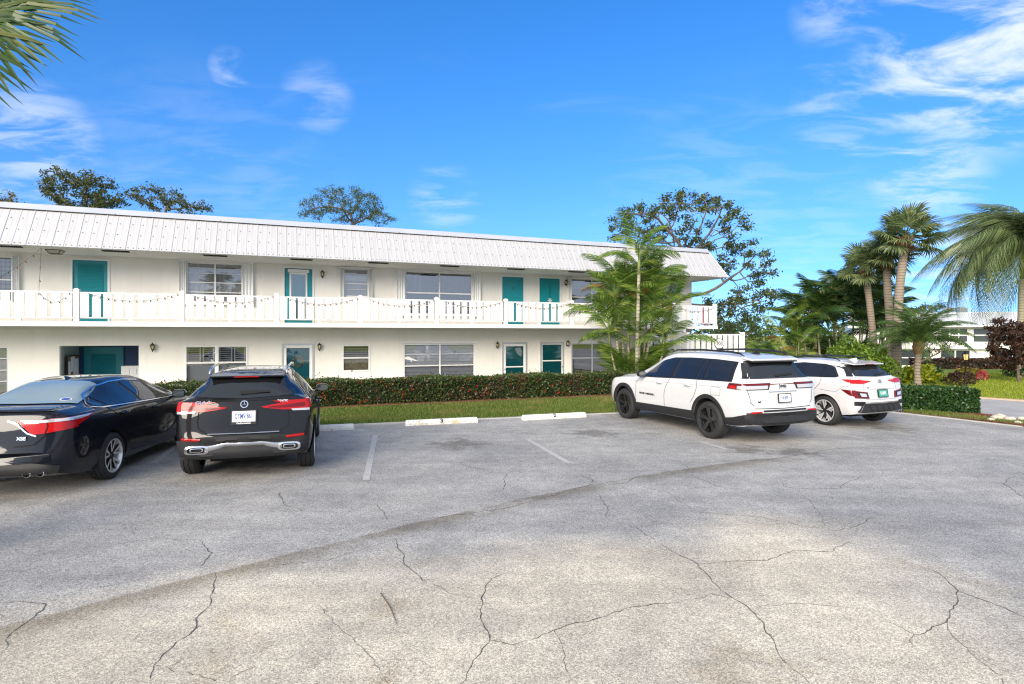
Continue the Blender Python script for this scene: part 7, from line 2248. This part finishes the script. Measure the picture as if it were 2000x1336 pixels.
for k in range(2):
    me = pinnate_frond(1.75, 34, .38, 110 + k, .75, .55, .030, .35, .12); me.materials.append(M['frond_date']); M['date%d' % k] = me
    me = pinnate_frond(3.9, 46, .85, 120 + k, 1.25, .0, .062, 2.8, .14); me.materials.append(M['frond_queen']); M['queen%d' % k] = me
dp = empty('date_palm', (15.1, 21.5, 0)); q = random.Random(5)
trunk_mesh([(0, 0, 0), (-.05, 0, .7), (.02, 0, 1.55)], [.13, .10, .12], 'trunk_sabal', dp)
mb = MB(); mb.lathe([(.10, 1.3), (.17, 1.48), (.20, 1.62), (.15, 1.8), (.05, 1.9)], 12); mb.build('crown_base', M['boots'], dp, smooth=True)
for k in range(44):
    t = k / 44; az = k * 2.39996; place_frond(M['date%d' % (k % 2)], None, dp, (.05 * math.cos(az), .05 * math.sin(az), 1.75), az, R(80 - 85 * t + q.uniform(-6, 6)), q.uniform(-.3, .3), q.uniform(.95, 1.18))
tag(dp, 'pygmy date palm with a full low crown on the right lawn', 'palm')
qp = empty('queen_palm', (24.1, 27.4, 0)); q = random.Random(8)
trunk_mesh([(0, 0, 0), (0, 0, 2), (.05, 0, 4.7)], [.17, .15, .13], 'trunk_areca', qp)
mb = MB(); mb.tube([(.05, 0, 4.7), (.06, 0, 5.7)], [.14, .07], 10); mb.build('crownshaft', M['green_stem'], qp, smooth=True)
for k in range(58):
    t = k / 58; az = k * 2.39996 + .9; place_frond(M['queen%d' % (k % 2)], None, qp, (.06, 0, 5.6), az, R(80 - 100 * t + q.uniform(-6, 6)), q.uniform(-.3, .3), q.uniform(.95, 1.2))
tag(qp, 'queen palm with long drooping feathery leaves at the right edge', 'palm')
cy = empty('cycad', (13.0, 30.0, 0)); q = random.Random(9)
trunk_mesh([(0, 0, 0), (0, 0, .9)], [.16, .14], 'trunk_sabal', cy)
for k in range(22):
    t = k / 22; az = k * 2.39996; place_frond(M['areca%d' % (k % 3)], None, cy, (0, 0, .95), az, R(72 - 62 * t), 0, .62)
tag(cy, 'bright green cycad behind the stair landing', 'cycad')
# palms and trees further back, between the stair and the dark clump
grow_tree('broadleaf_tree', 'dark round treetop just right of the balcony end', None, [(15.8, 42, -.6), (15.8, 42, 1), pw(1425, 665, 42)], [lobe(1418, 640, 42, 26, 18, 1.4)], 90, .35, 'leaf_olive', .22, 16, 31, r0=.03)
grow_tree('broadleaf_tree', 'dark treetop with a reddish trunk behind the landing', None, [(18.6, 46, -.8), (18.6, 46, .6), pw(1460, 660, 46)], [lobe(1458, 634, 46, 28, 16, 1.5), lobe(1490, 652, 46, 16, 10, 1.0)], 110, .35, 'leaf_pine', .24, 16, 32, r0=.03)

# shrubs on the right
bush('shrub', 'large rounded light green shrub behind the small white crossover', (13.5, 22.6, 0), 1.2, 7000, .13, 'leaf_bush', 41, .95)
bush('shrub', 'dark clipped purple shrub round the foot of the lamp post', (17.75, 22.9, .05), .45, 1800, .08, 'leaf_copper', 42, .75)
bush('shrub', 'low bright yellow green shrub between the date palm and lamp post', (17.0, 24.2, 0), .62, 1500, .22, 'leaf_yellow', 43, .8, aspect=.45)
bush('shrub', 'small yellow leaved shrub left of the date palm trunk', (15.6, 24.4, 0), .55, 900, .26, 'leaf_yellow', 44, .9, aspect=.4)
bush('shrub', 'dark green strap leaved plant right of the yellow shrub', (18.1, 25.2, 0), .6, 1200, .28, 'leaf_hedge2', 45, .7, aspect=.22)
bush('shrub', 'pinkish red leaved plant right of the lamp post', (20.9, 25.7, 0), .22, 70, .24, 'ti_pink', 46, 1.3, aspect=.25)
bush('shrub', 'dark mounded shrub at the right edge behind the lawn', (24.5, 27.5, 0), .8, 2200, .12, 'leaf_hedge2', 47, .6)
bush('shrub', 'orange tinged low shrub under the coppery tree', (20.9, 26.5, 0), .55, 1200, .10, 'leaf_gold', 48, .6)
for k, (x, y, r_, lb) in enumerate(((13.9, 26.2, .75, 'golden fringe of foliage left of the cycad'), (11.9, 27.4, .7, 'yellow green shrub behind the large SUV roof'), (15.9, 27.0, .8, 'leafy green shrub between the dark palms and rounded shrub'))):
    bush('shrub', lb, (x, y, 0), r_, 1300, .2, 'leaf_yellow' if k < 2 else 'leaf_bush', 51 + k, .9, aspect=.3)
hedge('hedge', 'dark clipped hedge along the foot of the far white building', [(33, 47), (56, 47), (56, 48.2), (33, 48.2)], 1.35, 9000, .22, 'leaf_copper', 0, 8, .12)
bpy.data.objects[[o.name for o in bpy.data.objects if o.get('label', '').startswith('dark clipped hedge')][0]].location.z = -1.25

# distant wood along the horizon
def wood():
    rg = np.random.default_rng(5); P = []
    for k in range(70):
        x = rg.uniform(-10, 190); y = rg.uniform(125, 160); h = rg.uniform(4.5, 8.5); r = rg.uniform(3, 5)
        d = unit(rg.normal(size=(170, 3))) * rg.uniform(.5, 1, (170, 1)); P.append(np.array([x, y, h * .55 - 1.8]) + d * np.array([r, r, h * .55]))
    V, Q = leaf_quads(np.concatenate(P), 1.1, .6)
    tag(link('distant_wood', np_mesh('distant_wood', V, Q), M['leaf_olive']), 'far band of trees on the horizon', 'wood', kind='stuff')
wood()

# ---------------------------------------------------------------- lamp post
lpst = empty('lamp_post', (17.72, 22.6, .03)); tag(lpst, 'short dark lamp post with a yellow glass lantern on the right lawn', 'lamp post')
mb = MB(); mb.lathe([(.05, 0), (.05, .1), (.032, .14), (.028, .98), (.045, 1.0), (.05, 1.03)], 10); mb.build('post', M['black_metal'], lpst, smooth=True)
mb = MB(); mb.lathe([(.06, 1.04), (.075, 1.05), (.11, 1.27), (.115, 1.28)], 6)
for k in range(6):
    t = math.pi * k / 3; mb.bar((.065 * math.cos(t), .065 * math.sin(t), 1.05), (.108 * math.cos(t), .108 * math.sin(t), 1.28), .014, .014)
lg = MB(); lg.lathe([(.001, 1.055), (.068, 1.055), (.10, 1.27), (.001, 1.27)], 6); lg.build('lantern_glass', mat('lantern_glow', (.75, .6, .25), .25), lpst)
mb = MB()
for k in range(6):
    t = math.pi * k / 3; mb.bar((.066 * math.cos(t), .066 * math.sin(t), 1.05), (.106 * math.cos(t), .106 * math.sin(t), 1.28), .014, .014)
mb.lathe([(.13, 1.28), (.12, 1.30), (.05, 1.37), (.015, 1.40), (.001, 1.44)], 6); mb.build('lantern_cap', M['black_metal'], lpst)

# ---------------------------------------------------------------- far building on the right
fb = empty('far_building', (36.5 - 36.5 * math.cos(R(-22)), 62 - 36.5 * math.sin(R(-22)), -1.75), R(-22)); tag(fb, 'white two storey building with metal roof beyond the right lawn', 'building')
GX0, GX1 = 36.5, 75.0
mb = MB(); mb.box(GX0, GX1, 0, 5, 0, 5.0); mb.build('wall', M['white_paint'], fb)
mb = MB(); mb.box(GX0 + 2.2, GX1, -.5, -.001, 2.35, 2.95); mb.build('balcony_band', M['white_paint'], fb)
pm_ = MB(); W_ = .9
pm_.add([(0, -1.0, 4.72), (W_ - .03, -1.0, 4.72), (W_ - .03, .1, 6.0), (0, .1, 6.0), (W_ - .05, -1.03, 4.74), (W_ + .0, -1.03, 4.74), (W_ + .0, .07, 6.02), (W_ - .05, .07, 6.02)], [(0, 1, 2, 3), (4, 5, 6, 7), (1, 4, 7, 2)])
fpm = pm_.mesh('roof_panel'); fpm.materials.append(M['roof_cap'])
x = GX0 - .6
while x < GX1:
    set_mesh_copy(fpm, 'roof_panel', fb, (x, 0, 0)); x += W_
mb = MB(); mb.box(GX0 - .6, GX1, -1.02, -.1, 4.55, 4.715); mb.build('eave', M['white_paint'], fb)
mb = MB(); mb.box(GX0 - .6, GX1, .1, 5.4, 5.95, 6.05); mb.build('roof_cap', M['roof_cap'], fb)
FGl = mat('far_glass', (.04, .05, .055), .08, spec=.8)
def far_window(x0, x1, z0, z1, cols, rows):
    fr = MB(); fr.box(x0, x1, -.06, -.002, z0, z0 + .1); fr.box(x0, x1, -.06, -.002, z1 - .1, z1)
    for k in range(cols + 1): xx = x0 + (x1 - x0) * k / cols; fr.box(xx - .06, xx + .06, -.055, -.003, z0 + .1, z1 - .1)
    for j in range(1, rows): zz = z0 + (z1 - z0) * j / rows; fr.box(x0 + .06, x1 - .06, -.05, -.004, zz - .05, zz + .05)
    f = fr.build('window', M['white_paint'], fb)
    for k in range(cols):
        for j in range(rows):
            a = x0 + (x1 - x0) * k / cols + .06; b2 = x0 + (x1 - x0) * (k + 1) / cols - .06; c = z0 + (z1 - z0) * j / rows + .05; d = z0 + (z1 - z0) * (j + 1) / rows - .05
            m_ = MB(); m_.quad((a, -.02, c), (b2, -.02, c), (b2, -.02, d), (a, -.02, d)); m_.build('pane', FGl, f)
for (x0, x1) in ((39.5, 43.5), (44.3, 46.6), (47.0, 52.3), (53, 57.5), (58.5, 63)):
    far_window(x0, x1, 2.98, 4.5, 3, 2)
for (x0, x1, c_) in ((39.5, 43.5, 3), (44.3, 46.8, 2), (48.6, 50.2, 1), (50.6, 52.2, 1), (53, 57.5, 3)):
    far_window(x0, x1, .5, 2.3, c_, 2 if c_ > 1 else 1)
def ac(px, label):
    g = empty('rooftop_unit', (*pw(px, 610, 64)[:2], 4.3)); tag(g, label, 'air conditioner', 'air conditioners on the far roof')
    mb = MB(); mb.box(-.42, .42, -.4, .4, 0, .75); mb.build('casing', M['aluminium'], g, bevel=.03)
    mb = MB(); [mb.box(-.43, .43, -.41, -.402, .1 + k * .09, .14 + k * .09) for k in range(7)]; mb.build('grille', M['dark'], g)
    mb = MB(); mb.lathe([(.34, .751), (.34, .80), (.30, .80), (.30, .76), (.001, .76)], 18); mb.build('fan_ring', M['dark'], g)
ac(1851, 'left one of two grey air conditioners on the far roof'); ac(1877, 'right one of two grey air conditioners on the far roof')
